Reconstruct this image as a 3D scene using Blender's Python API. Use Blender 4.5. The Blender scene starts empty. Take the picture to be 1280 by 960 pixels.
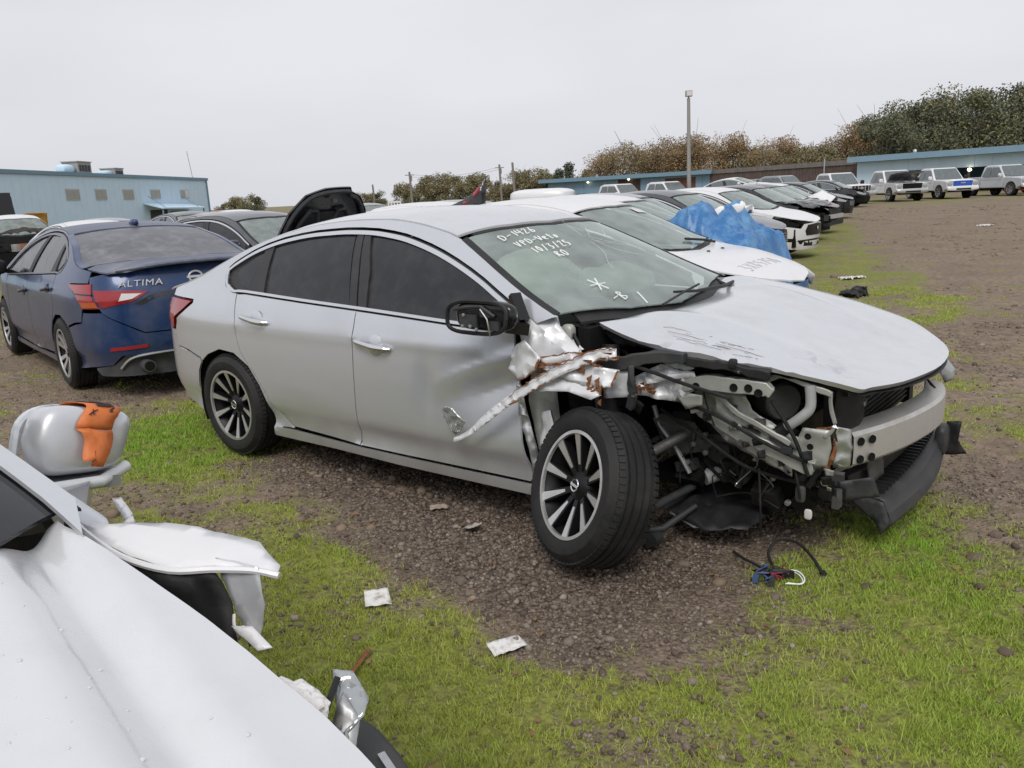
import bpy, math, random
import numpy as np
from mathutils import Vector, Matrix, geometry, noise
R = math.radians
S = bpy.context.scene
COL = S.collection
random.seed(7); rng = np.random.default_rng(7)

# ------------------------------------------------------------------ camera, light, exposure
cam = bpy.data.cameras.new('camera'); cam.sensor_width = 36; cam.lens = 36*1010.1/1280
cam.clip_start = .05; cam.clip_end = 6000
co = bpy.data.objects.new('camera', cam); COL.objects.link(co); S.camera = co
CAM_H = 1.56
co.matrix_world = Matrix.Translation((0, 0, CAM_H)) @ Matrix.Rotation(math.pi/2-.2299, 4, 'X') @ Matrix.Rotation(-.0495, 4, 'Z')
SUN_EL, SUN_AZ = R(48), R(190)          # azimuth clockwise from +Y
sun = bpy.data.lights.new('sun', 'SUN'); sun.energy = 1.4; sun.angle = R(26); sun.color = (1, .96, .91)
so = bpy.data.objects.new('sun', sun); COL.objects.link(so)
sd = Vector((math.sin(SUN_AZ)*math.cos(SUN_EL), math.cos(SUN_AZ)*math.cos(SUN_EL), math.sin(SUN_EL)))
so.rotation_euler = sd.to_track_quat('Z', 'Y').to_euler()
w = bpy.data.worlds.new('World'); S.world = w; w.use_nodes = True
nt = w.node_tree; bg = nt.nodes['Background']
sky = nt.nodes.new('ShaderNodeTexSky'); sky.sky_type = 'NISHITA'; sky.sun_disc = False
sky.sun_elevation = SUN_EL; sky.sun_rotation = SUN_AZ; sky.dust_density = 4; sky.air_density = 1.5
hs = nt.nodes.new('ShaderNodeHueSaturation'); hs.inputs['Saturation'].default_value = .12
nt.links.new(sky.outputs[0], hs.inputs['Color'])
tc = nt.nodes.new('ShaderNodeTexCoord')
mp = nt.nodes.new('ShaderNodeMapping'); mp.inputs['Scale'].default_value = (1, 1, 3.5)
cn = nt.nodes.new('ShaderNodeTexNoise'); cn.inputs['Scale'].default_value = 1.7; cn.inputs['Detail'].default_value = 3
cr = nt.nodes.new('ShaderNodeValToRGB')                      # an even stratus deck, faint soft variation
cr.color_ramp.elements[0].position = .3; cr.color_ramp.elements[0].color = (.53, .545, .585, 1)
cr.color_ramp.elements[1].position = .7; cr.color_ramp.elements[1].color = (.635, .64, .675, 1)
nt.links.new(tc.outputs['Generated'], mp.inputs[0]); nt.links.new(mp.outputs[0], cn.inputs[0]); nt.links.new(cn.outputs[0], cr.inputs[0])
sc = nt.nodes.new('ShaderNodeVectorMath'); sc.operation = 'SCALE'; sc.inputs['Scale'].default_value = 10
nt.links.new(cr.outputs[0], sc.inputs[0])
mx = nt.nodes.new('ShaderNodeMix'); mx.data_type = 'RGBA'; mx.inputs[0].default_value = .92
nt.links.new(hs.outputs[0], mx.inputs[6]); nt.links.new(sc.outputs[0], mx.inputs[7])
nt.links.new(mx.outputs[2], bg.inputs['Color']); bg.inputs['Strength'].default_value = .1
S.view_settings.view_transform = 'Standard'; S.view_settings.look = 'None'
S.view_settings.exposure = .37; S.view_settings.gamma = 1

# ------------------------------------------------------------------ materials
MT = {}
def mat(name, col, rough=.5, metal=0, spec=.5, coat=0, coat_rough=.08, var=0, vscale=8, bump=0, bscale=60,
        dirt=None, dscale=3, damt=.5, trans=0, emit=None, lowdirt=None, alpha=1):
    if name in MT: return MT[name]
    m = bpy.data.materials.new(name); m.use_nodes = True; MT[name] = m
    n = m.node_tree; L = n.links.new; b = n.nodes['Principled BSDF']
    b.inputs['Roughness'].default_value = rough; b.inputs['Metallic'].default_value = metal
    b.inputs['Specular IOR Level'].default_value = spec
    b.inputs['Coat Weight'].default_value = coat; b.inputs['Coat Roughness'].default_value = coat_rough
    b.inputs['Transmission Weight'].default_value = trans
    b.inputs['Alpha'].default_value = alpha
    c4 = (*col, 1); b.inputs['Base Color'].default_value = c4
    if emit: b.inputs['Emission Color'].default_value = (*emit[0], 1); b.inputs['Emission Strength'].default_value = emit[1]
    out = None
    tcn = n.nodes.new('ShaderNodeTexCoord')
    if var:
        t = n.nodes.new('ShaderNodeTexNoise'); t.inputs['Scale'].default_value = vscale; t.inputs['Detail'].default_value = 6
        L(tcn.outputs['Object'], t.inputs['Vector'])
        r = n.nodes.new('ShaderNodeMapRange'); r.inputs[1].default_value = .25; r.inputs[2].default_value = .75
        r.inputs[3].default_value = 1-var; r.inputs[4].default_value = 1+var; L(t.outputs[0], r.inputs[0])
        v = n.nodes.new('ShaderNodeVectorMath'); v.operation = 'SCALE'; v.inputs[0].default_value = col; L(r.outputs[0], v.inputs['Scale'])
        out = v.outputs[0]
    def mixin(fac, dcol):
        nonlocal out
        q = n.nodes.new('ShaderNodeMix'); q.data_type = 'RGBA'; L(fac, q.inputs[0])
        if out is None: q.inputs[6].default_value = c4
        else: L(out, q.inputs[6])
        q.inputs[7].default_value = (*dcol, 1); out = q.outputs[2]
    if dirt:
        t = n.nodes.new('ShaderNodeTexNoise'); t.inputs['Scale'].default_value = dscale; t.inputs['Detail'].default_value = 8; t.inputs['Roughness'].default_value = .65
        L(tcn.outputs['Object'], t.inputs['Vector'])
        r = n.nodes.new('ShaderNodeMapRange'); r.inputs[1].default_value = .45; r.inputs[2].default_value = .75; r.inputs[4].default_value = damt
        L(t.outputs[0], r.inputs[0]); mixin(r.outputs[0], dirt)
        rr = n.nodes.new('ShaderNodeMapRange'); rr.inputs[3].default_value = rough; rr.inputs[4].default_value = min(1, rough+.5); L(r.outputs[0], rr.inputs[0]); L(rr.outputs[0], b.inputs['Roughness'])
    if lowdirt:                                   # road spray: (colour, height where it ends, amount)
        sx = n.nodes.new('ShaderNodeSeparateXYZ'); L(tcn.outputs['Object'], sx.inputs[0])
        t = n.nodes.new('ShaderNodeTexNoise'); t.inputs['Scale'].default_value = 5; t.inputs['Detail'].default_value = 7; L(tcn.outputs['Object'], t.inputs['Vector'])
        ad = n.nodes.new('ShaderNodeMath'); ad.operation = 'MULTIPLY_ADD'; L(t.outputs[0], ad.inputs[0]); ad.inputs[1].default_value = -.25; L(sx.outputs[2], ad.inputs[2])
        r = n.nodes.new('ShaderNodeMapRange'); r.inputs[1].default_value = lowdirt[1]-.12; r.inputs[2].default_value = -.02; r.inputs[4].default_value = lowdirt[2]; L(ad.outputs[0], r.inputs[0])
        mixin(r.outputs[0], lowdirt[0])
    if out is not None: L(out, b.inputs['Base Color'])
    if bump:
        t = n.nodes.new('ShaderNodeTexNoise'); t.inputs['Scale'].default_value = bscale; t.inputs['Detail'].default_value = 5
        L(tcn.outputs['Object'], t.inputs['Vector'])
        u = n.nodes.new('ShaderNodeBump'); u.inputs['Strength'].default_value = bump; u.inputs['Distance'].default_value = .01
        L(t.outputs[0], u.inputs['Height']); L(u.outputs[0], b.inputs['Normal'])
        if coat: L(u.outputs[0], b.inputs['Coat Normal'])
    return m
MUD = (.16, .13, .10)
silver = mat('silver_paint', (.61, .63, .67), .30, .55, .5, 1.0, .05, dirt=(.47, .47, .475), dscale=3.2, damt=.22, lowdirt=(MUD, .36, .55), bump=.012, bscale=900)
silver_up = mat('silver_paint_wet', (.62, .635, .665), .32, .45, .5, 1.0, .07, dirt=(.46, .46, .46), dscale=7, damt=.35, bump=.04, bscale=320)
sheet_m = mat('torn_white_sheet', (.66, .67, .69), .38, .12, .5, .5, .15, dirt=(.42, .41, .40), dscale=14, damt=.5)
white_up = mat('white_paint_wet', (.70, .70, .715), .3, 0, .5, .5, .14, dirt=(.62, .61, .60), dscale=5, damt=.3, bump=.04, bscale=200)
white = mat('white_paint', (.70, .70, .71), .3, 0, .5, .6, .08, dirt=(.5, .48, .45), dscale=3, damt=.25, lowdirt=(MUD, .4, .5))
blue = mat('blue_paint', (.010, .038, .125), .3, .25, .5, .55, .1, dirt=(.17, .17, .18), dscale=2.2, damt=.42, lowdirt=(MUD, .45, .5))
blue_dusty = mat('blue_paint_dusty', (.07, .085, .14), .5, .1, .5, .3, .25, dirt=(.30, .30, .33), dscale=3, damt=.75)
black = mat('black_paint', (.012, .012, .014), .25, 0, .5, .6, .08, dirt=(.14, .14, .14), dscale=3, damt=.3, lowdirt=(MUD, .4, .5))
dgrey = mat('dark_grey_paint', (.07, .075, .085), .3, .3, .5, .6, .08, dirt=(.2, .2, .2), dscale=3, damt=.3)
grey = mat('grey_paint', (.32, .33, .35), .35, .4, .5, .6, .1, dirt=(.3, .29, .28), dscale=3, damt=.3, lowdirt=(MUD, .4, .5))
maroon = mat('maroon_paint', (.07, .02, .025), .3, .2, .5, .6, .1, dirt=(.15, .14, .14), dscale=3, damt=.3)
red = mat('red_paint', (.30, .03, .04), .35, 0, .5, .5, .1, dirt=(.3, .2, .2), dscale=3, damt=.3)
plast = mat('black_plastic', (.012, .012, .013), .5, 0, .35, dirt=(.07, .066, .062), dscale=6, damt=.4, bump=.05, bscale=150)
plast2 = mat('dark_grey_plastic', (.032, .034, .037), .5, 0, .4, dirt=(.11, .10, .092), dscale=5, damt=.5, bump=.06, bscale=120)
gloss = mat('gloss_black', (.008, .008, .009), .18, 0, .5)
pillar = mat('pillar_trim', (.02, .02, .022), .45, 0, .5, dirt=(.07, .07, .07), dscale=8, damt=.5)
void = mat('dark_cavity', (.012, .012, .012), .9, 0, .1)
tint = mat('tinted_glass', (.012, .013, .015), .10, 0, .5, dirt=(.055, .058, .062), dscale=9, damt=.4)
tint_far = mat('car_glass', (.10, .12, .125), .12, 0, .7, dirt=(.22, .24, .24), dscale=5, damt=.4)
dusty_glass = mat('dusty_rear_glass', (.10, .10, .115), .35, 0, .5, dirt=(.30, .295, .33), dscale=7, damt=.8)
chrome = mat('chrome', (.75, .75, .77), .15, 1)
dullsteel = mat('satin_steel', (.52, .53, .54), .38, .8, .5, dirt=(.28, .26, .23), dscale=7, damt=.5)
alu = mat('dusty_aluminium', (.56, .55, .53), .45, .55, .5, dirt=(.36, .33, .29), dscale=6, damt=.7, bump=.1, bscale=35)
ecoat = mat('bare_body_metal', (.42, .43, .40), .42, .35, .5, dirt=(.23, .22, .19), dscale=8, damt=.65, bump=.12, bscale=40)
greymetal = mat('cast_grey_metal', (.13, .13, .13), .5, .6, .5, dirt=(.06, .055, .05), dscale=9, damt=.7)
tyre_m = mat('tyre_rubber', (.013, .013, .014), .6, 0, .35, dirt=(.055, .050, .045), dscale=7, damt=.5, bump=.15, bscale=150)
rim_sil = mat('machined_alloy', (.62, .62, .62), .3, .75, .5, dirt=(.30, .27, .23), dscale=9, damt=.4)
rim_blk = mat('black_alloy', (.007, .007, .008), .45, 0, .3)
lamp_red = mat('red_lens', (.30, .012, .018), .15, 0, .6, .5)
lamp_clr = mat('clear_lens', (.62, .60, .60), .15, 0, .6, .5)
lamp_amb = mat('amber_lens', (.42, .09, .02), .2, 0, .6, .5)
head_lens = mat('headlamp_lens', (.35, .37, .38), .12, .2, .7, .5)
rust = mat('torn_primer', (.22, .085, .032), .75, 0, .3, var=.5, vscale=30, dirt=(.34, .20, .12), dscale=20, damt=.8, bump=.3, bscale=60)
interior = mat('interior_cloth', (.06, .06, .06), .85, 0, .3)
airbag = mat('airbag_cloth', (.80, .84, .78), .8, 0, .3, bump=.3, bscale=8)
ink = mat('white_marker', (.85, .88, .86), .7, 0, .3)
ink_dk = mat('grey_marker', (.48, .48, .49), .7, 0, .3)
paper = mat('wet_paper', (.72, .71, .68), .8, 0, .3, dirt=(.20, .14, .09), dscale=22, damt=.95)
orange = mat('orange_tape', (.62, .17, .045), .5, 0, .4, var=.2, vscale=20, bump=.4, bscale=25)
tarp_m = mat('blue_tarp', (.03, .145, .36), .32, 0, .5, dirt=(.22, .42, .62), dscale=5, damt=.75, bump=.5, bscale=9)  # dirt slot holds pale blue: highlights on the folds painted into the colour
fluff_m = mat('white_wadding', (.78, .76, .75), .95, 0, .2, bump=.8, bscale=60)
def glass_mat():
    m = bpy.data.materials.new('windscreen_glass'); m.use_nodes = True; n = m.node_tree; L = n.links.new
    n.nodes.remove(n.nodes['Principled BSDF']); o = n.nodes['Material Output']
    tr = n.nodes.new('ShaderNodeBsdfTransparent'); tr.inputs[0].default_value = (.62, .72, .66, 1)
    gl = n.nodes.new('ShaderNodeBsdfGlossy'); gl.inputs['Roughness'].default_value = .06; gl.inputs['Color'].default_value = (.95, 1, .97, 1)
    df = n.nodes.new('ShaderNodeBsdfDiffuse'); df.inputs[0].default_value = (.47, .55, .515, 1)
    fr = n.nodes.new('ShaderNodeFresnel'); fr.inputs[0].default_value = 1.75
    t = n.nodes.new('ShaderNodeTexNoise'); t.inputs['Scale'].default_value = 5; t.inputs['Detail'].default_value = 9
    tcn = n.nodes.new('ShaderNodeTexCoord'); L(tcn.outputs['Object'], t.inputs['Vector'])
    r = n.nodes.new('ShaderNodeMapRange'); r.inputs[1].default_value = .3; r.inputs[2].default_value = .8; r.inputs[3].default_value = .20; r.inputs[4].default_value = .52; L(t.outputs[0], r.inputs[0])
    a = n.nodes.new('ShaderNodeMixShader'); L(r.outputs[0], a.inputs[0]); L(tr.outputs[0], a.inputs[1]); L(df.outputs[0], a.inputs[2])
    b = n.nodes.new('ShaderNodeMixShader'); L(fr.outputs[0], b.inputs[0]); L(a.outputs[0], b.inputs[1]); L(gl.outputs[0], b.inputs[2])
    L(b.outputs[0], o.inputs['Surface']); return m
screen = glass_mat()

# ------------------------------------------------------------------ object helpers
def link(name, me, m, parent):
    o = bpy.data.objects.new(name, me); COL.objects.link(o)
    if m is not None: me.materials.append(m)
    if parent is not None: o.parent = parent
    return o
def mesh(name, V, F, m=None, parent=None, smooth=True, ang=38):
    me = bpy.data.meshes.new(name); me.from_pydata([tuple(map(float, v)) for v in V], [], F); me.validate()
    if smooth and len(me.polygons):
        me.polygons.foreach_set('use_smooth', [True]*len(me.polygons)); me.set_sharp_from_angle(angle=R(ang))
    return link(name, me, m, parent)
def np_mesh(name, V, T, m=None, parent=None, k=3, smooth=False):        # fast path: V (N,3), T (M,k)
    me = bpy.data.meshes.new(name); V = np.asarray(V, np.float32); T = np.asarray(T, np.int32)
    me.vertices.add(len(V)); me.vertices.foreach_set('co', V.ravel())
    me.loops.add(T.size); me.loops.foreach_set('vertex_index', T.ravel())
    me.polygons.add(len(T)); me.polygons.foreach_set('loop_start', np.arange(0, T.size, k, dtype=np.int32))
    me.update(calc_edges=True)
    if smooth: me.polygons.foreach_set('use_smooth', np.ones(len(T), bool))
    return link(name, me, m, parent)
def tag(o, label, cat, group=None, kind=None):
    if label: o['label'] = label
    if cat: o['category'] = cat
    if group: o['group'] = group
    if kind: o['kind'] = kind
    return o
def thing(name, label, cat, loc=(0, 0, 0), rz=0, group=None, scale=1, parent=None):
    o = bpy.data.objects.new(name, None); COL.objects.link(o); o.location = loc; o.rotation_euler = (0, 0, rz); o.scale = (scale,)*3
    o.empty_display_size = .2
    return tag(o, label, cat, group)
def copy_tree(o, parent=None):
    c = o.copy(); COL.objects.link(c)
    if parent is not None: c.parent = parent
    for ch in list(o.children): copy_tree(ch, c)
    return c
class MB:
    def __init__(s): s.V = []; s.F = []
    def add(s, V, F):
        k = len(s.V); s.V += [tuple(v) for v in V]; s.F += [tuple(i+k for i in f) for f in F]; return s
    def box(s, c, d, rot=None, taper=1):
        x, y, z = d[0]/2, d[1]/2, d[2]/2
        V = [Vector((a*x*(taper if e > 0 else 1), b*y*(taper if e > 0 else 1), e*z)) for e in (-1, 1) for a, b in ((-1, -1), (1, -1), (1, 1), (-1, 1))]
        if rot is not None:
            M = rot if isinstance(rot, Matrix) else Matrix.Rotation(rot, 3, 'Z'); V = [M @ v for v in V]
        return s.add([v+Vector(c) for v in V], [(3, 2, 1, 0), (4, 5, 6, 7), (0, 1, 5, 4), (1, 2, 6, 5), (2, 3, 7, 6), (3, 0, 4, 7)])
    def bar(s, a, b, w, h, up=(0, 0, 1)):
        a, b = Vector(a), Vector(b); d = (b-a); L = d.length
        if L < 1e-6: return s
        x = d/L; u = Vector(up); y = u.cross(x)
        if y.length < 1e-4: y = Vector((1, 0, 0)).cross(x)
        y.normalize(); z = x.cross(y)
        return s.box((a+b)/2, (L, w, h), Matrix((x, y, z)).transposed())
    def tube(s, P, r, n=8, cap=True):
        P = [Vector(p) for p in P]; rr = r if hasattr(r, '__len__') else [r]*len(P); V = []; F = []; pu = None
        for i, p in enumerate(P):
            t = (P[min(i+1, len(P)-1)]-P[max(i-1, 0)])
            if t.length < 1e-9: t = Vector((0, 0, 1))
            t.normalize()
            if pu is None: pu = t.orthogonal().normalized()
            else:
                pu = pu-t*pu.dot(t); pu = pu.normalized() if pu.length > 1e-6 else t.orthogonal().normalized()
            q = t.cross(pu)
            for k in range(n):
                a = 2*math.pi*k/n; V.append(p+(pu*math.cos(a)+q*math.sin(a))*rr[i])
        for i in range(len(P)-1):
            for k in range(n): F.append((i*n+k, i*n+(k+1) % n, (i+1)*n+(k+1) % n, (i+1)*n+k))
        if cap: F.append(tuple(range(n-1, -1, -1))); F.append(tuple(range((len(P)-1)*n, len(P)*n)))
        return s.add(V, F)
    def lathe(s, prof, n=32, M=None, closed=False):         # profile of (radius, axial); axis = local Y
        V = []; F = []; m = len(prof)
        for i in range(n):
            a = 2*math.pi*i/n
            for r, h in prof: V.append(Vector((r*math.cos(a), h, r*math.sin(a))))
        for i in range(n):
            for j in range(m if closed else m-1):
                F.append((i*m+j, ((i+1) % n)*m+j, ((i+1) % n)*m+(j+1) % m, i*m+(j+1) % m))
        if M is not None: V = [M @ v for v in V]
        return s.add(V, F)
    def prism(s, poly, ext):                                 # 3D polygon extruded along a vector
        P = [Vector(p) for p in poly]; e = Vector(ext); n = len(P)
        return s.add(P+[p+e for p in P], [tuple(range(n)), tuple(range(2*n-1, n-1, -1))]+[((i+1) % n, i, i+n, (i+1) % n+n) for i in range(n)])
    def build(s, name, m=None, parent=None, smooth=True, ang=38): return mesh(name, s.V, s.F, m, parent, smooth, ang)

def densify(P, res, closed=True):
    Q = []; n = len(P)
    for i in range(n if closed else n-1):
        a, b = np.array(P[i], float), np.array(P[(i+1) % n], float); k = max(1, int(np.ceil(np.linalg.norm(b-a)/res)))
        Q += [tuple(a+(b-a)*t/k) for t in range(k)]
    if not closed: Q.append(tuple(P[-1]))
    return Q
def smooth_line(P, n=6):                                     # Catmull-Rom through points, any dimension
    P = [np.array(p, float) for p in P]; Q = []
    for i in range(len(P)-1):
        a, b, c, d = P[max(i-1, 0)], P[i], P[i+1], P[min(i+2, len(P)-1)]
        for k in range(n):
            t = k/n; Q.append(.5*((2*b)+(c-a)*t+(2*a-5*b+4*c-d)*t*t+(3*b-a-3*c+d)*t**3))
    Q.append(P[-1]); return [tuple(q) for q in Q]
def inpoly(P, X, Y):
    P = np.array(P); c = np.zeros(np.shape(X), bool); j = len(P)-1
    for i in range(len(P)):
        xi, yi, xj, yj = *P[i], *P[j]
        with np.errstate(divide='ignore', invalid='ignore'):
            c ^= ((yi > Y) != (yj > Y)) & (X < (xj-xi)*(Y-yi)/(yj-yi+1e-12)+xi)
        j = i
    return c
def shrink(P, g):
    P = np.array(P); a = P-np.roll(P, 1, 0); b = np.roll(P, -1, 0)-P
    area = .5*np.sum(P[:, 0]*np.roll(P[:, 1], -1)-np.roll(P[:, 0], -1)*P[:, 1]); sg = 1 if area > 0 else -1
    na = np.stack([-a[:, 1], a[:, 0]], 1); nb = np.stack([-b[:, 1], b[:, 0]], 1)
    na /= np.linalg.norm(na, axis=1)[:, None]+1e-9; nb /= np.linalg.norm(nb, axis=1)[:, None]+1e-9
    d = na+nb; d /= np.maximum(np.linalg.norm(d, axis=1)[:, None], .6)
    return P+d*g*sg
def tri_fill(P, res):
    P = [tuple(p) for p in P]; n = len(P); A = np.array(P); lo, hi = A.min(0), A.max(0)
    pts = list(P)
    gx = np.arange(lo[0]+res*.5, hi[0], res); gy = np.arange(lo[1]+res*.5, hi[1], res)
    if len(gx) and len(gy):
        X, Y = np.meshgrid(gx, gy); X = X+(np.arange(len(gy)) % 2)[:, None]*res*.5; X, Y = X.ravel(), Y.ravel(); k = inpoly(P, X, Y); X, Y = X[k], Y[k]
        if len(X):
            dm = np.full(len(X), 1e9)
            for p, q in zip(A, np.roll(A, -1, 0)):
                d = q-p; t = np.clip(((X-p[0])*d[0]+(Y-p[1])*d[1])/(d@d+1e-12), 0, 1)
                dm = np.minimum(dm, np.hypot(X-p[0]-t*d[0], Y-p[1]-t*d[1]))
            pts += [(x, y) for x, y, e in zip(X, Y, dm) if e > res*.45]
    r = geometry.delaunay_2d_cdt([Vector(p) for p in pts], [(i, (i+1) % n) for i in range(n)], [], 1, 1e-6)
    return np.array([tuple(v) for v in r[0]]), [tuple(f) for f in r[2]]
def panel(name, outline, fn, m, parent, res=.06, t=.012, gap=.0035, flip=False, sub=None):
    """sheet-metal panel: outline in the 2D space of fn(u, v, depth) -> xyz, with a folded edge of depth t"""
    P = densify([tuple(p) for p in outline], res*.7)
    if gap: P = [tuple(p) for p in shrink(P, gap)]
    U, F = tri_fill(P, res)
    V = fn(U[:, 0], U[:, 1], np.zeros(len(U)))
    n0 = len(U); A = np.array(P)
    e0 = fn(A[:, 0], A[:, 1], np.zeros(len(A))); e1 = fn(A[:, 0], A[:, 1], np.full(len(A), t))
    ar = .5*np.sum(A[:, 0]*np.roll(A[:, 1], -1)-np.roll(A[:, 0], -1)*A[:, 1])
    k = len(A); E = []
    for i in range(k):
        j = (i+1) % k; f = (n0+i, n0+k+i, n0+k+j, n0+j)
        E.append(f if ar > 0 else f[::-1])
    fl = []
    for f in F:
        a, b, c = (U[q] for q in f[:3]); s = (b[0]-a[0])*(c[1]-a[1])-(b[1]-a[1])*(c[0]-a[0])
        fl.append(f if s > 0 else f[::-1])
    F = fl+E
    if flip: F = [f[::-1] for f in F]
    return mesh(name, np.concatenate([V, e0, e1]), F, m, parent, True, 40)
def fold(x, y, seed=0):                                       # crumpled-sheet height field, about -1..1
    h = 0; a = 1; f = 1
    for k in range(3):
        th = seed*1.7+k*2.1; v = noise.noise(Vector((x*f+seed*3.1, y*f-seed*1.3, k*7.7)))
        h += a*(1-2*abs(v)*1.6)*.5; a *= .5; f *= 2.1
    return h-.4
def sheet(name, outline, m, parent, res=.02, amp=.01, fs=12, seed=1, t=.0015, bulge=0, inner=()):
    """bent sheet through a 3D outline: interior heights by inverse-distance weighting plus folds; thickness t"""
    P = np.array(densify([tuple(p) for p in outline], res), float); c = P.mean(0)
    u, s, vt = np.linalg.svd(P-c); ex, ey, ez = vt
    if np.dot(ez, np.array([4.58, -3.63, 1.56])-c) < 0: ez = -ez
    ey = np.cross(ez, ex)
    A = np.stack([(P-c) @ ex, (P-c) @ ey], 1); H = (P-c) @ ez
    ctl = A; hc = H
    if len(inner):
        I = np.array(inner, float)-c; ctl = np.concatenate([A, np.repeat(np.stack([I @ ex, I @ ey], 1), 6, 0)]); hc = np.concatenate([H, np.repeat(I @ ez, 6)])
    U, F = tri_fill([tuple(a) for a in A], res)
    d2 = ((U[:, None, :]-ctl[None])**2).sum(2)+1e-7; wgt = d2**-1.5; Z = (wgt*hc).sum(1)/wgt.sum(1)
    dm = np.sqrt(((U[:, None, :]-A[None])**2).sum(2).min(1)); sc_ = max(A.max(0)-A.min(0))
    Z = Z+np.array([amp*fold(x*fs, y*fs, seed) for x, y in U])+bulge*(1-np.exp(-dm/(.2*sc_)))
    V = c+U[:, :1]*ex+U[:, 1:]*ey+Z[:, None]*ez
    F2 = []
    for f in F:
        a, b, d = (U[q] for q in f[:3]); F2.append(f if (b[0]-a[0])*(d[1]-a[1])-(b[1]-a[1])*(d[0]-a[0]) > 0 else f[::-1])
    o = mesh(name, V, F2, m, parent, True, 28)
    md = o.modifiers.new('solid', 'SOLIDIFY'); md.thickness = t; md.offset = -1
    return o
# ------------------------------------------------------------------ car bodies
def table(pts, n=500):
    P = sorted(pts); x = np.array([p[0] for p in P], float); y = np.array([p[1:] for p in P], float)
    d = np.diff(x)[:, None]; sl = np.diff(y, axis=0)/d
    m = np.zeros_like(y); m[0], m[-1] = sl[0], sl[-1]
    for i in range(1, len(x)-1):
        a, b = sl[i-1], sl[i]; wa, wb = 2*(x[i+1]-x[i])+(x[i]-x[i-1]), (x[i+1]-x[i])+2*(x[i]-x[i-1])
        with np.errstate(divide='ignore', invalid='ignore'):
            h = (wa+wb)/(wa/a+wb/b)
        m[i] = np.where(a*b > 0, h, 0)
    X = np.linspace(x[0], x[-1], n); k = np.clip(np.searchsorted(x, X, 'right')-1, 0, len(x)-2)
    h = (x[k+1]-x[k])[:, None]; t = ((X-x[k])[:, None])/h
    Y = (2*t**3-3*t**2+1)*y[k]+(t**3-2*t**2+t)*h*m[k]+(-2*t**3+3*t**2)*y[k+1]+(t**3-t**2)*h*m[k+1]
    return X, Y
PLAN = [(-1.80, -1.115, 0), (-1.62, -1.112, .17), (-1.42, -1.095, .37), (-1.2, -1.035, .58), (-1.02, -.93, .735), (-.8, -.755, .838), (-.5, -.475, .888), (-.2, -.19, .907), (.2, .2, .915), (1.3, 1.3, .916), (2.4, 2.4, .915), (2.7, 2.7, .908), (2.95, 2.95, .885), (3.2, 3.19, .832), (3.4, 3.365, .742), (3.6, 3.515, .61), (3.8, 3.62, .44), (4.02, 3.69, .23), (4.25, 3.715, 0)]
INSET = [(.10, .10), (.16, .06), (.20, .034), (.235, .028), (.256, .030), (.268, .044), (.33, .040), (.375, .020), (.42, .004), (.50, .0), (.62, .001), (.76, .006), (.83, .010), (.86, .008), (.90, .018), (.95, .032), (1.0, .05), (1.06, .078), (1.2, .155), (1.3, .22), (1.4, .30), (1.45, .352), (1.5, .42)]
RAIL = [(-1.2, .98), (-1.0, 1.01), (-.8, 1.05), (-.6, 1.088), (-.4, 1.14), (-.2, 1.215), (0, 1.292), (.2, 1.358), (.4, 1.405), (.7, 1.448), (1.0, 1.463), (1.2, 1.462), (1.45, 1.44), (1.62, 1.412), (1.8, 1.372), (1.97, 1.30), (2.16, 1.21), (2.34, 1.125), (2.55, 1.04), (2.7, .985), (3.0, .93), (3.2, .878), (3.4, .815), (3.6, .735), (3.8, .65)]
CENT = [(-1.25, .96), (-1.12, 1.05), (-1.0, 1.10), (-.8, 1.115), (-.62, 1.125), (-.4, 1.205), (-.2, 1.293), (0, 1.372), (.2, 1.434), (.42, 1.475), (.7, 1.503), (1.0, 1.515), (1.3, 1.511), (1.6, 1.486), (1.8, 1.452), (2.0, 1.375), (2.2, 1.28), (2.4, 1.175), (2.6, 1.07), (2.72, 1.0), (2.78, .985), (3.0, .96), (3.3, .895), (3.5, .835), (3.65, .765), (3.72, .70), (3.8, .6)]
def arch(cx, r0, r1=None, n=11, a0=-22, a1=202):
    return [(cx+r0*math.cos(R(a)), .345+r0*math.sin(R(a))*.98) for a in np.linspace(a1, a0, n)]
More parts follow.
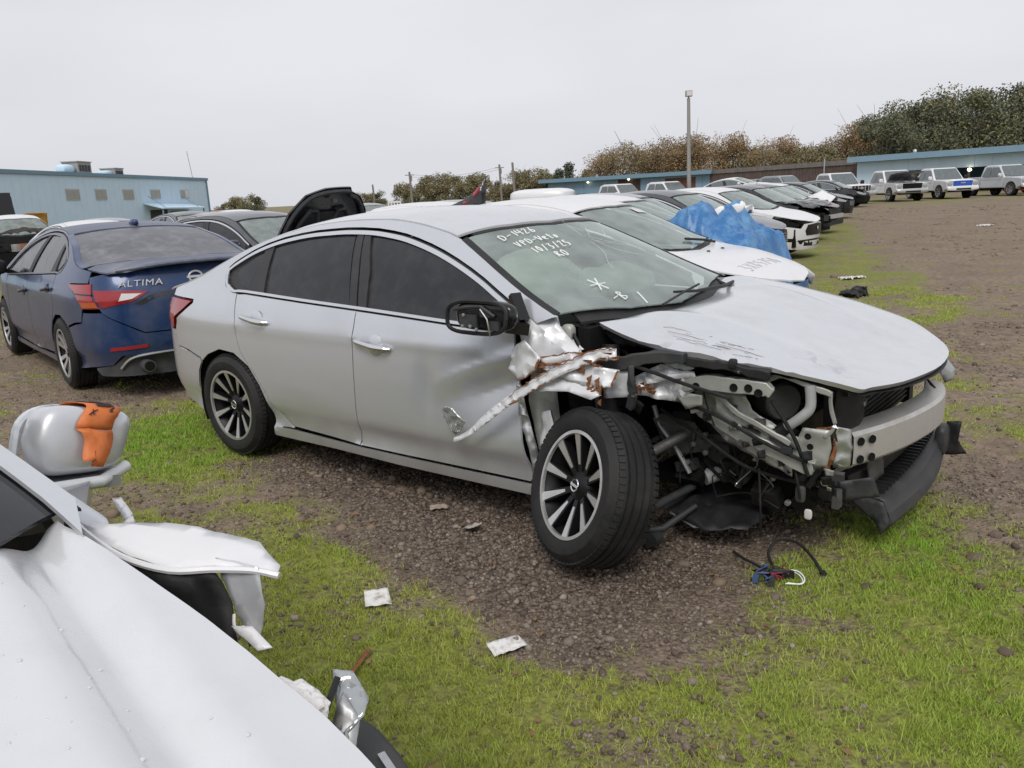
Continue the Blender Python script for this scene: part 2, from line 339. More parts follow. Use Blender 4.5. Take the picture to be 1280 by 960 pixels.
class Body:
    def __init__(s, plan=PLAN, inset=INSET, rail=RAIL, cent=CENT, dent=None):
        s.ps, s.pv = table(plan); s.SR, s.SF = s.ps[0], s.ps[-1]
        t = np.gradient(s.pv, axis=0); t /= np.linalg.norm(t, axis=1)[:, None]+1e-9; s.nv = np.stack([t[:, 1], -t[:, 0]], 1)
        s.iz, iv = table(inset); s.iv = iv[:, 0]
        s.rx, rv = table(rail); s.rv = rv[:, 0]; s.cx, cv = table(cent); s.cv = cv[:, 0]; s.dent = dent
    def zr(s, x): return np.interp(x, s.rx, s.rv)
    def zc(s, x): return np.interp(x, s.cx, s.cv)
    def inset(s, z): return np.interp(z, s.iz, s.iv)
    def yr(s, x):
        x = np.asarray(x, float); y = np.interp(x, s.ps, s.pv[:, 1])-s.inset(s.zr(x))
        return np.where(x > 3.2, .80, y)
    def side(s, sg, off=0):
        def fn(u, z, d):
            u = np.asarray(u, float); z = np.asarray(z, float); fl = np.ones_like(u)
            over = u > s.SF; fl = np.where(over, -1, fl); u = np.where(over, 2*s.SF-u, u)
            und = u < s.SR; fl = np.where(und, -1, fl); u = np.where(und, 2*s.SR-u, u)
            px, py = np.interp(u, s.ps, s.pv[:, 0]), np.interp(u, s.ps, s.pv[:, 1]); nx, ny = np.interp(u, s.ps, s.nv[:, 0]), np.interp(u, s.ps, s.nv[:, 1])
            k = s.inset(z)+d+off
            if s.dent is not None and sg < 0: k = k+s.dent(u, z)
            return np.stack([px+nx*k, sg*fl*(py+ny*k), z], 1)
        return fn
    def top(s, off=0):
        def fn(x, y, d):
            x = np.asarray(x, float); a = np.clip(np.abs(y)/s.yr(x), 0, 1.15); c, r = s.zc(x), s.zr(x)
            return np.stack([x, y, c-(c-r)*a**2.4-d-off], 1)
        return fn

def lettering(txt, size, m, name, parent, M, depth=.004, shear=0):
    cu = bpy.data.curves.new('t', 'FONT'); cu.body = txt; cu.size = size; cu.extrude = depth; cu.align_x = 'CENTER'; cu.align_y = 'CENTER'; cu.shear = shear; cu.space_character = 1.12; cu.resolution_u = 3
    o = bpy.data.objects.new('t', cu); COL.objects.link(o); dg = bpy.context.evaluated_depsgraph_get()
    me = bpy.data.meshes.new_from_object(o.evaluated_get(dg)); bpy.data.objects.remove(o); bpy.data.curves.remove(cu)
    me.name = name; me.materials.clear(); me.transform(M); return link(name, me, m, parent)
STROKES = {'D': [[(0, 0), (0, 1), (.5, .85), (.65, .5), (.45, .1), (0, 0)]], '-': [[(0, .45), (.7, .55)]], '1': [[(.3, 0), (.35, 1)]], '4': [[(.1, 1), (.05, .5), (.6, .5)], [(.55, 1), (.5, 0)]],
           '2': [[(.05, .8), (.3, 1), (.55, .8), (.05, .05), (.65, .05)]], '6': [[(.5, 1), (.15, .5), (.1, .15), (.4, 0), (.6, .25), (.4, .48), (.12, .35)]], 'V': [[(0, 1), (.3, 0), (.6, 1)]],
           'P': [[(.05, 0), (.05, 1), (.5, .9), (.55, .6), (.05, .5)]], 'e': [[(.05, .35), (.5, .4), (.4, .65), (.12, .6), (.05, .3), (.2, .02), (.55, .08)]], 't': [[(.3, 1), (.28, .05), (.5, 0)], [(.05, .65), (.55, .7)]],
           'O': [[(.3, 1), (.05, .6), (.1, .1), (.4, 0), (.6, .4), (.5, .85), (.3, 1)]], 'o': [[(.3, .6), (.08, .35), (.2, .02), (.5, .1), (.52, .45), (.3, .6)]], '0': [[(.3, 1), (.05, .5), (.3, 0), (.55, .5), (.3, 1)]], '/': [[(0, -.1), (.5, 1.05)]],
           '3': [[(.05, .9), (.5, .9), (.25, .55), (.55, .3), (.3, 0), (.03, .1)]], '5': [[(.55, 1), (.1, .95), (.08, .55), (.5, .5), (.5, .1), (.05, 0)]], 'R': [[(.05, 0), (.05, 1), (.5, .85), (.1, .5), (.6, 0)]],
           'B': [[(.05, 0), (.05, 1), (.5, .8), (.08, .52), (.55, .25), (.05, 0)]], '7': [[(0, .95), (.6, 1), (.25, 0)]], 'X': [[(0, 0), (.6, 1)], [(0, 1), (.6, 0)]], 'S': [[(.55, .9), (.2, 1), (.1, .65), (.5, .4), (.4, .05), (0, .1)]], 'K': [[(.05, 0), (.05, 1)], [(.6, 1), (.07, .5), (.6, 0)]]}
def scrawl(txt, place, h, mb, r=.003, jit=.06):
    """handwritten text: place(u, v) -> xyz on the surface, u along the line, v up, both in metres"""
    u = 0
    for ch in txt:
        if ch != ' ':
            for st in STROKES[ch]:
                P = smooth_line([(u+(x+random.uniform(-jit, jit))*h*.8, (y+random.uniform(-jit, jit))*h) for x, y in st], 3) if len(st) > 2 else densify(st and [(u+x*h*.8, y*h) for x, y in st], .02, False)
                mb.tube([place(a, b) for a, b in P], r, 4)
        u += h*(.8 if ch != '1' else .62)

# ------------------------------------------------------------------ wheels
def wheel_mesh(style='ten', rt=.33, rr=.226, wd=.215, detail=1):
    """a wheel at the origin, axle along Y, outer face towards -Y"""
    n = 56 if detail else 28
    h = wd/2
    b = MB(); b.lathe([(rr-.012, -h+.006), (rr, -h+.002), (rr+.004, -h+.012), (rr-.006, -h+.03), (rr-.02, -h+.05), (rr-.035, 0), (rr-.03, h), (.10, h-.02), (.0, h-.03)], n)
    root = b.build('wheel', rim_blk if style != 'steel' else greymetal)
    lip = MB().lathe([(rr-.014, -h+.012), (rr-.012, -h-.001), (rr+.002, -h-.001), (rr+.004, -h+.008)], n).build('rim_lip', rim_sil, root)
    t = [(rr+.002, -h+.012), (rr+.006, -h-.002), (rr+.03, -h-.010), (rr+.06, -h-.009), (rt-.03, -h+.003), (rt-.012, -h+.016), (rt-.004, -h+.03)]
    for k, g in enumerate((-.055, -.02, .02, .055)):
        t += [(rt, g*wd/.215-.006), (rt-.007, g*wd/.215-.0045), (rt-.007, g*wd/.215+.0045), (rt, g*wd/.215+.006)]
    t += [(rt-.004, h-.03), (rt-.02, h-.01), (rt-.06, h+.008), (rr+.02, h+.004), (rr, h-.01)]
    ty = MB().lathe(t, n*2 if detail else n).build('tyre', tyre_m, root, True, 30)
    if detail:                                                  # shoulder sipes: small blocks standing just proud
        q = MB()
        for i in range(72):
            a = 2*math.pi*i/72; M = Matrix.Rotation(-a, 3, 'Y')
            for sd in (-1, 1):
                q.box(M @ Vector((rt-.0065, sd*(h-.026), 0)), (.011, .026, .021), M @ Matrix.Rotation(sd*.35, 3, 'Z'))
        q.build("tread_block", tyre_m, root, False)["kind"] = "stuff"
    sp = {'ten': 10, 'five': 5, 'steel': 7}[style]
    s0 = None
    for i in range(sp):
        if s0 is None:
            f = MB()
            if style == 'ten':
                f.prism([(.088, -h+.036, -.006), (.088, -h+.036, .006), (rr-.012, -h+.006, .019), (rr-.012, -h+.006, -.019)], (0, .006, 0))
            elif style == 'five':
                for sg in (-1, 1): f.prism([(.05, -h+.04, sg*.012-.012), (.05, -h+.04, sg*.012+.012), (rr-.012, -h+.004, sg*.055+.022), (rr-.012, -h+.004, sg*.055-.022)][::1], (0, .035, 0))
                f.prism([(.03, -h+.038, -.03), (.03, -h+.038, .03), (.11, -h+.03, .036), (.11, -h+.03, -.036)], (0, .03, 0))
            else: f.prism([(.05, -h+.05, -.035), (.05, -h+.05, .035), (rr-.02, -h+.03, .05), (rr-.02, -h+.03, -.05)], (0, .02, 0))
            s0 = f.build('spoke', rim_sil, root, False); o = s0
            g = MB()
            if style == 'ten': g.prism([(.05, -h+.047, -.012), (.05, -h+.047, .012), (rr-.016, -h+.011, .024), (rr-.016, -h+.011, -.024)], (0, .04, 0))
            bk0 = g.build('spoke_web', rim_blk, root, False) if g.V else None
        else:
            for src in (s0, bk0):
                if src is None: continue
                o = src.copy(); COL.objects.link(o); o.parent = root; o.rotation_euler = (0, 2*math.pi*i/sp, 0)
    MB().lathe([(0, -h+.026), (.022, -h+.026), (.028, -h+.03), (.058, -h+.042), (.072, -h+.06), (.074, -h+.10)], 24).build('hub', rim_blk, root)
    if detail:
        rg = MB().lathe([(.021, -h+.0245), (.026, -h+.0225), (.029, -h+.0255)], 24); rg.box((0, -h+.024, 0), (.056, .004, .011)); rg.build('emblem', chrome, root, False)
        nb = MB()
        for i in range(5): MB().lathe([(0, -h+.045), (.011, -h+.045), (.011, -h+.09)], 8, Matrix.Translation((.055*math.cos(2*math.pi*(i+.5)/5), 0, .055*math.sin(2*math.pi*(i+.5)/5)))).build('wheel_nut', chrome, root)
        MB().lathe([(.05, .02), (.15, .02), (.15, .045), (.05, .045)], 32).build('brake_disc', rim_blk, root)
    return root
WH = {}
def put_wheel(parent, x, y, z, style='ten', steer=0, camber=0, detail=0, spin=0, sc=1):
    key = (style, detail)
    if key not in WH:
        WH[key] = wheel_mesh(style, detail=detail); o = WH[key]
    else: o = copy_tree(WH[key])
    o.parent = parent
    M = Matrix.Translation((x, y, z)) @ Matrix.Rotation(steer+(math.pi if y > 0 else 0), 4, 'Z') @ Matrix.Rotation(camber, 4, 'X') @ Matrix.Rotation(spin, 4, 'Y') @ Matrix.Scale(sc, 4)
    o.matrix_local = M; return o
def superbox(mb, c, d, e=.5, n=12, m=20, M=None):
    V = []; F = []
    pw = lambda v, q: math.copysign(abs(v)**q, v)
    for i in range(n+1):
        ph = -math.pi/2+math.pi*i/n
        for j in range(m):
            th = 2*math.pi*j/m
            v = Vector((d[0]*pw(math.cos(ph), e)*pw(math.cos(th), e), d[1]*pw(math.cos(ph), e)*pw(math.sin(th), e), d[2]*pw(math.sin(ph), e)))
            V.append((M @ v if M is not None else v)+Vector(c))
    for i in range(n):
        for j in range(m): F.append((i*m+j, i*m+(j+1) % m, (i+1)*m+(j+1) % m, (i+1)*m+j))
    return mb.add(V, F)

BELT = [(.064, 1.058), (.194, 1.058), (.768, 1.031), (1.256, 1.011), (1.589, .996), (1.945, .979), (2.33, .965)]
DTOP = [(-.078, 1.189), (-.04, 1.214), (.012, 1.24), (.12, 1.287), (.245, 1.328), (.38, 1.36), (.529, 1.383), (.66, 1.397), (.792, 1.404), (.92, 1.409), (1.053, 1.408), (1.19, 1.402), (1.324, 1.388), (1.43, 1.373), (1.538, 1.351), (1.65, 1.324), (1.756, 1.294), (1.87, 1.256), (1.981, 1.214), (2.085, 1.17), (2.184, 1.122), (2.331, 1.052)]
RARCH = [(.402, .195), (.415, .30), (.39, .42), (.345, .51), (.25, .615), (.10, .685), (-.07, .694), (-.225, .648), (-.31, .60)]
RARCH2 = [(-.33, .585), (-.375, .53), (-.412, .42), (-.40, .30), (-.375, .232)]
FARCH = [(2.405, .24), (2.405, .42), (2.455, .55), (2.57, .655), (2.72, .705), (2.87, .695), (3.0, .63), (3.095, .52), (3.13, .40), (3.14, .25)]
BGAP = [(1.253, .93), (1.244, .83), (1.241, .615), (1.235, .43), (1.205, .256)]
DREAR = [(.6, .272), (.53, .318), (.46, .385), (.40, .47), (.323, .563), (.24, .64), (.179, .70), (.145, .795), (.138, .893), (.113, 1.04)]
def rail_pts(B, x0, x1, n, dz=0): return [(x, float(B.zr(x))+dz) for x in np.linspace(x0, x1, n)]
def inner(B, pts, s): return [(x, z) for x, z in pts]
DOORF = [(2.405, .29), (2.37, .515), (2.335, .73), (2.33, .9)]
def cabin(B, root, pm, rm, res, gm, sides=(-1, 1), front_door=True, fender=True, trim=chrome, hd=chrome, ws=screen, rear=True, roofm=None, rgm=None, wells=None, pan=True, ws_base=((2.65, .4), (2.70, 0), (2.65, -.4)), ws_x=2.53):
    """the parts every saloon shares: side panels, windows, roof, screens, wheels are added by the caller"""
    P = {}
    up = rail_pts(B, -.8, 2.55, 34)
    quarter = RARCH+[(-.331, .619), (-.5, .655), (-.668, .67), (-.704, .783), (-.66, .86), (-.42, .972), (-.42, .992), (-.8, 1.0)]+up+[(2.45, 1.005)]+[(x, z+.012) for x, z in DTOP[::-1]]+[(-.085, 1.15), (-.05, 1.09), (.05, 1.056), (.108, 1.05)]+DREAR[::-1][1:]+[(.6, .262), (.5, .258)]
    rdoor = [(.113, 1.046)]+[(.194, 1.05)]+[(x, z-.008) for x, z in BELT[2:3]]+[(1.253, 1.003)]+BGAP+DREAR[:-1]
    fdoor = [(1.253, 1.003)]+[(x, z-.008) for x, z in BELT[4:]]+DOORF[::-1]+[(2.385, .266), (1.58, .258), (1.205, .256)]+BGAP[::-1][1:]
    sill = [(.44, .256), (.6, .259), (1.2, .249), (1.58, .251), (2.40, .262), (2.395, .205), (1.5, .192), (1.0, .197), (.405, .19), (.415, .23)]
    for sg in sides:
        f = B.side(sg); fl = sg < 0
        P['quarter', sg] = panel('quarter_panel', quarter, f, pm, root, res, flip=not fl)
        P['rdoor', sg] = panel('rear_door', rdoor, f, pm, root, res, flip=not fl)
        if front_door: P['fdoor', sg] = panel('front_door', fdoor, f, pm, root, res*.6, flip=not fl)
        panel('rocker_panel', sill, f, pm, root, res, flip=not fl)
        # glass and window frame sit a little inside the sheet metal
        g = B.side(sg, .014)
        ft = [p for p in DTOP if p[0] > 1.33]; rt_ = [p for p in DTOP if .36 < p[0] < 1.0]
        panel('front_window', [(1.345, 1.0), (1.29, 1.2), (1.165, 1.38)]+[(x, z-.026) for x, z in DTOP if 1.19 < x < 2.2]+[(2.24, 1.06), (2.27, .985), (1.945, .983), (1.589, 1.0)], g, gm, root, res, flip=not fl)
        panel('rear_window', [(.415, 1.05), (.36, 1.22), (.33, 1.315)]+[(x, z-.026) for x, z in DTOP if .36 < x < 1.0]+[(1.02, 1.379), (1.10, 1.2), (1.178, 1.018), (.768, 1.035)], g, gm, root, res, flip=not fl)
        panel('quarter_glass', [(.02, 1.155), (.03, 1.19), (.215, 1.285), (.235, 1.28), (.20, 1.075), (.145, 1.085), (.10, 1.098)], g, gm, root, res, flip=not fl)
        g2 = B.side(sg, .019)
        panel('window_surround', [(-.085, 1.17)]+[(x, z+.004) for x, z in DTOP]+[(2.36, .96), (1.6, .985), (1.25, .995), (.6, 1.03), (.1, 1.045), (-.05, 1.09)], g2, pillar, root, res, flip=not fl)
        g3 = B.side(sg, .004)
        panel('pillar_cover', [(1.19, 1.008), (1.115, 1.2), (1.035, 1.396), (1.085, 1.398), (1.175, 1.2), (1.25, 1.005)], g3, pillar, root, res, gap=.001, flip=not fl)
        panel('pillar_cover', [(1.262, 1.003), (1.185, 1.2), (1.093, 1.398), (1.145, 1.395), (1.265, 1.2), (1.325, 1.002)], g3, pillar, root, res, gap=.001, flip=not fl)
        panel('pillar_cover', [(.21, 1.062), (.245, 1.285), (.24, 1.312), (.32, 1.333), (.345, 1.2), (.385, 1.05)], g3, pillar, root, res, gap=.001, flip=not fl)
        g4 = B.side(sg, -.003)
        for nm, cv, wd in (('window_trim', [(-.08, 1.185)]+DTOP, -.021), ('belt_trim', [(-.083, 1.185), (-.075, 1.14), (-.03, 1.085), (.062, 1.056)]+BELT[1:], -.016)):
            c = smooth_line(cv, 3); c2 = [(x, z+(wd if nm == 'window_trim' else wd*-.9)) for x, z in c]
            if nm == 'belt_trim': c2 = [(x+(.02 if x < .06 else 0), z+(.0 if x < -.03 else .014)) for x, z in c]
            panel(nm, c+c2[::-1], g4, trim, root, .05, t=.006, gap=0, flip=not fl)
        # door handles with their recess
        if hd:
            for hx, hz in ((.36, .908), (1.42, .838)):
                if hx > 1 and not front_door: continue
                y = sg*(.915-float(B.inset(hz)))
                cup = MB().lathe([(.062, .003), (.05, -.006), (.02, -.010), (0, -.011)], 20, Matrix.Translation((hx+.01, y, hz-.005)) @ (Matrix.Rotation(math.pi, 4, 'Z') if sg > 0 else Matrix.Identity(4)))
                c = cup.build('handle_recess', pm, root)
                a = MB(); P4 = [(hx-.135, y+sg*.004, hz+.012), (hx-.12, y+sg*.02, hz+.012), (hx-.05, y+sg*.034, hz+.006), (hx+.03, y+sg*.036, hz-.004), (hx+.10, y+sg*.024, hz-.011), (hx+.125, y+sg*.004, hz-.012)]
                a.tube(smooth_line(P4, 4), [.010]+[.015]*10+[.018]*6+[.014]*3+[.008], 10); a.build('door_handle', hd, root)
        if fender:
            fen = [(2.40, .29)]+[(x+.004, z) for x, z in DOORF[1:]]+[(2.36, .97), (2.45, 1.0)]+[(2.56, 1.03)]+rail_pts(B, 2.7, 3.16, 6)+[(3.12, .84), (3.3, .70), (3.05, .63)]+FARCH[:-3][::-1]
            panel('front_fender', fen, f, pm, root, res, flip=not fl)
        for cx in (0, 2.77):
            if wells is not None and (cx, sg) not in wells: continue
            wl = MB(); n = 16; pr = [(.385, -.19), (.38, .12), (.30, .14), (.0, .14)]; V = []
            for i in range(n+1):
                a = math.pi*(-.12+1.24*i/n)
                for r, y in pr: V.append((cx+r*math.cos(a), sg*(.70-y), max(.06, .33+r*math.sin(a))))
            wl.add(V, [(4*i+k, 4*i+k+1, 4*i+5+k, 4*i+4+k) for i in range(n) for k in range(3)]); wl.build('wheel_well', void, root)
    # top surfaces
    T = B.top()
    xs = np.linspace(ws_x, 1.84, 9)
    ro = [(x, -float(B.yr(x))+.008) for x in np.linspace(1.80, .42, 16)]; ro = ro+[(.36, -.3), (.34, 0), (.36, .3)]+[(x, -y) for x, y in ro[::-1]]+[(1.885, .3), (1.915, 0), (1.885, -.3)]
    panel('roof', ro, T, roofm or rm, root, res)
    wsd = [(x, -float(B.yr(x))+.035) for x in xs]; wsd = wsd+[(1.90, -.3), (1.93, 0), (1.90, .3)]+[(x, -y) for x, y in wsd[::-1]]+list(ws_base)
    P['ws'] = panel('windscreen', wsd, B.top(.008), ws, root, res, t=.006)
    fr = [(x, -float(B.yr(x))+.004) for x in xs]; inn = [(x, -float(B.yr(x))+.045) for x in xs]
    wf = MB()
    for q in (1, -1):
        panel('windscreen_seal', [(x, y*q) for x, y in fr]+[(x, y*q) for x, y in inn[::-1]], B.top(.004), plast, root, .08, t=.006, gap=0)
    panel('windscreen_seal', [(1.835, -.57), (1.90, -.3), (1.928, 0), (1.90, .3), (1.835, .57), (1.855, .56), (1.918, .3), (1.945, 0), (1.918, -.3), (1.855, -.56)], B.top(.004), plast, root, .08, t=.006, gap=0)
    if rear:
        rg = [(x, -float(B.yr(x))+.05) for x in np.linspace(.36, -.52, 9)]; rg = [(.31, 0), (.33, -.3)]+rg+[(-.58, -.3), (-.60, 0), (-.58, .3)]+[(x, -y) for x, y in rg[::-1]]+[(.33, .3)]
        panel('rear_screen', rg, B.top(.006), rgm or gm, root, res, t=.006)
        fr = [(x, -float(B.yr(x))+.004) for x in np.linspace(.41, -.55, 10)]; inn = [(x, -float(B.yr(x))+.055) for x in np.linspace(.41, -.55, 10)]
        for q in (1, -1): panel('rear_screen_surround', [(x, y*q) for x, y in fr]+[(x, y*q) for x, y in inn[::-1]], B.top(.001), pm, root, .08, gap=0)
        tk = [(-.62, 0), (-.6, -.4), (-.56, -.66)]+[(x, -float(B.yr(x))+.02) for x in np.linspace(-.62, -.92, 5)]+[(-1.03, -.55), (-1.08, -.3), (-1.095, 0)]
        tk = tk+[(x, -y) for x, y in tk[::-1] if y != 0]
        panel('boot_lid', tk, T, rm, root, res)
    if pan: MB().box((1.36, 0, .42), (4.3, 1.28, .36)).build('light_block_pan', void, root, False)  # dark box in place of the underbody, added to block light
    else: MB().box((.85, 0, .42), (3.4, 1.28, .36)).build('light_block_pan', void, root, False)
    MB().box((1.35, 0, .665), (1.9, 1.6, .12)).build('cabin_floor', void, root, False)
    return P
def car(name, label, pm, loc, yaw, rm=None, group=None, scale=(1, 1, 1), style='five', gm=tint_far, hood=True, hoodm=None, lamps=True, res=.16, grille='slats', bumper=None, fender=True, ws=screen, trim=chrome, roofm=None, mirror=True, wheels=True, cat='car', hdl=None, sides=(-1, 1)):
    rm = rm or pm
    root = thing(name, label, cat, loc, yaw, group); root.scale = scale
    B = Body(); cabin(B, root, pm, rm, res, gm, trim=trim, hd=hdl, ws=ws, fender=fender, roofm=roofm, sides=sides)
    f = B.side(-1)
    # interior: seats and dash behind the glass
    it = MB()
    for y in (-.36, .36):
        superbox(it, (1.15, y, .62), (.28, .25, .12), .4, 6, 10); superbox(it, (.93, y, .95), (.10, .24, .32), .45, 6, 10, Matrix.Rotation(-.25, 3, 'Y')); superbox(it, (.86, y, 1.27), (.06, .12, .09), .5, 6, 8)
    superbox(it, (2.15, 0, .86), (.32, .72, .13), .4, 6, 12); superbox(it, (.1, 0, .95), (.10, .62, .30), .4, 6, 10)
    it.build('interior', interior, root)
    if hood:
        h = [(2.76, 0), (2.70, -.4), (2.62, -.70), (2.70, -.82)]+[(x, -float(B.yr(x))+.006) for x in (2.85, 3.0, 3.15)]+[(3.3, -.74), (3.45, -.66), (3.58, -.5), (3.66, -.3), (3.70, 0)]
        h = h+[(x, -y) for x, y in h[::-1] if y != 0]
        panel('bonnet', h, B.top(), hoodm or rm, root, res)
    panel('cowl', [(2.62, -.72), (2.72, -.4), (2.77, 0), (2.72, .4), (2.62, .72), (2.52, .70), (2.64, .4), (2.69, 0), (2.64, -.4), (2.52, -.70)], B.top(.02), plast, root, .1, gap=0)
    if bumper is not False:
        bf = FARCH[::-1][:3]+[(3.06, .62), (3.3, .68), (3.72, .61), (3.80, .70), (4.25, .735)]
        bf = [(3.14, .24)]+bf[1:]
        full = bf+[(2*B.SF-s, z) for s, z in bf[::-1][1:]]+[(4.9, .19), (4.25, .18), (3.6, .19)]
        panel('front_bumper', full, f, bumper or pm, root, res)
        g = B.side(-1, -.004)
        gr = [(3.86, .47), (3.83, .56), (3.9, .68), (4.25, .705)]; gr = gr+[(2*B.SF-s, z) for s, z in gr[::-1][1:]]
        panel('grille', gr, g, gloss, root, res*.6, t=.02, gap=0)
        if grille == 'slats':
            for k in range(4): MB().tube([tuple(B.side(-1, -.012)(np.array([s]), np.array([.51+.048*k]), 0)[0]) for s in np.linspace(3.9, 4.6, 9)], .007, 5).build('grille_slat', chrome, root)
        panel('lower_intake', [(3.62, .27), (3.66, .38), (4.25, .40), (4.84, .38), (4.88, .27), (4.25, .245)], g, gloss, root, res*.6, t=.02, gap=0)
        for s0, q in ((3.28, 1), (4.9, -1)):
            fg = [(3.30, .34), (3.36, .43), (3.56, .42), (3.54, .33)]; fg = fg if q > 0 else [(8.5-s, z) for s, z in fg]
            panel('fog_lamp_recess', fg, g, gloss, root, res*.5, t=.02, gap=0)
    for sg in (-1, 1):
        hl = [(3.13, .835), (3.3, .83), (3.5, .765), (3.72, .70), (3.70, .635), (3.5, .655), (3.3, .695)]
        if lamps: panel('headlamp', hl, B.side(sg, .002), head_lens, root, res*.5, t=.03, flip=sg > 0)
        else: panel('headlamp_opening', hl, B.side(sg, .05), void, root, res*.5, t=.03, gap=0, flip=sg > 0)
        tl = [(-.44, .982), (-.8, .992), (-1.05, .965), (-1.25, .93), (-1.25, .83), (-1.0, .80), (-.74, .79), (-.69, .862)]
        panel('tail_lamp', tl, B.side(sg, -.004), lamp_red, root, res*.5, t=.03, flip=sg > 0)
        if mirror:
            mb = MB(); superbox(mb, (2.17, sg*1.0, 1.05), (.055, .115, .075), .55, 8, 14); mb.bar((2.22, sg*.84, .99), (2.18, sg*.94, 1.02), .06, .04); mb.build('wing_mirror', pm, root)
    rb = [(-.335, .605), (-.668, .664), (-.708, .783), (-1.1, .78), (-1.8, .76)]; rb2 = [(-3.6-s, z) for s, z in rb[::-1][1:]]
    panel('rear_bumper', rb+rb2+[(-3.6-s, z) for s, z in RARCH2]+[(-2.6, .25), (-1.8, .24), (-1.0, .25)]+RARCH2[::-1], f, pm, root, res, flip=True)
    panel('boot_face', [(-1.27, .77), (-1.27, .93), (-1.2, 1.03), (-1.8, 1.06), (-2.4, 1.03), (-2.33, .93), (-2.33, .77), (-1.8, .75)], f, pm, root, res, flip=True)
    if wheels:
        for x in (0, 2.77):
            for y in (-.80, .80): put_wheel(root, x, y, .33, style, detail=0, spin=random.random())
    return root, B
# ------------------------------------------------------------------ the wrecked silver saloon
MAIN = (-1.217, 5.720, -.6912)
def main_dent(u, z):
    k = np.zeros_like(u)
    # long crease running up to the torn wing, hollow below it
    line = .73+(u-1.98)*.36                                        # crease height along the door
    fade = np.clip((u-1.80)/.30, 0, 1)*np.clip((2.60-u)/.1, 0, 1)
    below = np.clip((line-z)/.10, 0, 1)*np.clip(1-(line-.10-z)/.30, 0, 1); above = np.clip((z-line)/.05, 0, 1)*np.exp(-((z-line)/.14)**2)
    k += fade*(.060*below*(z < line) + .012*above)
    k += .018*np.exp(-((u-2.30)/.10)**2-((z-.88)/.06)**2)
    k += .014*np.exp(-((u-1.78)/.06)**2-((z-.62)/.16)**2)
    k += .008*np.exp(-((u-.75)/.30)**2-((z-.44-.05*(.75-u))/.035)**2)   # scrape low on the rear door
    return k*np.clip((1.0-z)/.05, 0, 1)
car0 = thing('wrecked_saloon', 'silver four-door saloon with its front right corner torn off, front wheel splayed out', 'car', (MAIN[0], MAIN[1], 0), MAIN[2])
BM = Body(dent=main_dent)
PM = cabin(BM, car0, silver, silver_up, .045, tint, fender=False, trim=silver, ws=screen, wells=((0, -1), (0, 1), (2.77, 1)), pan=False)
fR = BM.side(-1)
# left wing, rear corner
panel('front_fender', [(2.40, .29)]+[(x+.004, z) for x, z in DOORF[1:]]+[(2.36, .97), (2.45, 1.0), (2.56, 1.03)]+rail_pts(BM, 2.7, 3.16, 6)+[(3.12, .84), (3.3, .70), (3.05, .63)]+FARCH[:-3][::-1], BM.side(1), silver, car0, .08, flip=True)
rb = [(-.335, .612), (-.5, .648), (-.668, .662), (-.71, .776), (-1.1, .79), (-1.8, .78)]; rb = rb+[(-3.6-s, z) for s, z in rb[::-1][1:]]+[(-3.6-s, z) for s, z in RARCH2]+[(-2.5, .27), (-1.8, .25), (-1.1, .27), (-.75, .285)]+RARCH2[::-1]
panel('rear_bumper', rb, fR, silver, car0, .06, flip=True)
for sg in (-1, 1):
    tl = [(-.43, .984), (-.6, .989), (-.8, .992), (-1.0, .975), (-1.16, .95), (-1.16, .85), (-1.0, .80), (-.745, .785), (-.70, .862), (-.55, .925)]
    o = panel('tail_lamp', tl, BM.side(sg, -.005), lamp_red, car0, .03, t=.03, flip=sg > 0)
    panel('lamp_reflector', [(-.93, .93), (-1.10, .915), (-1.10, .875), (-.98, .88)], BM.side(sg, -.008), lamp_clr, o, .03, t=.01, gap=0, flip=sg > 0)
panel('boot_face', [(-1.17, .79), (-1.17, .95), (-1.12, 1.02), (-1.8, 1.06), (-2.48, 1.02), (-2.43, .95), (-2.43, .79), (-1.8, .77)], fR, silver, car0, .07, flip=True)
it = MB()
for y in (-.36, .36):
    superbox(it, (1.15, y, .62), (.28, .25, .12), .4, 8, 14); superbox(it, (.93, y, .98), (.10, .24, .34), .45, 8, 14, Matrix.Rotation(-.25, 3, 'Y')); superbox(it, (.86, y, 1.31), (.06, .12, .09), .5, 8, 12)
superbox(it, (.1, 0, .95), (.10, .62, .30), .4, 8, 14); it.build('seat', interior, car0)
superbox(d := MB(), (2.16, 0, .88), (.36, .74, .12), .4, 10, 20).build('dashboard', plast2, car0)
for c, dm, sd in (((1.88, -.12, 1.07), (.20, .34, .17), 1), ((2.10, .34, 1.03), (.16, .34, .10), 2)):
    b = MB(); superbox(b, c, dm, .8, 18, 30, Matrix.Rotation(.35, 3, 'Y'))
    b.V = [tuple(Vector(v)+Vector((0, 0, 1))*.04*noise.noise(Vector(v)*9)) for v in b.V]; b.build('burst_airbag', airbag, car0)
MB().lathe([(.17, 0), (.185, .012), (.17, .024), (.155, .012)], 28, Matrix.Translation((1.80, .36, 1.0)) @ Matrix.Rotation(R(65), 4, 'Z') @ Matrix.Rotation(R(20), 4, 'X'), True).build('steering_wheel', plast, car0)
superbox(MB(), (1.86, .02, 1.35), (.025, .13, .04), .6, 8, 12).build('rear_view_mirror', plast, car0)
# wheels: rear ones straight, right front splayed and leaning
put_wheel(car0, 0, -.81, .337, 'ten', detail=1, spin=.2)
put_wheel(car0, 0, .80, .33, 'ten', detail=1)
put_wheel(car0, 2.77, .80, .33, 'ten', detail=1)
wl = put_wheel(car0, 2.742+.095*math.sin(-.468)*-1, -1.061+.10*math.cos(.468)*.98, .351+.0, 'ten', steer=-.43, camber=-.323, detail=1, spin=.1)
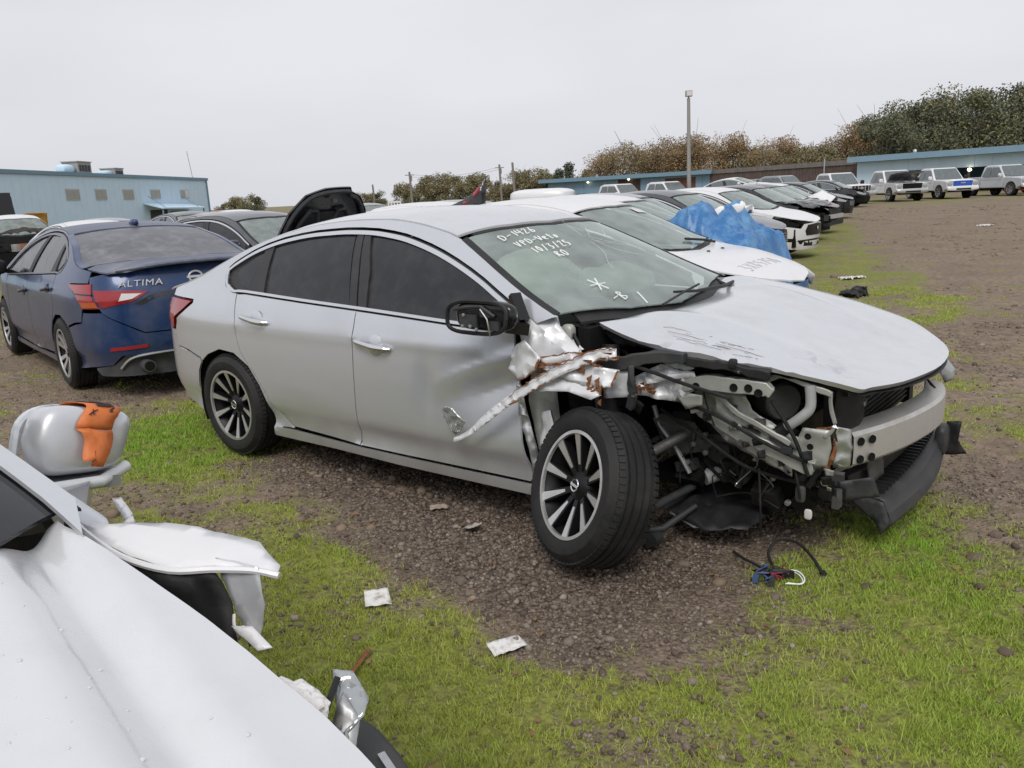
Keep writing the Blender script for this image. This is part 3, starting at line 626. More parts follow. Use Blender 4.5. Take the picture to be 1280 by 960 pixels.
# ---- windscreen writing, chips and cracks (on the glass)
TW = BM.top(-.001)
def ws_at(x0, y0, slope=0):
    def f(u, v): return tuple(TW(np.array([x0-v*.82-slope*u]), np.array([y0+u]), 0)[0])
    return f
mk = MB()
for txt, x0, y0, h in (('D-1426', 1.99, -.50, .058), ('VPD-Veto', 2.075, -.485, .052), ('10/3/25', 2.155, -.455, .056), ('RO', 2.23, -.36, .056)):
    scrawl(txt, ws_at(x0, y0, -.03), h, mk, .0028)
for a in np.linspace(0, math.pi, 4)[:3]+.4:
    mk.tube([tuple(TW(np.array([2.47+q*.05*math.cos(a)]), np.array([-.40+q*.055*math.sin(a)]), 0)[0]) for q in (-1, 1)], .0032, 4)
scrawl('-B', ws_at(2.61, -.44), .075, mk, .0026)
scrawl('/', ws_at(2.655, -.27), .08, mk, .0028)
mk.build('marker_writing', ink, car0, False)
ck = MB()
for k in range(8):
    x, y = 2.13+random.uniform(-.04, .04), .02+random.uniform(-.05, .05); P = []; a = k*.4+random.uniform(-.2, .2)
    for q in range(7): P.append(tuple(TW(np.array([min(2.6, max(1.93, x))]), np.array([max(-.5, min(.5, y))]), 0)[0])); x += .045*math.cos(a); y += .055*math.sin(a); a += random.uniform(-.4, .4)
    ck.tube(P, .0005, 3)
ck.build('glass_crack', ink, car0, False)
# ---- bonnet, pushed up along its right edge
hp = [(2.665, -.695, 1.0), (2.70, -.30, .985), (2.735, 0, .985), (2.70, .35, .985), (2.60, .62, 1.0), (2.55, .80, 1.03), (2.68, .85, 1.035), (2.85, .865, 1.01), (3.03, .87, .975), (3.25, .86, .93), (3.42, .84, .885), (3.58, .80, .835), (3.70, .72, .785), (3.79, .58, .755), (3.83, .38, .745), (3.84, .1, .75), (3.80, -.25, .765), (3.745, -.48, .785), (3.725, -.55, .79), (3.66, -.60, .815), (3.43, -.68, .868), (3.28, -.735, .895), (3.12, -.765, .915), (3.0, -.775, .935), (2.84, -.735, .955), (2.72, -.70, .98)]
P = np.array(densify(smooth_line(hp+[hp[0]], 3)[:-1], .04)); U, F = tri_fill([tuple(p[:2]) for p in P], .035)
d2 = ((U[:, None]-P[None, :, :2])**2).sum(2)+1e-6; wt = d2**-1.6; Z = (wt*P[:, 2]).sum(1)/wt.sum(1); dm = np.sqrt(d2.min(1))
Z += .055*(1-np.exp(-dm/.22))
Z += .012*np.exp(-((U[:, 1]-.52+.10*(U[:, 0]-2.7))/.05)**2)*np.clip((3.7-U[:, 0])/.3, 0, 1)*np.clip((U[:, 0]-2.6)/.2, 0, 1)       # pressed ridges
Z += .012*np.exp(-((U[:, 1]+.42-.10*(U[:, 0]-2.7))/.06)**2)*np.clip((3.5-U[:, 0])/.3, 0, 1)*np.clip((U[:, 0]-2.6)/.2, 0, 1)
near = np.clip(1-(U[:, 1]+.80)/.20, 0, 1)*np.clip((U[:, 0]-2.85)/.2, 0, 1)
Z += near*np.array([.030*fold(x*4, y*26+x*2, 3) for x, y in U])
Z += np.exp(-((U[:, 0]-3.55)/.10)**2-((U[:, 1]+.42)/.12)**2)*np.array([.045*fold(x*11, y*9, 5) for x, y in U])
V = np.column_stack([U, Z]); n0 = len(P)
lip = [(p[0]-(.012 if p[0] > 3.6 else 0), p[1]*.985, p[2]-.018) for p in P]; V2 = np.concatenate([V, V[:n0], lip])
k = len(U); E_ = [(k+i, k+n0+i, k+n0+(i+1) % n0, k+(i+1) % n0) for i in range(n0)]
FF = [f if (U[f[1]][0]-U[f[0]][0])*(U[f[2]][1]-U[f[0]][1])-(U[f[1]][1]-U[f[0]][1])*(U[f[2]][0]-U[f[0]][0]) > 0 else f[::-1] for f in F]
mesh('bonnet', V2, FF+E_, silver_up, car0, True, 50)
mesh('bonnet_liner', [(v[0], v[1]*.97, v[2]-.03-.0*v[0]) for v in V], FF, plast, car0)
sc_ = MB()                                                       # scraped lines along the bent edge
for k in range(9):
    x0 = random.uniform(2.9, 3.3); y0 = -.70+random.uniform(0, .16); L_ = random.uniform(.1, .35); Q = []
    for q in range(8):
        x = x0+L_*q/7; y = y0+.03*q/7+random.uniform(-.006, .006); i = ((U[:, 0]-x)**2+(U[:, 1]-y)**2).argmin(); Q.append((x, y, Z[i]+.0005))
    sc_.tube(Q, .0007, 4)
sc_.build('scrape', plast2, car0, False)
# ---- cowl, wipers
panel('cowl_panel', [(2.60, -.74), (2.69, -.40), (2.75, 0), (2.69, .40), (2.57, .78), (2.46, .76), (2.62, .40), (2.68, 0), (2.62, -.40), (2.50, -.69)], BM.top(.03), plast, car0, .05, gap=0)
for k in range(16):
    x = 2.50+.012*(k % 2); MB().box((2.56+.02*(k//4), -.72+.018*k, .985), (.10, .006, .012)).build('cowl_slat', plast, car0, False)
wp = MB(); wp.tube([(2.66, .70, 1.02), (2.72, .45, 1.03), (2.73, .10, 1.045), (2.70, -.08, 1.06)], [.012, .010, .008, .006], 6); wp.tube([(2.76, -.30, 1.03), (2.72, 0, 1.055), (2.67, .25, 1.06)], .006, 6); wp.build('wiper', plast, car0)
wp = MB(); superbox(wp, (2.57, .80, .985), (.13, .06, .03), .6, 8, 12); wp.tube([(2.45, .78, 1.03), (2.55, .72, 1.02), (2.66, .62, 1.01)], .012, 6); wp.build('cowl_end_piece', plast, car0)
# ---- open mirror, cover gone
mh = MB(); superbox(mh, (2.29, -1.01, 1.055), (.165, .035, .065), .55, 12, 24); mh.bar((2.42, -.90, .99), (2.36, -.98, 1.01), .10, .05); mh.bar((2.40, -.89, 1.02), (2.33, -.86, 1.13), .05, .03); mo = mh.build('wing_mirror', gloss, car0)
def mirror_ring():
    b = MB(); n = 28; Q = []
    for i in range(n):
        a = 2*math.pi*i/n; c_, s_ = math.cos(a), math.sin(a); q = .6
        Q.append((2.26+.170*math.copysign(abs(c_)**q, c_)+(.02*s_), -1.045, 1.05+.070*math.copysign(abs(s_)**q, s_)))
    b.tube(Q+[Q[0]], .010, 6, False); return b
mirror_ring().build('mirror_rim', plast, mo)
mi = MB(); mi.box((2.22, -1.045, 1.035), (.10, .02, .055)); mi.box((2.32, -1.043, 1.07), (.06, .02, .03)); mi.tube([(2.14, -1.05, 1.08), (2.22, -1.06, 1.095), (2.30, -1.055, 1.10), (2.37, -1.05, 1.06)], .008, 6); mi.box((2.37, -1.045, 1.02), (.05, .025, .04)); mi.build('mirror_motor', plast2, mo, False)
mw = MB(); mw.tube([(2.30, -1.06, 1.09), (2.345, -1.07, 1.05), (2.35, -1.065, 1.0), (2.34, -1.05, .975)], .004, 6)
for x, z in ((2.19, 1.01), (2.235, 1.012), (2.20, 1.06), (2.27, 1.00)): mw.lathe([(0, -.004), (.008, -.003), (.008, .004)], 8, Matrix.Translation((x, -1.058, z)))
mw.build('mirror_wire', dullsteel, mo)
# ---- torn right wing: white sheet with orange-brown broken edges
def torn(nm, pts, seed, m=sheet_m, amp=.012, rim=True, res=.018, fs=9, bulge=0, only=None):
    o = sheet(nm, pts, m, car0, res, amp, fs, seed, .002, bulge)
    if rim:                                                        # ragged primer edge, as its own thin bead
        b = MB(); n = len(pts); ks = range(n) if only is None else only
        for i in ks:
            a, c = Vector(pts[i]), Vector(pts[(i+1) % n]); Lq = (c-a).length; st = max(2, int(Lq/.014)); Q = []; rr = []
            for q in range(st+1): Q.append(a.lerp(c, q/st)+Vector((random.uniform(-.004, .004), -.004, random.uniform(-.004, .004)))); rr.append(random.uniform(.0008, .0058))
            b.tube(Q, rr, 5)
        b.build('torn_edge', rust, o, False)
    return o
torn('fender_remnant', [(2.31, -.83, 1.03), (2.40, -.75, 1.08), (2.47, -.74, 1.05), (2.51, -.77, .985), (2.58, -.78, .965), (2.61, -.80, .93), (2.66, -.81, .90), (2.60, -.83, .885), (2.52, -.86, .87), (2.43, -.89, .86), (2.36, -.87, .92)], 2, amp=.022, fs=7, only=(7, 8, 9))
torn('fender_remnant', [(2.40, -.83, 1.055), (2.50, -.81, 1.03), (2.58, -.82, .96), (2.66, -.84, .905), (2.70, -.86, .87), (2.62, -.89, .845), (2.52, -.91, .845), (2.44, -.905, .88), (2.37, -.89, .96)], 17, amp=.030, fs=6, only=(3, 4, 5, 6))
torn('fender_remnant', [(2.50, -.925, .83), (2.62, -.90, .86), (2.70, -.88, .87), (2.79, -.87, .845), (2.86, -.86, .84), (2.84, -.88, .77), (2.74, -.90, .755), (2.62, -.915, .79)], 19, amp=.026, fs=8, only=(0, 1, 2, 4))
torn('fender_remnant', [(2.345, -.915, .90), (2.43, -.93, .945), (2.47, -.935, .91), (2.51, -.93, .87), (2.49, -.94, .82), (2.44, -.945, .78), (2.38, -.93, .76), (2.335, -.925, .81)], 5, amp=.022, fs=10, only=(3, 4, 5))
torn('fender_remnant', [(2.43, -.92, .75), (2.51, -.90, .80), (2.59, -.88, .825), (2.68, -.87, .81), (2.74, -.88, .775), (2.80, -.90, .735), (2.76, -.92, .715), (2.65, -.93, .742), (2.5, -.94, .725)], 7, amp=.016, fs=10, only=(0, 1, 2, 3, 4))
torn('fender_remnant', [(2.59, -.86, .835), (2.64, -.85, .875), (2.71, -.84, .885), (2.745, -.84, .84), (2.73, -.85, .79), (2.68, -.86, .775)], 9, amp=.015, fs=12)
torn('fender_remnant', [(2.73, -.80, .80), (2.80, -.79, .825), (2.88, -.79, .825), (2.885, -.80, .77), (2.88, -.80, .715), (2.77, -.82, .70)], 11, amp=.012, fs=9, only=(5, 0))
torn('fender_remnant', [(2.50, -.90, .87), (2.60, -.87, .89), (2.68, -.85, .895), (2.66, -.86, .86), (2.58, -.89, .85), (2.50, -.915, .835)], 13, amp=.012, fs=14)
st_ = [(2.84, -.84, .925), (2.77, -.86, .92), (2.68, -.90, .885), (2.59, -.93, .84), (2.47, -.95, .77), (2.34, -.965, .685), (2.21, -.975, .588), (2.11, -.98, .50), (2.02, -.985, .455)]
st2 = [(x+.010-.012*(i == 8), y-.012, z-.046+.022*(i > 6)) for i, (x, y, z) in enumerate(st_)]
torn('fender_strip', smooth_line(st_, 4)+smooth_line(st2, 4)[::-1], 4, amp=.012, fs=16, res=.012, rim=False)
b = MB()
for off, rr0 in ((-.046, .0062), (-.002, .003)):
    Q = smooth_line(st_[:7], 7); b.tube([(x+random.uniform(-.006, .006), y-.009, z+off+random.uniform(-.004, .004)) for x, y, z in Q[:-8]], [random.uniform(.0015, rr0*1.2) for q in Q[:-8]], 5)
for k in range(13):                                               # splintered primer between the sheets
    x = random.uniform(2.46, 2.86); z = .80+.25*(x-2.46)+random.uniform(-.035, .035); dx = random.uniform(.02, .05)
    b.prism([(x, -.905, z), (x+dx, -.90, z+random.uniform(0, .02)), (x+dx*.8, -.895, z-random.uniform(.005, .022))], (0, .006, 0))
for k in range(12):
    x = random.uniform(2.72, 2.79); z = random.uniform(.70, .82); b.prism([(x, -.905, z), (x+random.uniform(.01, .03), -.90, z+.015), (x+.012, -.9, z-random.uniform(.01, .03))], (0, .006, 0))
b.build('broken_primer', rust, car0, False)
sheet('lamp_bracket', [(1.955, -.985, .565), (1.985, -1.0, .605), (2.03, -.99, .600), (2.065, -.985, .565), (2.09, -.975, .535), (2.055, -.98, .485), (2.03, -.985, .47), (2.005, -.99, .495)], dullsteel, car0, .01, .012, 22, 3, .003)
for k in range(4): MB().bar((1.975+.018*k, -1.003, .592-.012*k), (2.025+.012*k, -1.0, .49), .004, .004).build('bracket_rib', dullsteel, car0, False)
# door edge, hinge post, inner wing behind the wheel
sheet('hinge_pillar', [(2.375, -.80, .86), (2.47, -.78, .84), (2.48, -.76, .60), (2.50, -.76, .36), (2.42, -.80, .24), (2.40, -.83, .45), (2.36, -.83, .65)], ecoat, car0, .03, .016, 8, 6)
sheet('bent_door_edge', [(2.335, -.885, .735), (2.362, -.88, .73), (2.375, -.87, .62), (2.42, -.86, .44), (2.44, -.86, .30), (2.415, -.875, .27), (2.395, -.885, .42), (2.35, -.892, .58)], dullsteel, car0, .015, .012, 14, 8)
h = MB()
for z in (.42, .46, .49): h.lathe([(0, -.012), (.014, -.010), (.016, .0), (.008, .02)], 8, Matrix.Translation((2.47, -.80, z)))
h.tube([(2.44, -.80, .455), (2.50, -.82, .46), (2.53, -.80, .475)], .007, 6); h.tube([(2.45, -.80, .60), (2.47, -.80, .52), (2.47, -.80, .42)], .012, 6); h.build('door_hinge', dullsteel, car0)
sheet('inner_wing', [(2.50, -.74, .80), (2.62, -.72, .84), (2.66, -.70, .60), (2.64, -.68, .40), (2.54, -.72, .40)], plast, car0, .04, .02, 6, 3)
sheet('inner_wing', [(2.60, -.74, .79), (2.76, -.72, .76), (2.72, -.72, .68), (2.64, -.72, .60)], ecoat, car0, .03, .012, 6, 5)
# ---- engine bay, seen through the missing corner
bulk = MB(); bulk.box((2.62, 0, .62), (.06, 1.5, .72)); bulk.box((3.05, .62, .58), (.9, .06, .42)); bulk.box((3.05, .12, .20), (.7, .9, .05)); bulk.build('bulkhead', void, car0, False)
en = MB(); superbox(en, (3.08, .10, .56), (.27, .36, .26), .35, 10, 18); superbox(en, (3.05, -.22, .42), (.20, .16, .17), .5, 10, 16); superbox(en, (3.0, .0, .86), (.22, .34, .04), .3, 8, 16)
for k in range(6): en.box((3.30+.004*k, -.10+.09*k, .62), (.10, .03, .20))
en.build('engine_block', plast, car0)
for y, z, r, x in ((-.36, .40, .07, 3.06), (-.38, .55, .05, 3.16), (-.34, .48, .045, 2.94), (-.36, .30, .055, 3.17)):
    MB().lathe([(0, -.03), (r*.5, -.03), (r, -.02), (r, .01), (r*.9, .012), (r*.9, .03)], 24, Matrix.Translation((x, y, z))).build('belt_pulley', greymetal, car0)
MB().tube([(3.22, -.40, .58), (3.30, -.40, .50), (3.24, -.40, .32), (3.12, -.40, .26), (3.02, -.40, .34)], .009, 6).build('drive_belt', plast, car0)
MB().tube([(3.02, -.40, .265), (3.10, -.30, .295)], [.040, .040], 24).build('oil_filter', mat('pale_filter_can', (.52, .55, .55), .4, .2, .5, dirt=(.25, .22, .18), dscale=20, damt=.6), car0)
fn = MB()
for k in range(13): fn.bar((2.84+.013*k, -.50, .555-.002*k), (2.89+.014*k, -.44, .37+.004*k), .004, .05)
fn.build('cooling_fin', greymetal, car0, False)
MB().tube([(2.82, -.50, .60), (2.85, -.50, .51), (2.93, -.50, .42), (3.0, -.50, .31)], .012, 8).build('gearbox_rib', dullsteel, car0)
ax = MB(); ax.tube([(2.76, -.86, .345), (2.80, -.76, .37)], .055, 18); ax.tube([(2.80, -.76, .37), (2.98, -.50, .49)], .024, 12); ax.build('drive_shaft', greymetal, car0)
for k in range(6): MB().lathe([(.046, -.010), (.056-.003*k, 0), (.046, .010)], 18, Matrix.Translation(Vector((2.795, -.72, .375)).lerp(Vector((2.90, -.60, .435)), k/6)) @ Vector((.57, -.74, .35)).to_track_quat('-Y', 'Z').to_matrix().to_4x4(), True).build('boot_fold', plast2, car0)
MB().tube([(2.72, -.72, .50), (2.70, -.66, .90)], [.055, .04], 14).build('damper_strut', plast, car0)
cs = MB(); cs.tube([(2.71+.075*math.cos(a), -.68+.075*math.sin(a), .62+.035*a/2) for a in np.linspace(0, 14, 90)], .008, 6); cs.build('coil_spring', plast, car0)
la = MB(); la.tube([(2.78, -.84, .22), (2.86, -.66, .15), (2.98, -.42, .22)], [.018, .022, .018], 10); la.lathe([(0, -.03), (.03, -.03), (.03, .03), (0, .03)], 12, Matrix.Translation((2.93, -.70, .055))); la.tube([(2.86, -.72, .08), (2.95, -.66, .09), (3.03, -.50, .16)], [.014, .017, .013], 10); la.build('suspension_arm', plast2, car0)
ut = sheet('undershield', [(2.95, -.55, .13), (3.12, -.58, .09), (3.28, -.52, .12), (3.34, -.30, .16), (3.2, -.2, .20), (2.95, -.25, .22)], plast, car0, .04, .03, 7, 5)
sheet('undershield', [(2.80, -.48, .12), (3.0, -.52, .09), (3.10, -.40, .13), (2.9, -.3, .17)], plast2, car0, .04, .03, 7, 9)
MB().tube([(2.90, -.50, .10), (3.05, -.56, .085), (3.2, -.52, .10)], .006, 6).build('edge_wire', dullsteel, car0)
for k in range(46):                                               # the dark tangle of hoses, pumps and brackets
    x, y, z = random.uniform(2.86, 3.52), random.uniform(-.50, -.18), random.uniform(.22, .66)
    mm_ = random.choice((plast, plast, plast2, gloss, greymetal, void))
    if k % 2: MB().tube(smooth_line([(x+random.uniform(-.16, .16)*q, y+random.uniform(-.06, .06), z+random.uniform(-.09, .09)) for q in (-1, -.4, .3, 1)], 4), random.uniform(.006, .017), 7).build('hose', mm_, car0)
    else: MB().box((x, y, z), (random.uniform(.04, .13), random.uniform(.04, .08), random.uniform(.03, .10)), Matrix.Rotation(random.uniform(0, 3), 3, random.choice('XYZ')), random.uniform(.7, 1)).build('engine_part', mm_, car0, False)
for k in range(8):
    x, z = random.uniform(2.95, 3.45), random.uniform(.25, .55); MB().lathe([(0, -.008), (.012, -.006), (.013, .01)], 8, Matrix.Translation((x, -.50, z))).build('bolt', dullsteel, car0)
for k in range(6):
    P_ = [(3.0+.07*k+random.uniform(-.05, .05), -.52+random.uniform(-.03, .03), .50-.06*q+random.uniform(-.05, .05)) for q in range(5)]; MB().tube(smooth_line(P_, 4), .003, 5).build('loose_wire', random.choice((plast, dullsteel, plast)), car0)
for k in range(34):                                               # small brackets, clips and torn tabs round the rails
    x = random.uniform(3.06, 3.64); z = (.74-.5*(x-3.06))+random.uniform(-.09, .05); y = -.655+random.uniform(-.02, .06); m_ = random.choice((ecoat, dullsteel, plast, plast2, greymetal, sheet_m)); w_ = random.uniform(.015, .05)
    if k % 3: sheet('torn_tab', [(x, y, z), (x+w_, y-.01, z+random.uniform(-.01, .02)), (x+w_*.9, y+.012, z-w_*.6), (x+w_*.2, y, z-w_*.7)], m_, car0, .012, .008, 18, k, .002)
    else: MB().box((x, y, z), (w_, .02, w_*.6), Matrix.Rotation(random.uniform(-.6, .6), 3, 'Y')).build('bracket', m_, car0, False)
for pts in ([(2.66, -.80, .88), (2.9, -.80, .845), (3.1, -.77, .80), (3.3, -.74, .74)], [(3.0, -.70, .70), (3.2, -.68, .66), (3.4, -.66, .57), (3.55, -.64, .50)], [(3.44, -.68, .74), (3.52, -.65, .60), (3.56, -.63, .44)], [(2.9, -.6, .62), (3.1, -.58, .52), (3.3, -.56, .40), (3.52, -.55, .38)]):
    MB().tube(smooth_line([(a+random.uniform(-.01, .01), b_, c+random.uniform(-.01, .01)) for a, b_, c in pts], 5), .008, 7).build('wiring_loom', plast, car0)
sheet('torn_liner', [(2.44, -.84, .60), (2.50, -.86, .62), (2.54, -.84, .45), (2.50, -.83, .30), (2.45, -.84, .26), (2.43, -.85, .42)], sheet_m, car0, .02, .022, 9, 8)
sheet('torn_liner', [(2.60, -.74, .74), (2.80, -.76, .73), (2.90, -.74, .66), (2.86, -.70, .60), (2.70, -.70, .66)], plast, car0, .025, .02, 9, 5)
# black fender rail and strap
def beam3(nm, pts, wd, ht, m, par=None, bend=.004):
    b = MB(); P = smooth_line(pts, 4)
    n = len(P); V = []
    for i, p in enumerate(P):
        t = Vector(P[min(i+1, n-1)])-Vector(P[max(i-1, 0)]); t.normalize(); up = Vector((0, 0, 1)); sd = up.cross(t).normalized(); up = t.cross(sd)
        j = [random.uniform(-bend, bend) for _ in range(4)]
        h_ = ht[min(int(i/n*len(ht)), len(ht)-1)] if hasattr(ht, '__len__') else ht
        for k, (a, c) in enumerate(((-1, -1), (1, -1), (1, 1), (-1, 1))): V.append(Vector(p)+sd*a*wd/2+up*(c*h_/2+j[k]))
    F = [(3, 2, 1, 0), tuple(range(4*n-4, 4*n))]+[(4*i+k, 4*i+(k+1) % 4, 4*i+4+(k+1) % 4, 4*i+4+k) for i in range(n-1) for k in range(4)]
    b.add(V, F); o = b.build(nm, m, par or car0, True, 30); md = o.modifiers.new('b', 'BEVEL'); md.width = .004; md.segments = 2; return o
beam3('fender_rail', [(2.64, -.79, .805), (2.74, -.79, .83), (2.84, -.785, .855), (2.98, -.78, .89), (3.12, -.775, .898)], .05, (.05, .055, .055, .05, .04), plast2)
beam3('fender_rail', [(3.10, -.75, .885), (3.20, -.735, .875), (3.28, -.725, .872), (3.36, -.715, .855), (3.435, -.70, .845)], .04, .035, plast)
MB().lathe([(0, -.005), (.006, -.004), (.006, .01)], 8, Matrix.Translation((3.33, -.745, .855))).build('screw', chrome, car0)
beam3('hanging_strap', [(2.895, -.82, .855), (2.90, -.825, .78), (2.905, -.825, .73), (2.885, -.82, .67)], .022, .035, plast2)
b = MB(); superbox(b, (3.30, -.735, .882), (.018, .015, .022), .6, 6, 8); b.build('clip', plast, car0)
# crumpled upper apron with primer tears
o = sheet('crumpled_apron', [(2.86, -.745, .785), (2.92, -.73, .82), (2.98, -.72, .85), (3.05, -.72, .835), (3.12, -.715, .805), (3.12, -.72, .75), (3.06, -.735, .70), (2.98, -.745, .705), (2.92, -.75, .715), (2.86, -.75, .71)], sheet_m, car0, .020, .034, 9, 12)
torn('crumpled_flange', [(2.93, -.77, .80), (3.02, -.75, .84), (3.13, -.73, .835), (3.14, -.735, .815), (3.04, -.76, .80), (2.95, -.785, .775)], 15, sheet_m, .02, False, .02, 9)
b = MB()
for k in range(24):
    x = random.uniform(2.87, 2.97); z = .755+random.uniform(-.02, .02); b.prism([(x, -.785, z), (x+random.uniform(.01, .03), -.78, z+.008), (x+.012, -.775, z-random.uniform(.004, .016))], (0, .006, 0))
b.build('broken_primer', rust, car0, False)
sheet('headlamp_bracket', [(2.98, -.74, .87), (3.06, -.72, .875), (3.13, -.715, .845), (3.10, -.72, .83), (3.02, -.735, .845)], mat('clear_plastic', (.45, .47, .46), .2, 0, .6), car0, .015, .01, 10, 2)
beam3('upper_rail', [(3.06, -.70, .765), (3.16, -.70, .788), (3.28, -.70, .79), (3.40, -.70, .792), (3.44, -.69, .775)], .05, (.055, .062, .06, .055, .04), ecoat, bend=.003)
for x, z in ((3.30, .786), (3.36, .79), (3.40, .775), (3.14, .772)):
    MB().lathe([(0, 0), (.012, 0), (.016, -.003), (.017, .003)], 14, Matrix.Translation((x, -.727, z))).build('bolt_hole', void, car0)
sheet('bent_tab', [(3.06, -.735, .72), (3.12, -.74, .745), (3.17, -.73, .74), (3.17, -.73, .70), (3.10, -.735, .675)], ecoat, car0, .014, .006, 9, 2)
dg = sheet('strut_apron', [(3.08, -.63, .735), (3.20, -.64, .745), (3.31, -.635, .735), (3.335, -.62, .675), (3.42, -.62, .625), (3.52, -.62, .585), (3.52, -.61, .53), (3.36, -.63, .595), (3.22, -.635, .625), (3.10, -.62, .67)], ecoat, car0, .016, .016, 9, 4)
beam3('strut_apron_rib', [(3.20, -.655, .735), (3.27, -.655, .675), (3.36, -.65, .63), (3.50, -.64, .565)], .012, .022, ecoat, bend=.003)
beam3('frame_rail', [(3.10, -.60, .655), (3.22, -.605, .595), (3.36, -.605, .545), (3.50, -.60, .49), (3.58, -.59, .47)], .06, .055, ecoat, bend=.006)
sheet('torn_splash_panel', [(3.12, -.62, .63), (3.24, -.63, .575), (3.38, -.63, .52), (3.50, -.62, .46), (3.50, -.61, .42), (3.36, -.62, .475), (3.22, -.62, .53)], dullsteel, car0, .016, .016, 12, 6)
sheet('side_bracket', [(3.53, -.60, .625), (3.63, -.59, .625), (3.635, -.58, .55), (3.62, -.58, .47), (3.50, -.59, .455), (3.49, -.60, .52)], ecoat, car0, .016, .010, 10, 3)
for x, z in ((3.56, .60), (3.57, .56), (3.55, .50), (3.22, .70), (3.27, .655), (3.43, .60)): MB().lathe([(0, 0), (.009, 0), (.012, -.003), (.013, .003)], 12, Matrix.Translation((x, -.628, z))).build('bolt_hole', void, car0)
beam3('lamp_support', [(3.39, -.60, .80), (3.45, -.60, .825), (3.54, -.595, .80), (3.63, -.58, .765)], .03, .022, ecoat, bend=.004)
beam3('grille_upright', [(3.625, -.585, .775), (3.632, -.585, .70), (3.645, -.58, .64), (3.61, -.59, .595)], .012, .014, dullsteel, bend=.002)
MB().tube(smooth_line([(3.555, -.61, .80), (3.56, -.61, .715), (3.53, -.62, .672), (3.46, -.62, .612)], 5), .020, 14).build('coolant_pipe', mat('grey_hose', (.36, .37, .37), .5, 0, .4, dirt=(.2, .19, .17), dscale=12, damt=.5), car0)
MB().tube([(3.475, -.62, .625), (3.445, -.62, .60)], [.026, .026], 14).build('hose_coupling', plast, car0)
MB().tube([(3.446, -.62, .601), (3.440, -.62, .596)], .018, 14).build('hose_end', airbag, car0)
MB().lathe([(0, -.03), (.07, -.03), (.078, -.02), (.078, .06), (.068, .07), (.068, .12), (.06, .13)], 28, Matrix.Translation((3.41, -.52, .70)) @ Matrix.Rotation(.9, 4, 'Z')).build('air_box', plast2, car0)
# radiator pack
rd = MB(); rd.box((3.56, .20, .60), (.05, 1.14, .30)); rad = rd.build('radiator', plast2, car0, False)
for k in range(12): MB().box((3.592, .22, .475+.0225*k), (.012, 1.0, .006)).build('radiator_fin', greymetal, rad, False)
for y in (-.36, .74): MB().box((3.575, y, .60), (.07, .07, .34)).build('radiator_tank', plast, rad, False)
sp = MB(); sp.box((3.60, .10, .765), (.10, 1.1, .03)); sp.box((3.62, .05, .735), (.03, .9, .04)); sp.build('slam_panel', plast, car0, False)
for k in range(9): MB().box((3.615, -.33+.02*(k % 3)+.03*k, .66+.018*((k*5) % 4)), (.03, .045, .03), .3*k).build('broken_plastic', plast if k % 2 else plast2, car0, False)
sheet('air_guide', [(3.60, -.44, .76), (3.66, -.30, .74), (3.67, -.28, .60), (3.63, -.40, .50), (3.60, -.46, .56)], plast, car0, .03, .014, 8, 4)
MB().box((3.64, -.22, .655), (.03, .07, .018), .2).build('label_plate', lamp_clr, car0, False)
# crash beam: hollow bowed aluminium box with bolt holes at the end
arc = [(3.655, -.40), (3.715, -.24), (3.765, -.06), (3.80, .14), (3.815, .33), (3.80, .50), (3.765, .64)]
arc = smooth_line(arc, 4); V = []; F = []
for i, (x, y) in enumerate(arc):
    a = arc[min(i+1, len(arc)-1)]; c = arc[max(i-1, 0)]; t = np.array([a[0]-c[0], a[1]-c[1]]); t /= np.linalg.norm(t); nx, ny = t[1], -t[0]
    for dd, z in ((0, .425), (.012, .44), (.014, .49), (.012, .555), (0, .57), (-.075, .585), (-.075, .41)): V.append((x+nx*dd, y+ny*dd, z))
m = 7
for i in range(len(arc)-1):
    for k in range(m): F.append((i*m+k, i*m+(k+1) % m, (i+1)*m+(k+1) % m, (i+1)*m+k))
F.append(tuple(range(m*(len(arc)-1), m*len(arc))))
bo = mesh('crash_beam', V, [f[::-1] for f in F], alu, car0, True, 25)
for (x, y), z in (((3.70, -.31), .53), ((3.70, -.31), .455), ((3.672, -.365), .53), ((3.672, -.365), .455)):
    t = Vector((.9, -.42, 0)).normalized(); MB().lathe([(0, -.004), (.014, -.004), (.017, -.006), (.018, 0)], 16, Matrix.Translation((x+.012, y-.006, z)) @ t.to_track_quat('-Y', 'Z').to_matrix().to_4x4()).build('bolt_hole', void, bo)
sheet('beam_end_plate', [(3.60, -.44, .60), (3.655, -.405, .585), (3.665, -.405, .50), (3.655, -.405, .42), (3.60, -.43, .42), (3.585, -.45, .50)], dullsteel, car0, .014, .010, 14, 3)
sheet('crushed_frame_tip', [(3.55, -.50, .60), (3.60, -.46, .605), (3.62, -.45, .50), (3.60, -.46, .42), (3.54, -.50, .42)], rust, car0, .012, .02, 16, 7)
beam3('crash_bracket', [(3.60, -.50, .60), (3.60, -.50, .52), (3.56, -.52, .42), (3.53, -.53, .36)], .03, .03, plast)
MB().lathe([(0, -.012), (.016, -.012), (.016, .01), (0, .01)], 10, Matrix.Translation((3.60, -.52, .39))).build('bolt', chrome, car0)
for k in range(14): MB().box((3.55+random.uniform(-.06, .10), -.42+random.uniform(-.10, .10), .36+random.uniform(-.06, .06)), (random.uniform(.02, .05), random.uniform(.02, .04), random.uniform(.02, .05)), random.uniform(0, 3)).build('broken_plastic', random.choice((plast, plast2, greymetal, plast)), car0, False)
sheet('lower_bracket', [(3.62, -.44, .37), (3.74, -.36, .385), (3.76, -.34, .30), (3.64, -.42, .28)], plast2, car0, .02, .008, 8, 3)
beam3('lower_crossbar', [(3.60, -.30, .33), (3.64, .0, .31), (3.66, .3, .31), (3.64, .6, .31)], .05, .05, plast)
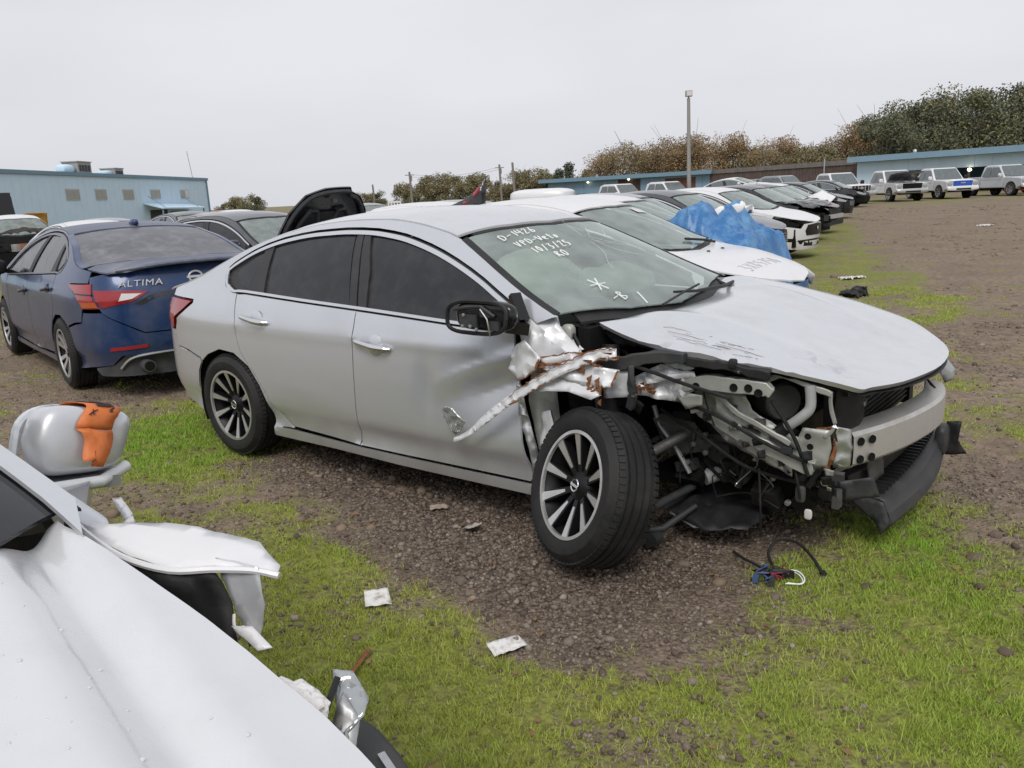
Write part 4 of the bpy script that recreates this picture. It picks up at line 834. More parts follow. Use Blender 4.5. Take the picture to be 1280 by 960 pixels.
sheet('condenser_edge', [(3.665, -.20, .43), (3.70, -.10, .42), (3.70, -.05, .30), (3.67, -.16, .27)], greymetal, car0, .02, .008, 8, 3)
# lower lip, hanging down at its near end
V = []; ny = 26
for i in range(ny):
    q = i/(ny-1); y = -.17+.98*q; zt = .215+.055*q; x = 3.735+.05*math.sin(q*math.pi)
    for dx, z in ((-.16, zt+.02), (-.02, zt+.008), (0, zt), (.012, zt-.04), (.02, zt-.05), (.03, zt-.085-.01*(1-q)), (.0, zt-.12-.02*(1-q)), (-.02, zt-.115-.02*(1-q))): V.append((x+dx, y, z))
F = [(8*i+k, 8*i+k+1, 8*i+9+k, 8*i+8+k) for i in range(ny-1) for k in range(7)]
lo = mesh('front_lip', V, F, plast2, car0, True, 25); md = lo.modifiers.new('s', 'SOLIDIFY'); md.thickness = .006; md.offset = 0
for i in range(22): MB().box((3.66+.02*math.sin(i/21*3.1), -.12+.042*i, .246+.0024*i), (.13, .008, .016)).build('lip_rib', plast, lo, False)
sheet('lip_end', [(3.57, -.16, .235), (3.735, -.18, .215), (3.768, -.185, .13), (3.735, -.20, .075), (3.71, -.185, .12), (3.60, -.17, .19)], plast2, car0, .02, .006, 6, 2, .004)
sheet('torn_liner', [(3.78, .76, .345), (3.845, .76, .35), (3.835, .77, .25), (3.875, .78, .18), (3.78, .77, .165), (3.76, .76, .25)], plast, car0, .02, .014, 9, 4, .003)
superbox(MB(), (3.77, .72, .26), (.03, .06, .08), .6, 8, 12).build('liner_end', plast2, car0)
superbox(MB(), (3.70, .62, .665), (.06, .11, .06), .6, 10, 14).build('headlamp', plast2, car0)
sheet('headlamp_glass', [(3.71, .72, .72), (3.74, .74, .70), (3.80, .76, .615), (3.80, .75, .565), (3.76, .74, .545), (3.74, .72, .60)], head_lens, car0, .02, .004, 6, 3, .004, .01)
for k in range(4): MB().bar((3.76+.01*k, .44-.02*k, .60), (3.70, .50-.03*k, .655+.01*k), .008, .006).build('broken_mount', plast, car0, False)
MB().bar((3.70, .44, .60), (3.65, .46, .74), .05, .02).build('headlamp_mount', plast2, car0, False)
# loose wires and dangling bits
for pts, r in (([(3.50, -.60, .47), (3.52, -.61, .40), (3.53, -.60, .33)], .006), ([(3.46, -.60, .60), (3.50, -.62, .50), (3.49, -.60, .45)], .008), ([(3.14, -.66, .74), (3.17, -.67, .66), (3.19, -.66, .60)], .004), ([(3.35, -.58, .42), (3.36, -.58, .25), (3.36, -.57, .12)], .005), ([(3.36, -.58, .40), (3.42, -.6, .36), (3.38, -.6, .33), (3.41, -.59, .38)], .003), ([(2.60, -.80, .84), (2.63, -.80, .90), (2.58, -.78, .96)], .01), ([(3.08, -.55, .50), (3.25, -.52, .47), (3.42, -.55, .42)], .007), ([(3.1, -.45, .20), (3.25, -.45, .25), (3.40, -.48, .22)], .004)):
    MB().tube(smooth_line(pts, 4), r, 6).build('loose_wire', plast, car0)
MB().tube([(3.09, -.66, .645), (3.14, -.68, .668)], .009, 8).build('white_pin', lamp_clr, car0)
superbox(MB(), (3.55, -.56, .255), (.016, .006, .022), .6, 8, 10).build('dangling_tag', lamp_clr, car0)
superbox(MB(), (3.52, -.57, .34), (.02, .012, .035), .5, 8, 10).build('connector', greymetal, car0)
superbox(MB(), (2.56, -.78, .955), (.03, .025, .045), .6, 8, 10).build('washer_bottle_neck', ecoat, car0)
sheet('strut_tower', [(2.62, -.62, .93), (2.70, -.66, .96), (2.80, -.70, .945), (2.83, -.66, .90), (2.72, -.62, .88)], plast2, car0, .02, .02, 9, 3)
# ------------------------------------------------------------------ blue saloon, seen from behind
BP = (-3.415, 7.96, 2.273)
bc = thing('parked_car', 'dark blue saloon seen from behind, dusty rear window, red and amber tail lamps', 'car', (BP[0], BP[1], 0), BP[2])
BINS = [(z, d) for z, d in INSET]
BCENT = [(-1.25, 1.06), (-1.12, 1.125), (-1.0, 1.15), (-.8, 1.155), (-.64, 1.16), (-.4, 1.225), (-.2, 1.295), (0, 1.36), (.2, 1.41), (.42, 1.445)]+[(x, z-.03) for x, z in CENT if x > .5]
BRAIL = [(-1.2, 1.04), (-1.0, 1.07), (-.8, 1.095), (-.6, 1.115)]+[(x, z+.004) for x, z in RAIL if -.5 < x < .1]+[(x, z-.02) for x, z in RAIL if x > .1]
BB = Body(rail=BRAIL, cent=BCENT)
cabin(BB, bc, blue, blue_dusty, .07, tint, fender=True, trim=mat('satin_trim', (.20, .20, .22), .4, .5), hd=gloss, ws=screen, roofm=blue_dusty, rgm=dusty_glass)
h = [(2.76, 0), (2.70, -.4), (2.62, -.70), (2.70, -.82)]+[(x, -float(BB.yr(x))+.006) for x in (2.85, 3.0, 3.15)]+[(3.3, -.74), (3.45, -.66), (3.58, -.5), (3.66, -.3), (3.70, 0)]
panel('bonnet', h+[(x, -y) for x, y in h[::-1] if y != 0], BB.top(), blue_dusty, bc, .12)
fB = BB.side(1)
bf = FARCH[::-1][:3]+[(3.06, .62), (3.3, .68), (3.72, .61), (3.80, .70), (4.25, .735)]
panel('front_bumper', bf+[(8.5-s, z) for s, z in bf[::-1][1:]]+[(4.9, .19), (4.25, .18), (3.6, .19)], fB, blue, bc, .12, flip=True)
# rear: bumper, diffuser, lamps either side of the lid joint, badge and name
rb = [(-.335, .605), (-.5, .64), (-.668, .664), (-.72, .756), (-.968, .758), (-1.232, .604), (-1.30, .567), (-1.8, .562)]; rb = rb+[(-3.6-s, z) for s, z in rb[::-1][1:]]
panel('rear_bumper', rb+[(-3.6-s, z) for s, z in RARCH2]+[(-3.0, .26), (-2.62, .30), (-2.5, .38), (-1.8, .385), (-1.1, .38), (-.98, .30), (-.6, .26)]+RARCH2[::-1], fB, blue, bc, .05)
df = [(-.70, .265), (-1.0, .31), (-1.12, .385), (-1.8, .39)]; df = df+[(-3.6-s, z) for s, z in df[::-1][1:]]+[(-2.9, .20), (-1.8, .19), (-.8, .20)]
panel('rear_diffuser', df, BB.side(1, .012), plast2, bc, .05)
panel('boot_face', [(-1.24, .605), (-1.30, .57), (-1.8, .565), (-2.30, .57), (-2.36, .605), (-2.62, .75), (-2.72, .90), (-2.80, 1.05), (-2.42, 1.10), (-1.8, 1.115), (-1.18, 1.10), (-.80, 1.05), (-.88, .90), (-.98, .75)], fB, blue, bc, .045)
sp = MB(); Q = [tuple(BB.top()(np.array([x]), np.array([y]), 0)[0]+np.array([0, 0, .012])) for x, y in ((-.98, -.62), (-1.07, -.4), (-1.105, -.2), (-1.115, 0), (-1.105, .2), (-1.07, .4), (-.98, .62))]
sp.tube(smooth_line(Q, 4), .018, 8); sp.build('lid_spoiler', blue_dusty, bc)
for sg in (1, -1):
    f = BB.side(sg, -.008); g = BB.side(sg, -.012); fl = sg < 0
    o = panel('tail_lamp', [(-.36, .988), (-.62, .993), (-.80, .997), (-.868, 1.0), (-.885, .90), (-.965, .79), (-.72, .785), (-.655, .86), (-.55, .925)], f, lamp_red, bc, .03, t=.03, flip=fl)
    panel('amber_lens', [(-.675, .845), (-.925, .85), (-.95, .80), (-.73, .796)], g, lamp_amb, o, .03, t=.01, flip=fl)
    panel('lamp_divider', [(-.59, .918), (-.885, .912), (-.888, .902), (-.60, .906)], g, gloss, o, .03, t=.01, gap=0, flip=fl)
    o = panel('lid_lamp', [(-.895, .95), (-1.25, .935), (-1.38, .915), (-1.25, .84), (-1.03, .80), (-.985, .80), (-.93, .86)], f, lamp_red, bc, .03, t=.03, flip=fl)
    panel('reversing_lens', [(-1.16, .915), (-1.33, .905), (-1.24, .86), (-1.13, .845)], g, lamp_clr, o, .03, t=.01, flip=fl)
    panel('bumper_reflector', [(-1.02, .46), (-1.32, .475), (-1.31, .44), (-1.0, .425)], f, lamp_red, bc, .03, t=.02, flip=fl)
    panel('painted_lid_shadow', [(-1.25, .82), (-1.42, .90), (-1.8, .905), (-1.8, .885), (-1.45, .86), (-1.3, .80)], BB.side(sg, -.001), black, bc, .04, t=.006, gap=0, flip=fl)  # black strip lying flush on the lid: shade painted on, no real recess
    ex = MB(); ex.tube([(-.98, sg*.50, .285), (-1.11, sg*.50, .285)], .052, 20); e_ = ex.build('exhaust_tip', greymetal, bc); MB().tube([(-1.10, sg*.50, .285), (-1.113, sg*.50, .285)], .042, 18).build('exhaust_bore', void, e_)
    MB().tube(smooth_line([tuple(BB.side(sg, -.004)(np.array([s]), np.array([z]), 0)[0]) for s, z in ((-1.06, .27), (-1.16, .355), (-1.35, .385), (-1.8, .39))], 5), .012, 6).build('diffuser_trim', dullsteel, bc)
    MB().bar((2.22, sg*.84, .99), (2.18, sg*.94, 1.02), .06, .04).build('mirror_arm', plast, bc)
    mb = MB(); superbox(mb, (2.17, sg*1.02, 1.06), (.06, .12, .08), .55, 8, 14); mb.build('wing_mirror', plast, bc)
    for x in (0, 2.80): put_wheel(bc, x, sg*.81, .335, 'five', detail=1, spin=.5*x)
TM = Matrix(((0, 0, -1), (-1, 0, 0), (0, 1, 0))).to_4x4()             # letters face backwards, upright
yb = .46; pb = BB.side(1, -.004)(np.array([-1.32]), np.array([.985]), 0)[0]
lettering('ALTIMA', .074, mat('pale_badge', (.72, .73, .75), .3, .2), 'name_badge', bc, Matrix.Translation((pb[0], pb[1], pb[2])) @ Matrix.Rotation(R(-17), 4, 'Z') @ TM @ Matrix.Scale(1.25, 4, (1, 0, 0)), .004, .15)
bd = MB(); c = BB.side(1, -.008)(np.array([-1.8]), np.array([1.0]), 0)[0]
bd.tube([(c[0], .058*math.cos(a), 1.0+.046*math.sin(a)) for a in np.linspace(0, 2*math.pi, 29)], .0085, 6, False); bd.box((c[0], 0, 1.0), (.012, .15, .019)); bd.build('emblem', MT['pale_badge'], bc, False)
fa = MB(); fa.prism([(.36, -.012, 1.44), (.56, -.02, 1.475), (.56, .02, 1.475), (.36, .012, 1.44)], (0, 0, -.02)); superbox(fa, (.46, 0, 1.475), (.09, .035, .035), .8, 8, 12); fa.build('shark_fin_aerial', blue, bc)
it = MB()
for y in (-.36, .36): superbox(it, (.93, y, .98), (.10, .24, .34), .45, 8, 12)
it.build('seat', interior, bc)
# ------------------------------------------------------------------ the white car in the foreground
def mloc(x, y, z=0):
    c_, s_ = math.cos(MAIN[2]), math.sin(MAIN[2]); return (MAIN[0]+c_*x-s_*y, MAIN[1]+s_*x+c_*y, z)
OX, OY = .50, -3.90
fg = thing('wrecked_car', 'white car in the near corner with orange tape on its mirror and a peeled wing', 'car', mloc(OX, OY), MAIN[2])
FB = Body(cent=[p for p in CENT if p[0] < 1.7]+[(1.8, 1.455), (2.0, 1.40), (2.2, 1.325), (2.4, 1.24), (2.6, 1.15), (2.8, 1.06), (2.9, 1.015), (3.1, .97), (3.4, .86), (3.8, .65)])
cabin(FB, fg, silver_up, white_up, .08, tint, front_door=True, fender=False, trim=dullsteel, ws=tint, sides=(-1, 1), ws_base=((2.74, .55), (2.85, .3), (2.89, 0), (2.85, -.3), (2.74, -.55)), ws_x=2.56)
h = [(2.87, 0), (2.83, -.30), (2.72, -.56), (2.565, -.775), (2.60, -.80), (2.74, -.815), (3.01, -.832), (3.165, -.832), (3.365, -.825), (3.5, -.77), (3.62, -.45), (3.70, 0)]
def fgtop(x, y, d):
    x = np.asarray(x, float); ya = np.abs(np.asarray(y, float))
    z = np.interp(x, [2.45, 2.53, 2.72, 2.99, 3.145, 3.345, 3.55, 3.75], [1.045, 1.03, 1.0, .953, .922, .88, .82, .75])+.045*(1-(ya/.83)**2.2)-d
    e = .735-.13*(x-2.6)                                           # pressed crease running forward
    z = z+.016*np.exp(-((ya-e+.085)/.055)**2)-.030*np.exp(-((ya-e-.005)/.038)**2)+.005*np.exp(-((ya-e-.07)/.04)**2)
    z = z+.003*np.array([fold(p*3, q*3, 4) for p, q in zip(x, ya)])
    return np.stack([x, np.asarray(y, float), z], 1)
panel('bonnet', smooth_line(h, 2)+[(x, -y) for x, y in smooth_line(h, 2)[::-1][1:-1]], fgtop, mat('white_pearl_paint', (.66, .67, .69), .25, .18, .5, 1.0, .05, dirt=(.52, .52, .52), dscale=9, damt=.25, bump=.02, bscale=200), fg, .014)
b = MB()                                                           # rain drops standing on the paint
for k in range(150):
    x_, y_ = random.uniform(2.7, 3.6), random.uniform(.15, .76); p = fgtop(np.array([x_]), np.array([y_]), 0)[0]; q = random.choice((.0012, .0018, .0026, .0036)); superbox(b, tuple(p), (q*1.3, q, q*.55), 1, 5, 7)
o = b.build('rain_drop', mat('water_drop', (.60, .61, .62), .04, .0, .8, 1.0, .02), fg); o['kind'] = 'stuff'
ax_ = np.linspace(1.9, 2.54, 10)
panel('pillar_skin', [(x, float(FB.yr(x))-.055) for x in ax_]+[(2.66, .80)]+[(x, float(FB.yr(x))+.0) for x in ax_[::-1]], FB.top(-.006), silver_up, fg, .05, t=.010, gap=0)
panel('front_fender', [(2.40, .29)]+[(x+.004, z) for x, z in DOORF[1:]]+[(2.36, .97), (2.45, 1.0), (2.56, 1.03)]+rail_pts(FB, 2.7, 3.16, 6)+[(3.12, .84), (3.3, .70), (3.05, .63)]+FARCH[:-3][::-1], FB.side(-1), white_up, fg, .1)
for x in (0, 2.77):
    for y in (-.80, .80):
        if (x, y) != (2.77, .80): put_wheel(fg, x, y, .33, 'five', detail=0)
def F3(L): return [(x-OX, y-OY, z) for x, y, z in L]
# mirror: rounded shell, rim, stalk, and the tape across it
mc = Vector((2.375-OX, -2.785-OY, .985)); MR = Matrix.Rotation(R(-6), 3, 'Y') @ Matrix.Rotation(R(-14), 3, 'X')
b = MB(); superbox(b, (0, 0, 0), (.074, .118, .088), .44, 20, 38)
V = []
for v in b.V:
    v = Vector(v); v.y *= 1-(.34*max(0, -v.z/.094) if v.y < 0 else 0); v.z *= 1-.10*(v.y/.122); v.x *= 1.0; v.y += .02*(v.z/.09); V.append(mc+MR @ v)
b.V = [tuple(v) for v in V]; mo = b.build('wing_mirror', silver_up, fg)
b = MB(); Q = []
for i in range(40):
    a = 2*math.pi*i/40; c_, s_ = math.cos(a), math.sin(a)
    Q.append(mc+MR @ Vector((-.062, .122*math.copysign(abs(c_)**.5, c_)+.02*s_, .092*math.copysign(abs(s_)**.5, s_)-.012)))
b.tube(Q+[Q[0]], .013, 8, False); b.build('mirror_rim', mat('frosted_rim', (.60, .63, .66), .25, .2, .6, .4, var=.12, vscale=60), mo)
b = MB(); b.bar(mc+MR @ Vector((-.02, -.10, -.115)), mc+MR @ Vector((.03, .10, -.095)), .11, .03); b.bar(mc+Vector((.02, -.06, -.11)), mc+Vector((.32, -.20, -.09)), .14, .035); b.build('mirror_stalk', grey, mo, True)
MB().tube([mc+MR @ Vector((.075, -.16, -.125)), mc+MR @ Vector((.075, .04, -.105)), mc+MR @ Vector((.04, .12, -.07))], .016, 10).build('mirror_lamp', mat('milky_lens', (.66, .68, .70), .2, 0, .6, .5), mo)
V = []; n = 26
for i in range(n+1):
    ph = -1.25+2.75*i/n
    for y in (-.026, .004, .034, .064):
        e = .44; c_, s_ = math.cos(ph), math.sin(ph); k = max(0, 1-(abs(y)/.122)**(2/e))**(e/2)
        p = Vector((-.077*k*math.copysign(abs(s_)**e, s_)*-1, y+.02*math.copysign(abs(c_)**e, c_)*k*.9+.010*math.sin(ph*3), .094*k*math.copysign(abs(c_)**e, c_)))
        p = Vector((p.x*1.03, p.y, p.z*1.03)); p.z *= 1-.10*(y/.122); V.append(mc+MR @ p+Vector((random.uniform(0, .003), 0, random.uniform(0, .003))))
F = [(4*i+k, 4*i+k+1, 4*i+5+k, 4*i+4+k) for i in range(n) for k in range(3)]
tp = tag(mesh('orange_tape', V, F, orange, None, True, 40), 'orange plastic tape with dark lettering wrapped over the foreground mirror', 'tape')
tp.matrix_world = fg.matrix_basis
md = tp.modifiers.new('s', 'SOLIDIFY'); md.thickness = .0015; md.offset = 1
TV = []                                                           # loose end hanging below the shell
for i in range(7):
    for j in range(4):
        p = V[-4+j]; TV.append(Vector((p.x+.006*i+.004*math.sin(i*1.1+j), p.y-.004*i+(.004*i if j < 2 else -.003*i)+.01*math.sin(i*.8), p.z-.013*i+.004*math.sin(j*2+i))))
t2 = mesh('tape_end', TV, [(4*i+j, 4*i+j+1, 4*i+5+j, 4*i+4+j) for i in range(6) for j in range(3)], orange, tp, True, 40)
md = t2.modifiers.new('s', 'SOLIDIFY'); md.thickness = .0015; md.offset = 0
def tape_at(u, v):                                                # along the tape, from the top of the shell down its front
    i = u*(n-1); k = int(min(n-1, max(0, i))); w_ = min(3, max(0, v*3)); j = int(min(2, w_))
    p = V[4*k+j].lerp(V[4*k+j+1], w_-j).lerp(V[4*k+4+j].lerp(V[4*k+5+j], w_-j), i-k); return tuple(p+(p-mc).normalized()*.0035)
pr = MB()
for row, v0 in enumerate((.34,)):
    scrawl('DO', lambda u, v: tape_at(.10+u*6.0, v0+v*16), .024, pr, .0022)
scrawl('PVVRO', lambda u, v: tape_at(.30+u*4.2, .30+v*16), .026, pr, .0022)
scrawl('X', lambda u, v: tape_at(.80+v*3.5, .2+u*9), .03, pr, .0016); scrawl('S', lambda u, v: tape_at(.68+v*4, .66+u*7), .035, pr, .002)
pr.build('tape_lettering', mat('dark_print', (.05, .03, .03), .7), tp, False)
# peeled wing, liner, hanging flap
sheet('fender', F3([(2.98, -3.045, .99), (3.06, -3.02, .99), (3.10, -2.97, .985), (3.22, -2.92, .985), (3.36, -2.885, .975), (3.44, -2.90, .955), (3.455, -2.92, .95), (3.40, -2.95, .965), (3.36, -2.975, .965), (3.30, -3.02, .965), (3.20, -3.045, .97), (3.10, -3.05, .978)]), white_up, fg, .02, .006, 6, 3, .003, .012)
MB().tube(smooth_line(F3([(2.98, -3.045, .985), (3.10, -3.055, .975), (3.20, -3.05, .965), (3.30, -3.025, .96), (3.36, -2.98, .96), (3.42, -2.94, .958), (3.46, -2.918, .95)]), 4), .006, 6).build('fender_fold', white_up, fg)
sheet('fender_curl', F3([(2.83, -2.905, .955), (2.85, -2.895, .96), (2.95, -2.92, .955), (3.06, -2.965, .975), (3.05, -2.985, .97), (2.94, -2.935, .945)]), silver_up, fg, .012, .006, 12, 3, .003, .008)
sheet('fender_flap', F3([(3.345, -2.965, .972), (3.43, -2.935, .965), (3.44, -2.94, .90), (3.435, -2.955, .84), (3.42, -2.97, .825), (3.40, -2.965, .87), (3.385, -2.965, .90), (3.36, -2.965, .94)]), silver_up, fg, .012, .010, 10, 5, .002)
sheet('fender_strip', F3([(3.43, -3.0, .885), (3.47, -2.985, .89), (3.53, -2.99, .875), (3.51, -3.005, .87)]), white_up, fg, .012, .004, 8, 2, .003)
sheet('wheel_liner', F3([(2.95, -3.05, .985), (3.10, -3.06, .965), (3.30, -3.03, .955), (3.36, -2.985, .955), (3.385, -2.975, .90), (3.41, -2.985, .84), (3.38, -3.02, .81), (3.25, -3.06, .80), (3.05, -3.08, .80), (2.92, -3.06, .86)]), plast, fg, .03, .012, 6, 4, .003)
sheet('door_top', F3([(2.70, -3.02, 1.0), (2.80, -2.99, 1.0), (3.02, -3.0, .985), (3.08, -3.02, .972), (3.02, -3.04, .965), (2.85, -3.04, .985)]), silver, fg, .02, .003, 5, 2, .004)
MB().box(F3([(3.25, -3.005, .915)])[0], (.02, .004, .016), R(20)).build('liner_tag', lamp_clr, fg, False)
superbox(MB(), F3([(3.07, -3.055, .965)])[0], (.012, .01, .008), .7, 6, 8).build('fender_bolt', white_up, fg)
MB().tube(smooth_line(F3([(3.40, -2.975, .885), (3.415, -2.985, .87), (3.42, -2.975, .85), (3.405, -2.965, .86)]), 4), .003, 5).build('wire_end', lamp_clr, fg)
# broken lamp and bumper at its nose
b = MB(); superbox(b, (0, 0, 0), (.060, .027, .022), .9, 26, 40)
b.V = [tuple(Vector(v)*(1+.16*noise.noise(Vector(v)*110)+.24*noise.noise(Vector(v)*45))+Vector(F3([(3.645, -3.03, .845)])[0])) for v in b.V]
tag(b.build('wadding', fluff_m), 'clump of white wadding stuck at the front edge of the foreground bonnet', 'wadding').matrix_world = fg.matrix_basis
sheet('broken_lamp', F3([(3.62, -2.945, .845), (3.645, -2.925, .84), (3.685, -2.93, .81), (3.70, -2.955, .80), (3.695, -2.985, .79), (3.715, -3.0, .76), (3.68, -3.0, .77), (3.66, -2.975, .80)]), head_lens, fg, .008, .012, 20, 5, .003)
sheet('lamp_bowl', F3([(3.66, -2.96, .83), (3.70, -2.965, .80), (3.72, -3.0, .74), (3.70, -3.03, .72), (3.67, -3.01, .77)]), dullsteel, fg, .01, .008, 18, 2, .003)
MB().tube(F3([(3.645, -2.955, .845), (3.655, -2.985, .82), (3.67, -3.02, .78)]), .006, 6).build('lamp_seal', gloss, fg)
b = MB(); superbox(b, F3([(3.66, -2.93, .66)])[0], (.11, .05, .055), .6, 12, 18, Matrix.Rotation(R(-16), 3, 'Z')); b.build('bumper_corner', plast2, fg)
b = MB(); superbox(b, F3([(3.74, -3.02, .70)])[0], (.05, .05, .05), .6, 10, 14); b.build('lamp_housing', greymetal, fg)
MB().bar(F3([(3.70, -2.93, .715)])[0], F3([(3.76, -2.95, .71)])[0], .012, .01).build('bumper_tab', dullsteel, fg, False)

# ------------------------------------------------------------------ the row of cars beyond
G1 = 'cars in the row beyond the silver saloon'
c1, B1 = car('damaged_car', 'white car with marker writing on its bonnet and blue sheet under the nose', white, (-.50, 9.02, 0), -.60, white_up, group=G1, bumper=False, res=.09, trim=black)
mk = MB(); T1 = B1.top(-.002)
scrawl('3XB5750', lambda u, v: tuple(T1(np.array([3.40-v*1.1+u*.05]), np.array([-.50+u*1.25]), 0)[0]), .115, mk, .0022); mk.build('marker_writing', ink_dk, c1, False)
sheet('paper_sticker', [tuple(B1.top(-.001)(np.array([x]), np.array([y]), 0)[0]) for x, y in ((1.98, .15), (1.98, .38), (2.08, .38), (2.08, .15))], lamp_clr, c1, .05, 0, 1, 1, .001)
for y in (.32, -.05): MB().lathe([(0, .012), (.016, .010), (.018, 0)], 10, Matrix.Translation(tuple(B1.top()(np.array([2.86]), np.array([y]), 0)[0])) @ Matrix.Rotation(math.pi/2, 4, 'X')).build('washer_jet', plast, c1)
wp = MB(); wp.tube([(2.70, .55, 1.02), (2.66, .40, 1.05), (2.60, .05, 1.085)], .012, 6); wp.build('wiper', plast, c1)
sheet('wing_tip', [(3.30, .80, .84), (3.52, .66, .78), (3.66, .50, .72), (3.62, .56, .62), (3.40, .76, .68)], white, c1, .05, .008, 6, 2, .004)
V = []; nx = 26                                                    # crumpled sheet hanging from the nose
for i in range(nx+1):
    a = -1.0+2.0*i/nx; y = .80*a; x = 3.70-.30*a*a
    for j in range(12):
        q = j/11; V.append((x+.03*math.sin(i*1.9+j*.35)*q+.02*fold(i*.3, j*.3, 2)-.05*q, y, .72-.06*a*a-.50*q))
F = [(12*i+j, 12*i+j+1, 12*i+13+j, 12*i+12+j) for i in range(nx) for j in range(11)]
tag(mesh('plastic_sheet', V, F, tarp_m, None, True, 50), 'blue plastic sheet hanging under the nose of the written-on white car', 'sheet').matrix_world = c1.matrix_world
bpy.data.objects['plastic_sheet'].location = c1.location; bpy.data.objects['plastic_sheet'].rotation_euler = c1.rotation_euler
c2, B2 = car('damaged_car', 'white car whose open front is covered by a blue tarpaulin', white, (.12, 11.75, 0), -.60, white_up, group=G1, hood=False, bumper=False, fender=False, lamps=False, res=.12)
MB().box((3.05, 0, .55), (.9, 1.2, .5)).build('engine_block', plast, c2, False)
V = []; nu, nv = 46, 34; RN = lambda x, y: fold(x, y, 6)
for i in range(nu+1):
    for j in range(nv+1):
        u = i/nu; v = -1+2*j/nv; x = 2.55+1.25*u
        top_ = 1.12+.22*math.exp(-((u-.30)/.18)**2)*math.exp(-((v+.35)/.45)**2)+.22*math.exp(-((u-.50)/.12)**2)*math.exp(-((v-.35)/.35)**2)-.32*u**2.2
        e = abs(v); y = .88*v*(1+.05*u); z = top_-.85*max(0, e-.72)**1.1*1.6
        if u > .86: z -= (u-.86)*3.6
        rd_ = lambda p, q, s: 1-2.2*abs(noise.noise(Vector((p, q, s))))          # sharp folds
        z = max(.22, z+.10*RN(x*2.0, y*2.4)+.055*rd_(x*2.2+y*1.6, y*3.0-x*.8, 1.3)+.028*rd_(x*6+y*4, y*7-x*2, 4.1)+.012*rd_(x*13, y*14, 7.7)); V.append((x+.06*RN(y*3, x*2), y+.05*RN(x*4, y), z))
F = [(i*(nv+1)+j, i*(nv+1)+j+1, (i+1)*(nv+1)+j+1, (i+1)*(nv+1)+j) for i in range(nu) for j in range(nv)]
tr = tag(mesh('tarpaulin', V, F, tarp_m, None, True, 50), 'crumpled blue tarpaulin draped over the open front of a white car', 'tarpaulin'); tr.location = c2.location; tr.rotation_euler = c2.rotation_euler
for c in ((3.16, .30, 1.28), (3.02, .02, 1.22), (3.24, .42, 1.25)):
    b = MB(); superbox(b, c, (.09, .10, .030), .9, 14, 20); b.V = [tuple(Vector(v)+Vector((.02, .03, .09))*noise.noise(Vector(v)*14)) for v in b.V]; b.build('torn_liner', fluff_m, tr)
car('damaged_car', 'silver car with a missing headlamp between tarpaulin and white saloon', grey, (.75, 14.8, 0), -.66, grey, group=G1, lamps=False, res=.16)
car('damaged_car', 'grey car with dark side glass, tucked behind the white saloon', dgrey, (2.05, 16.9, 0), -.66, dgrey, group=G1, lamps=False, bumper=plast)
cj, BJ = car('damaged_car', 'white saloon with dark mesh grille and an empty headlamp socket', white, (3.62, 19.25, 0), -.72, white_up, group=G1, lamps=False, grille='mesh', res=.12)
mg = MB()
for k in range(7): mg.tube([tuple(BJ.side(-1, -.010)(np.array([s]), np.array([.49+.03*k]), 0)[0]) for s in np.linspace(3.88, 4.62, 7)], .004, 4)
mg.build('grille_mesh', plast, cj)
p0 = BJ.side(-1, -.02)(np.array([4.25]), np.array([.60]), 0)[0]; MB().lathe([(0, -.004), (.035, -.004), (.042, .004)], 16, Matrix.Translation(tuple(p0)) @ Matrix.Rotation(math.pi/2, 4, 'Z')).build('emblem', chrome, cj)
k1, _ = car('damaged_car', 'black saloon with buckled bonnet and torn front, beside the white saloon', black, (5.6, 23.7, 0), -.66, black, group=G1, hood=False, bumper=False, lamps=False, gm=tint_far, ws=screen)
sheet('bent_bonnet', [(2.65, -.78, 1.0), (2.75, 0, 1.05), (2.65, .78, 1.0), (3.0, .80, 1.02), (3.4, .72, 1.0), (3.62, .40, .93), (3.66, 0, .90), (3.58, -.45, .92), (3.40, -.70, .86), (3.0, -.82, 1.0)], black, k1, .07, .05, 3, 4, .004, .05)
for k in range(16): MB().box((3.35+random.uniform(-.15, .3), random.uniform(-.75, .6), .5+random.uniform(-.2, .22)), (random.uniform(.06, .2), random.uniform(.06, .2), random.uniform(.06, .2)), random.uniform(0, 3)).build('broken_part', random.choice((plast, plast2, greymetal, gloss)), k1, False)
k2, _ = car('damaged_car', 'black saloon with reddish bonnet and a bare pale bumper bar', black, (7.0, 26.7, 0), -.66, black, group=G1, bumper=False, hoodm=maroon)
MB().box((3.66, 0, .48), (.06, 1.3, .12)).build('crash_beam', alu, k2, False); MB().box((3.60, 0, .30), (.12, 1.5, .14)).build('front_lip', plast, k2, False); MB().box((3.55, 0, .62), (.1, 1.0, .18)).build('radiator', plast, k2, False)
k3, _ = car('damaged_car', 'white car with its crumpled bonnet folded up, in front of pale pickups', white, (8.6, 30.6, 0), -.62, white, group=G1, hood=False, bumper=False, lamps=False)
for sg in (-1, 1): sheet('bent_bonnet', [(2.65, sg*.78, 1.0), (2.7, 0, 1.02), (3.1, sg*.05, 1.20), (3.6, sg*.1, .96), (3.5, sg*.5, .80), (3.1, sg*.8, .96)], white_up, k3, .08, .04, 3, 3, .004)
MB().box((3.2, 0, .5), (.8, 1.2, .4)).build('engine_block', plast, k3, False)
k4, _ = car('damaged_car', 'black coupe with torn front wheel arch at the far end of the row', black, (11.0, 35.2, 0), -.62, black, group=G1, bumper=plast, lamps=True)
car('damaged_car', 'low grey car showing only its roof past the white roof hump', dgrey, (-1.9, 17.6, 0), -.60, grey, group='cars in the second row')
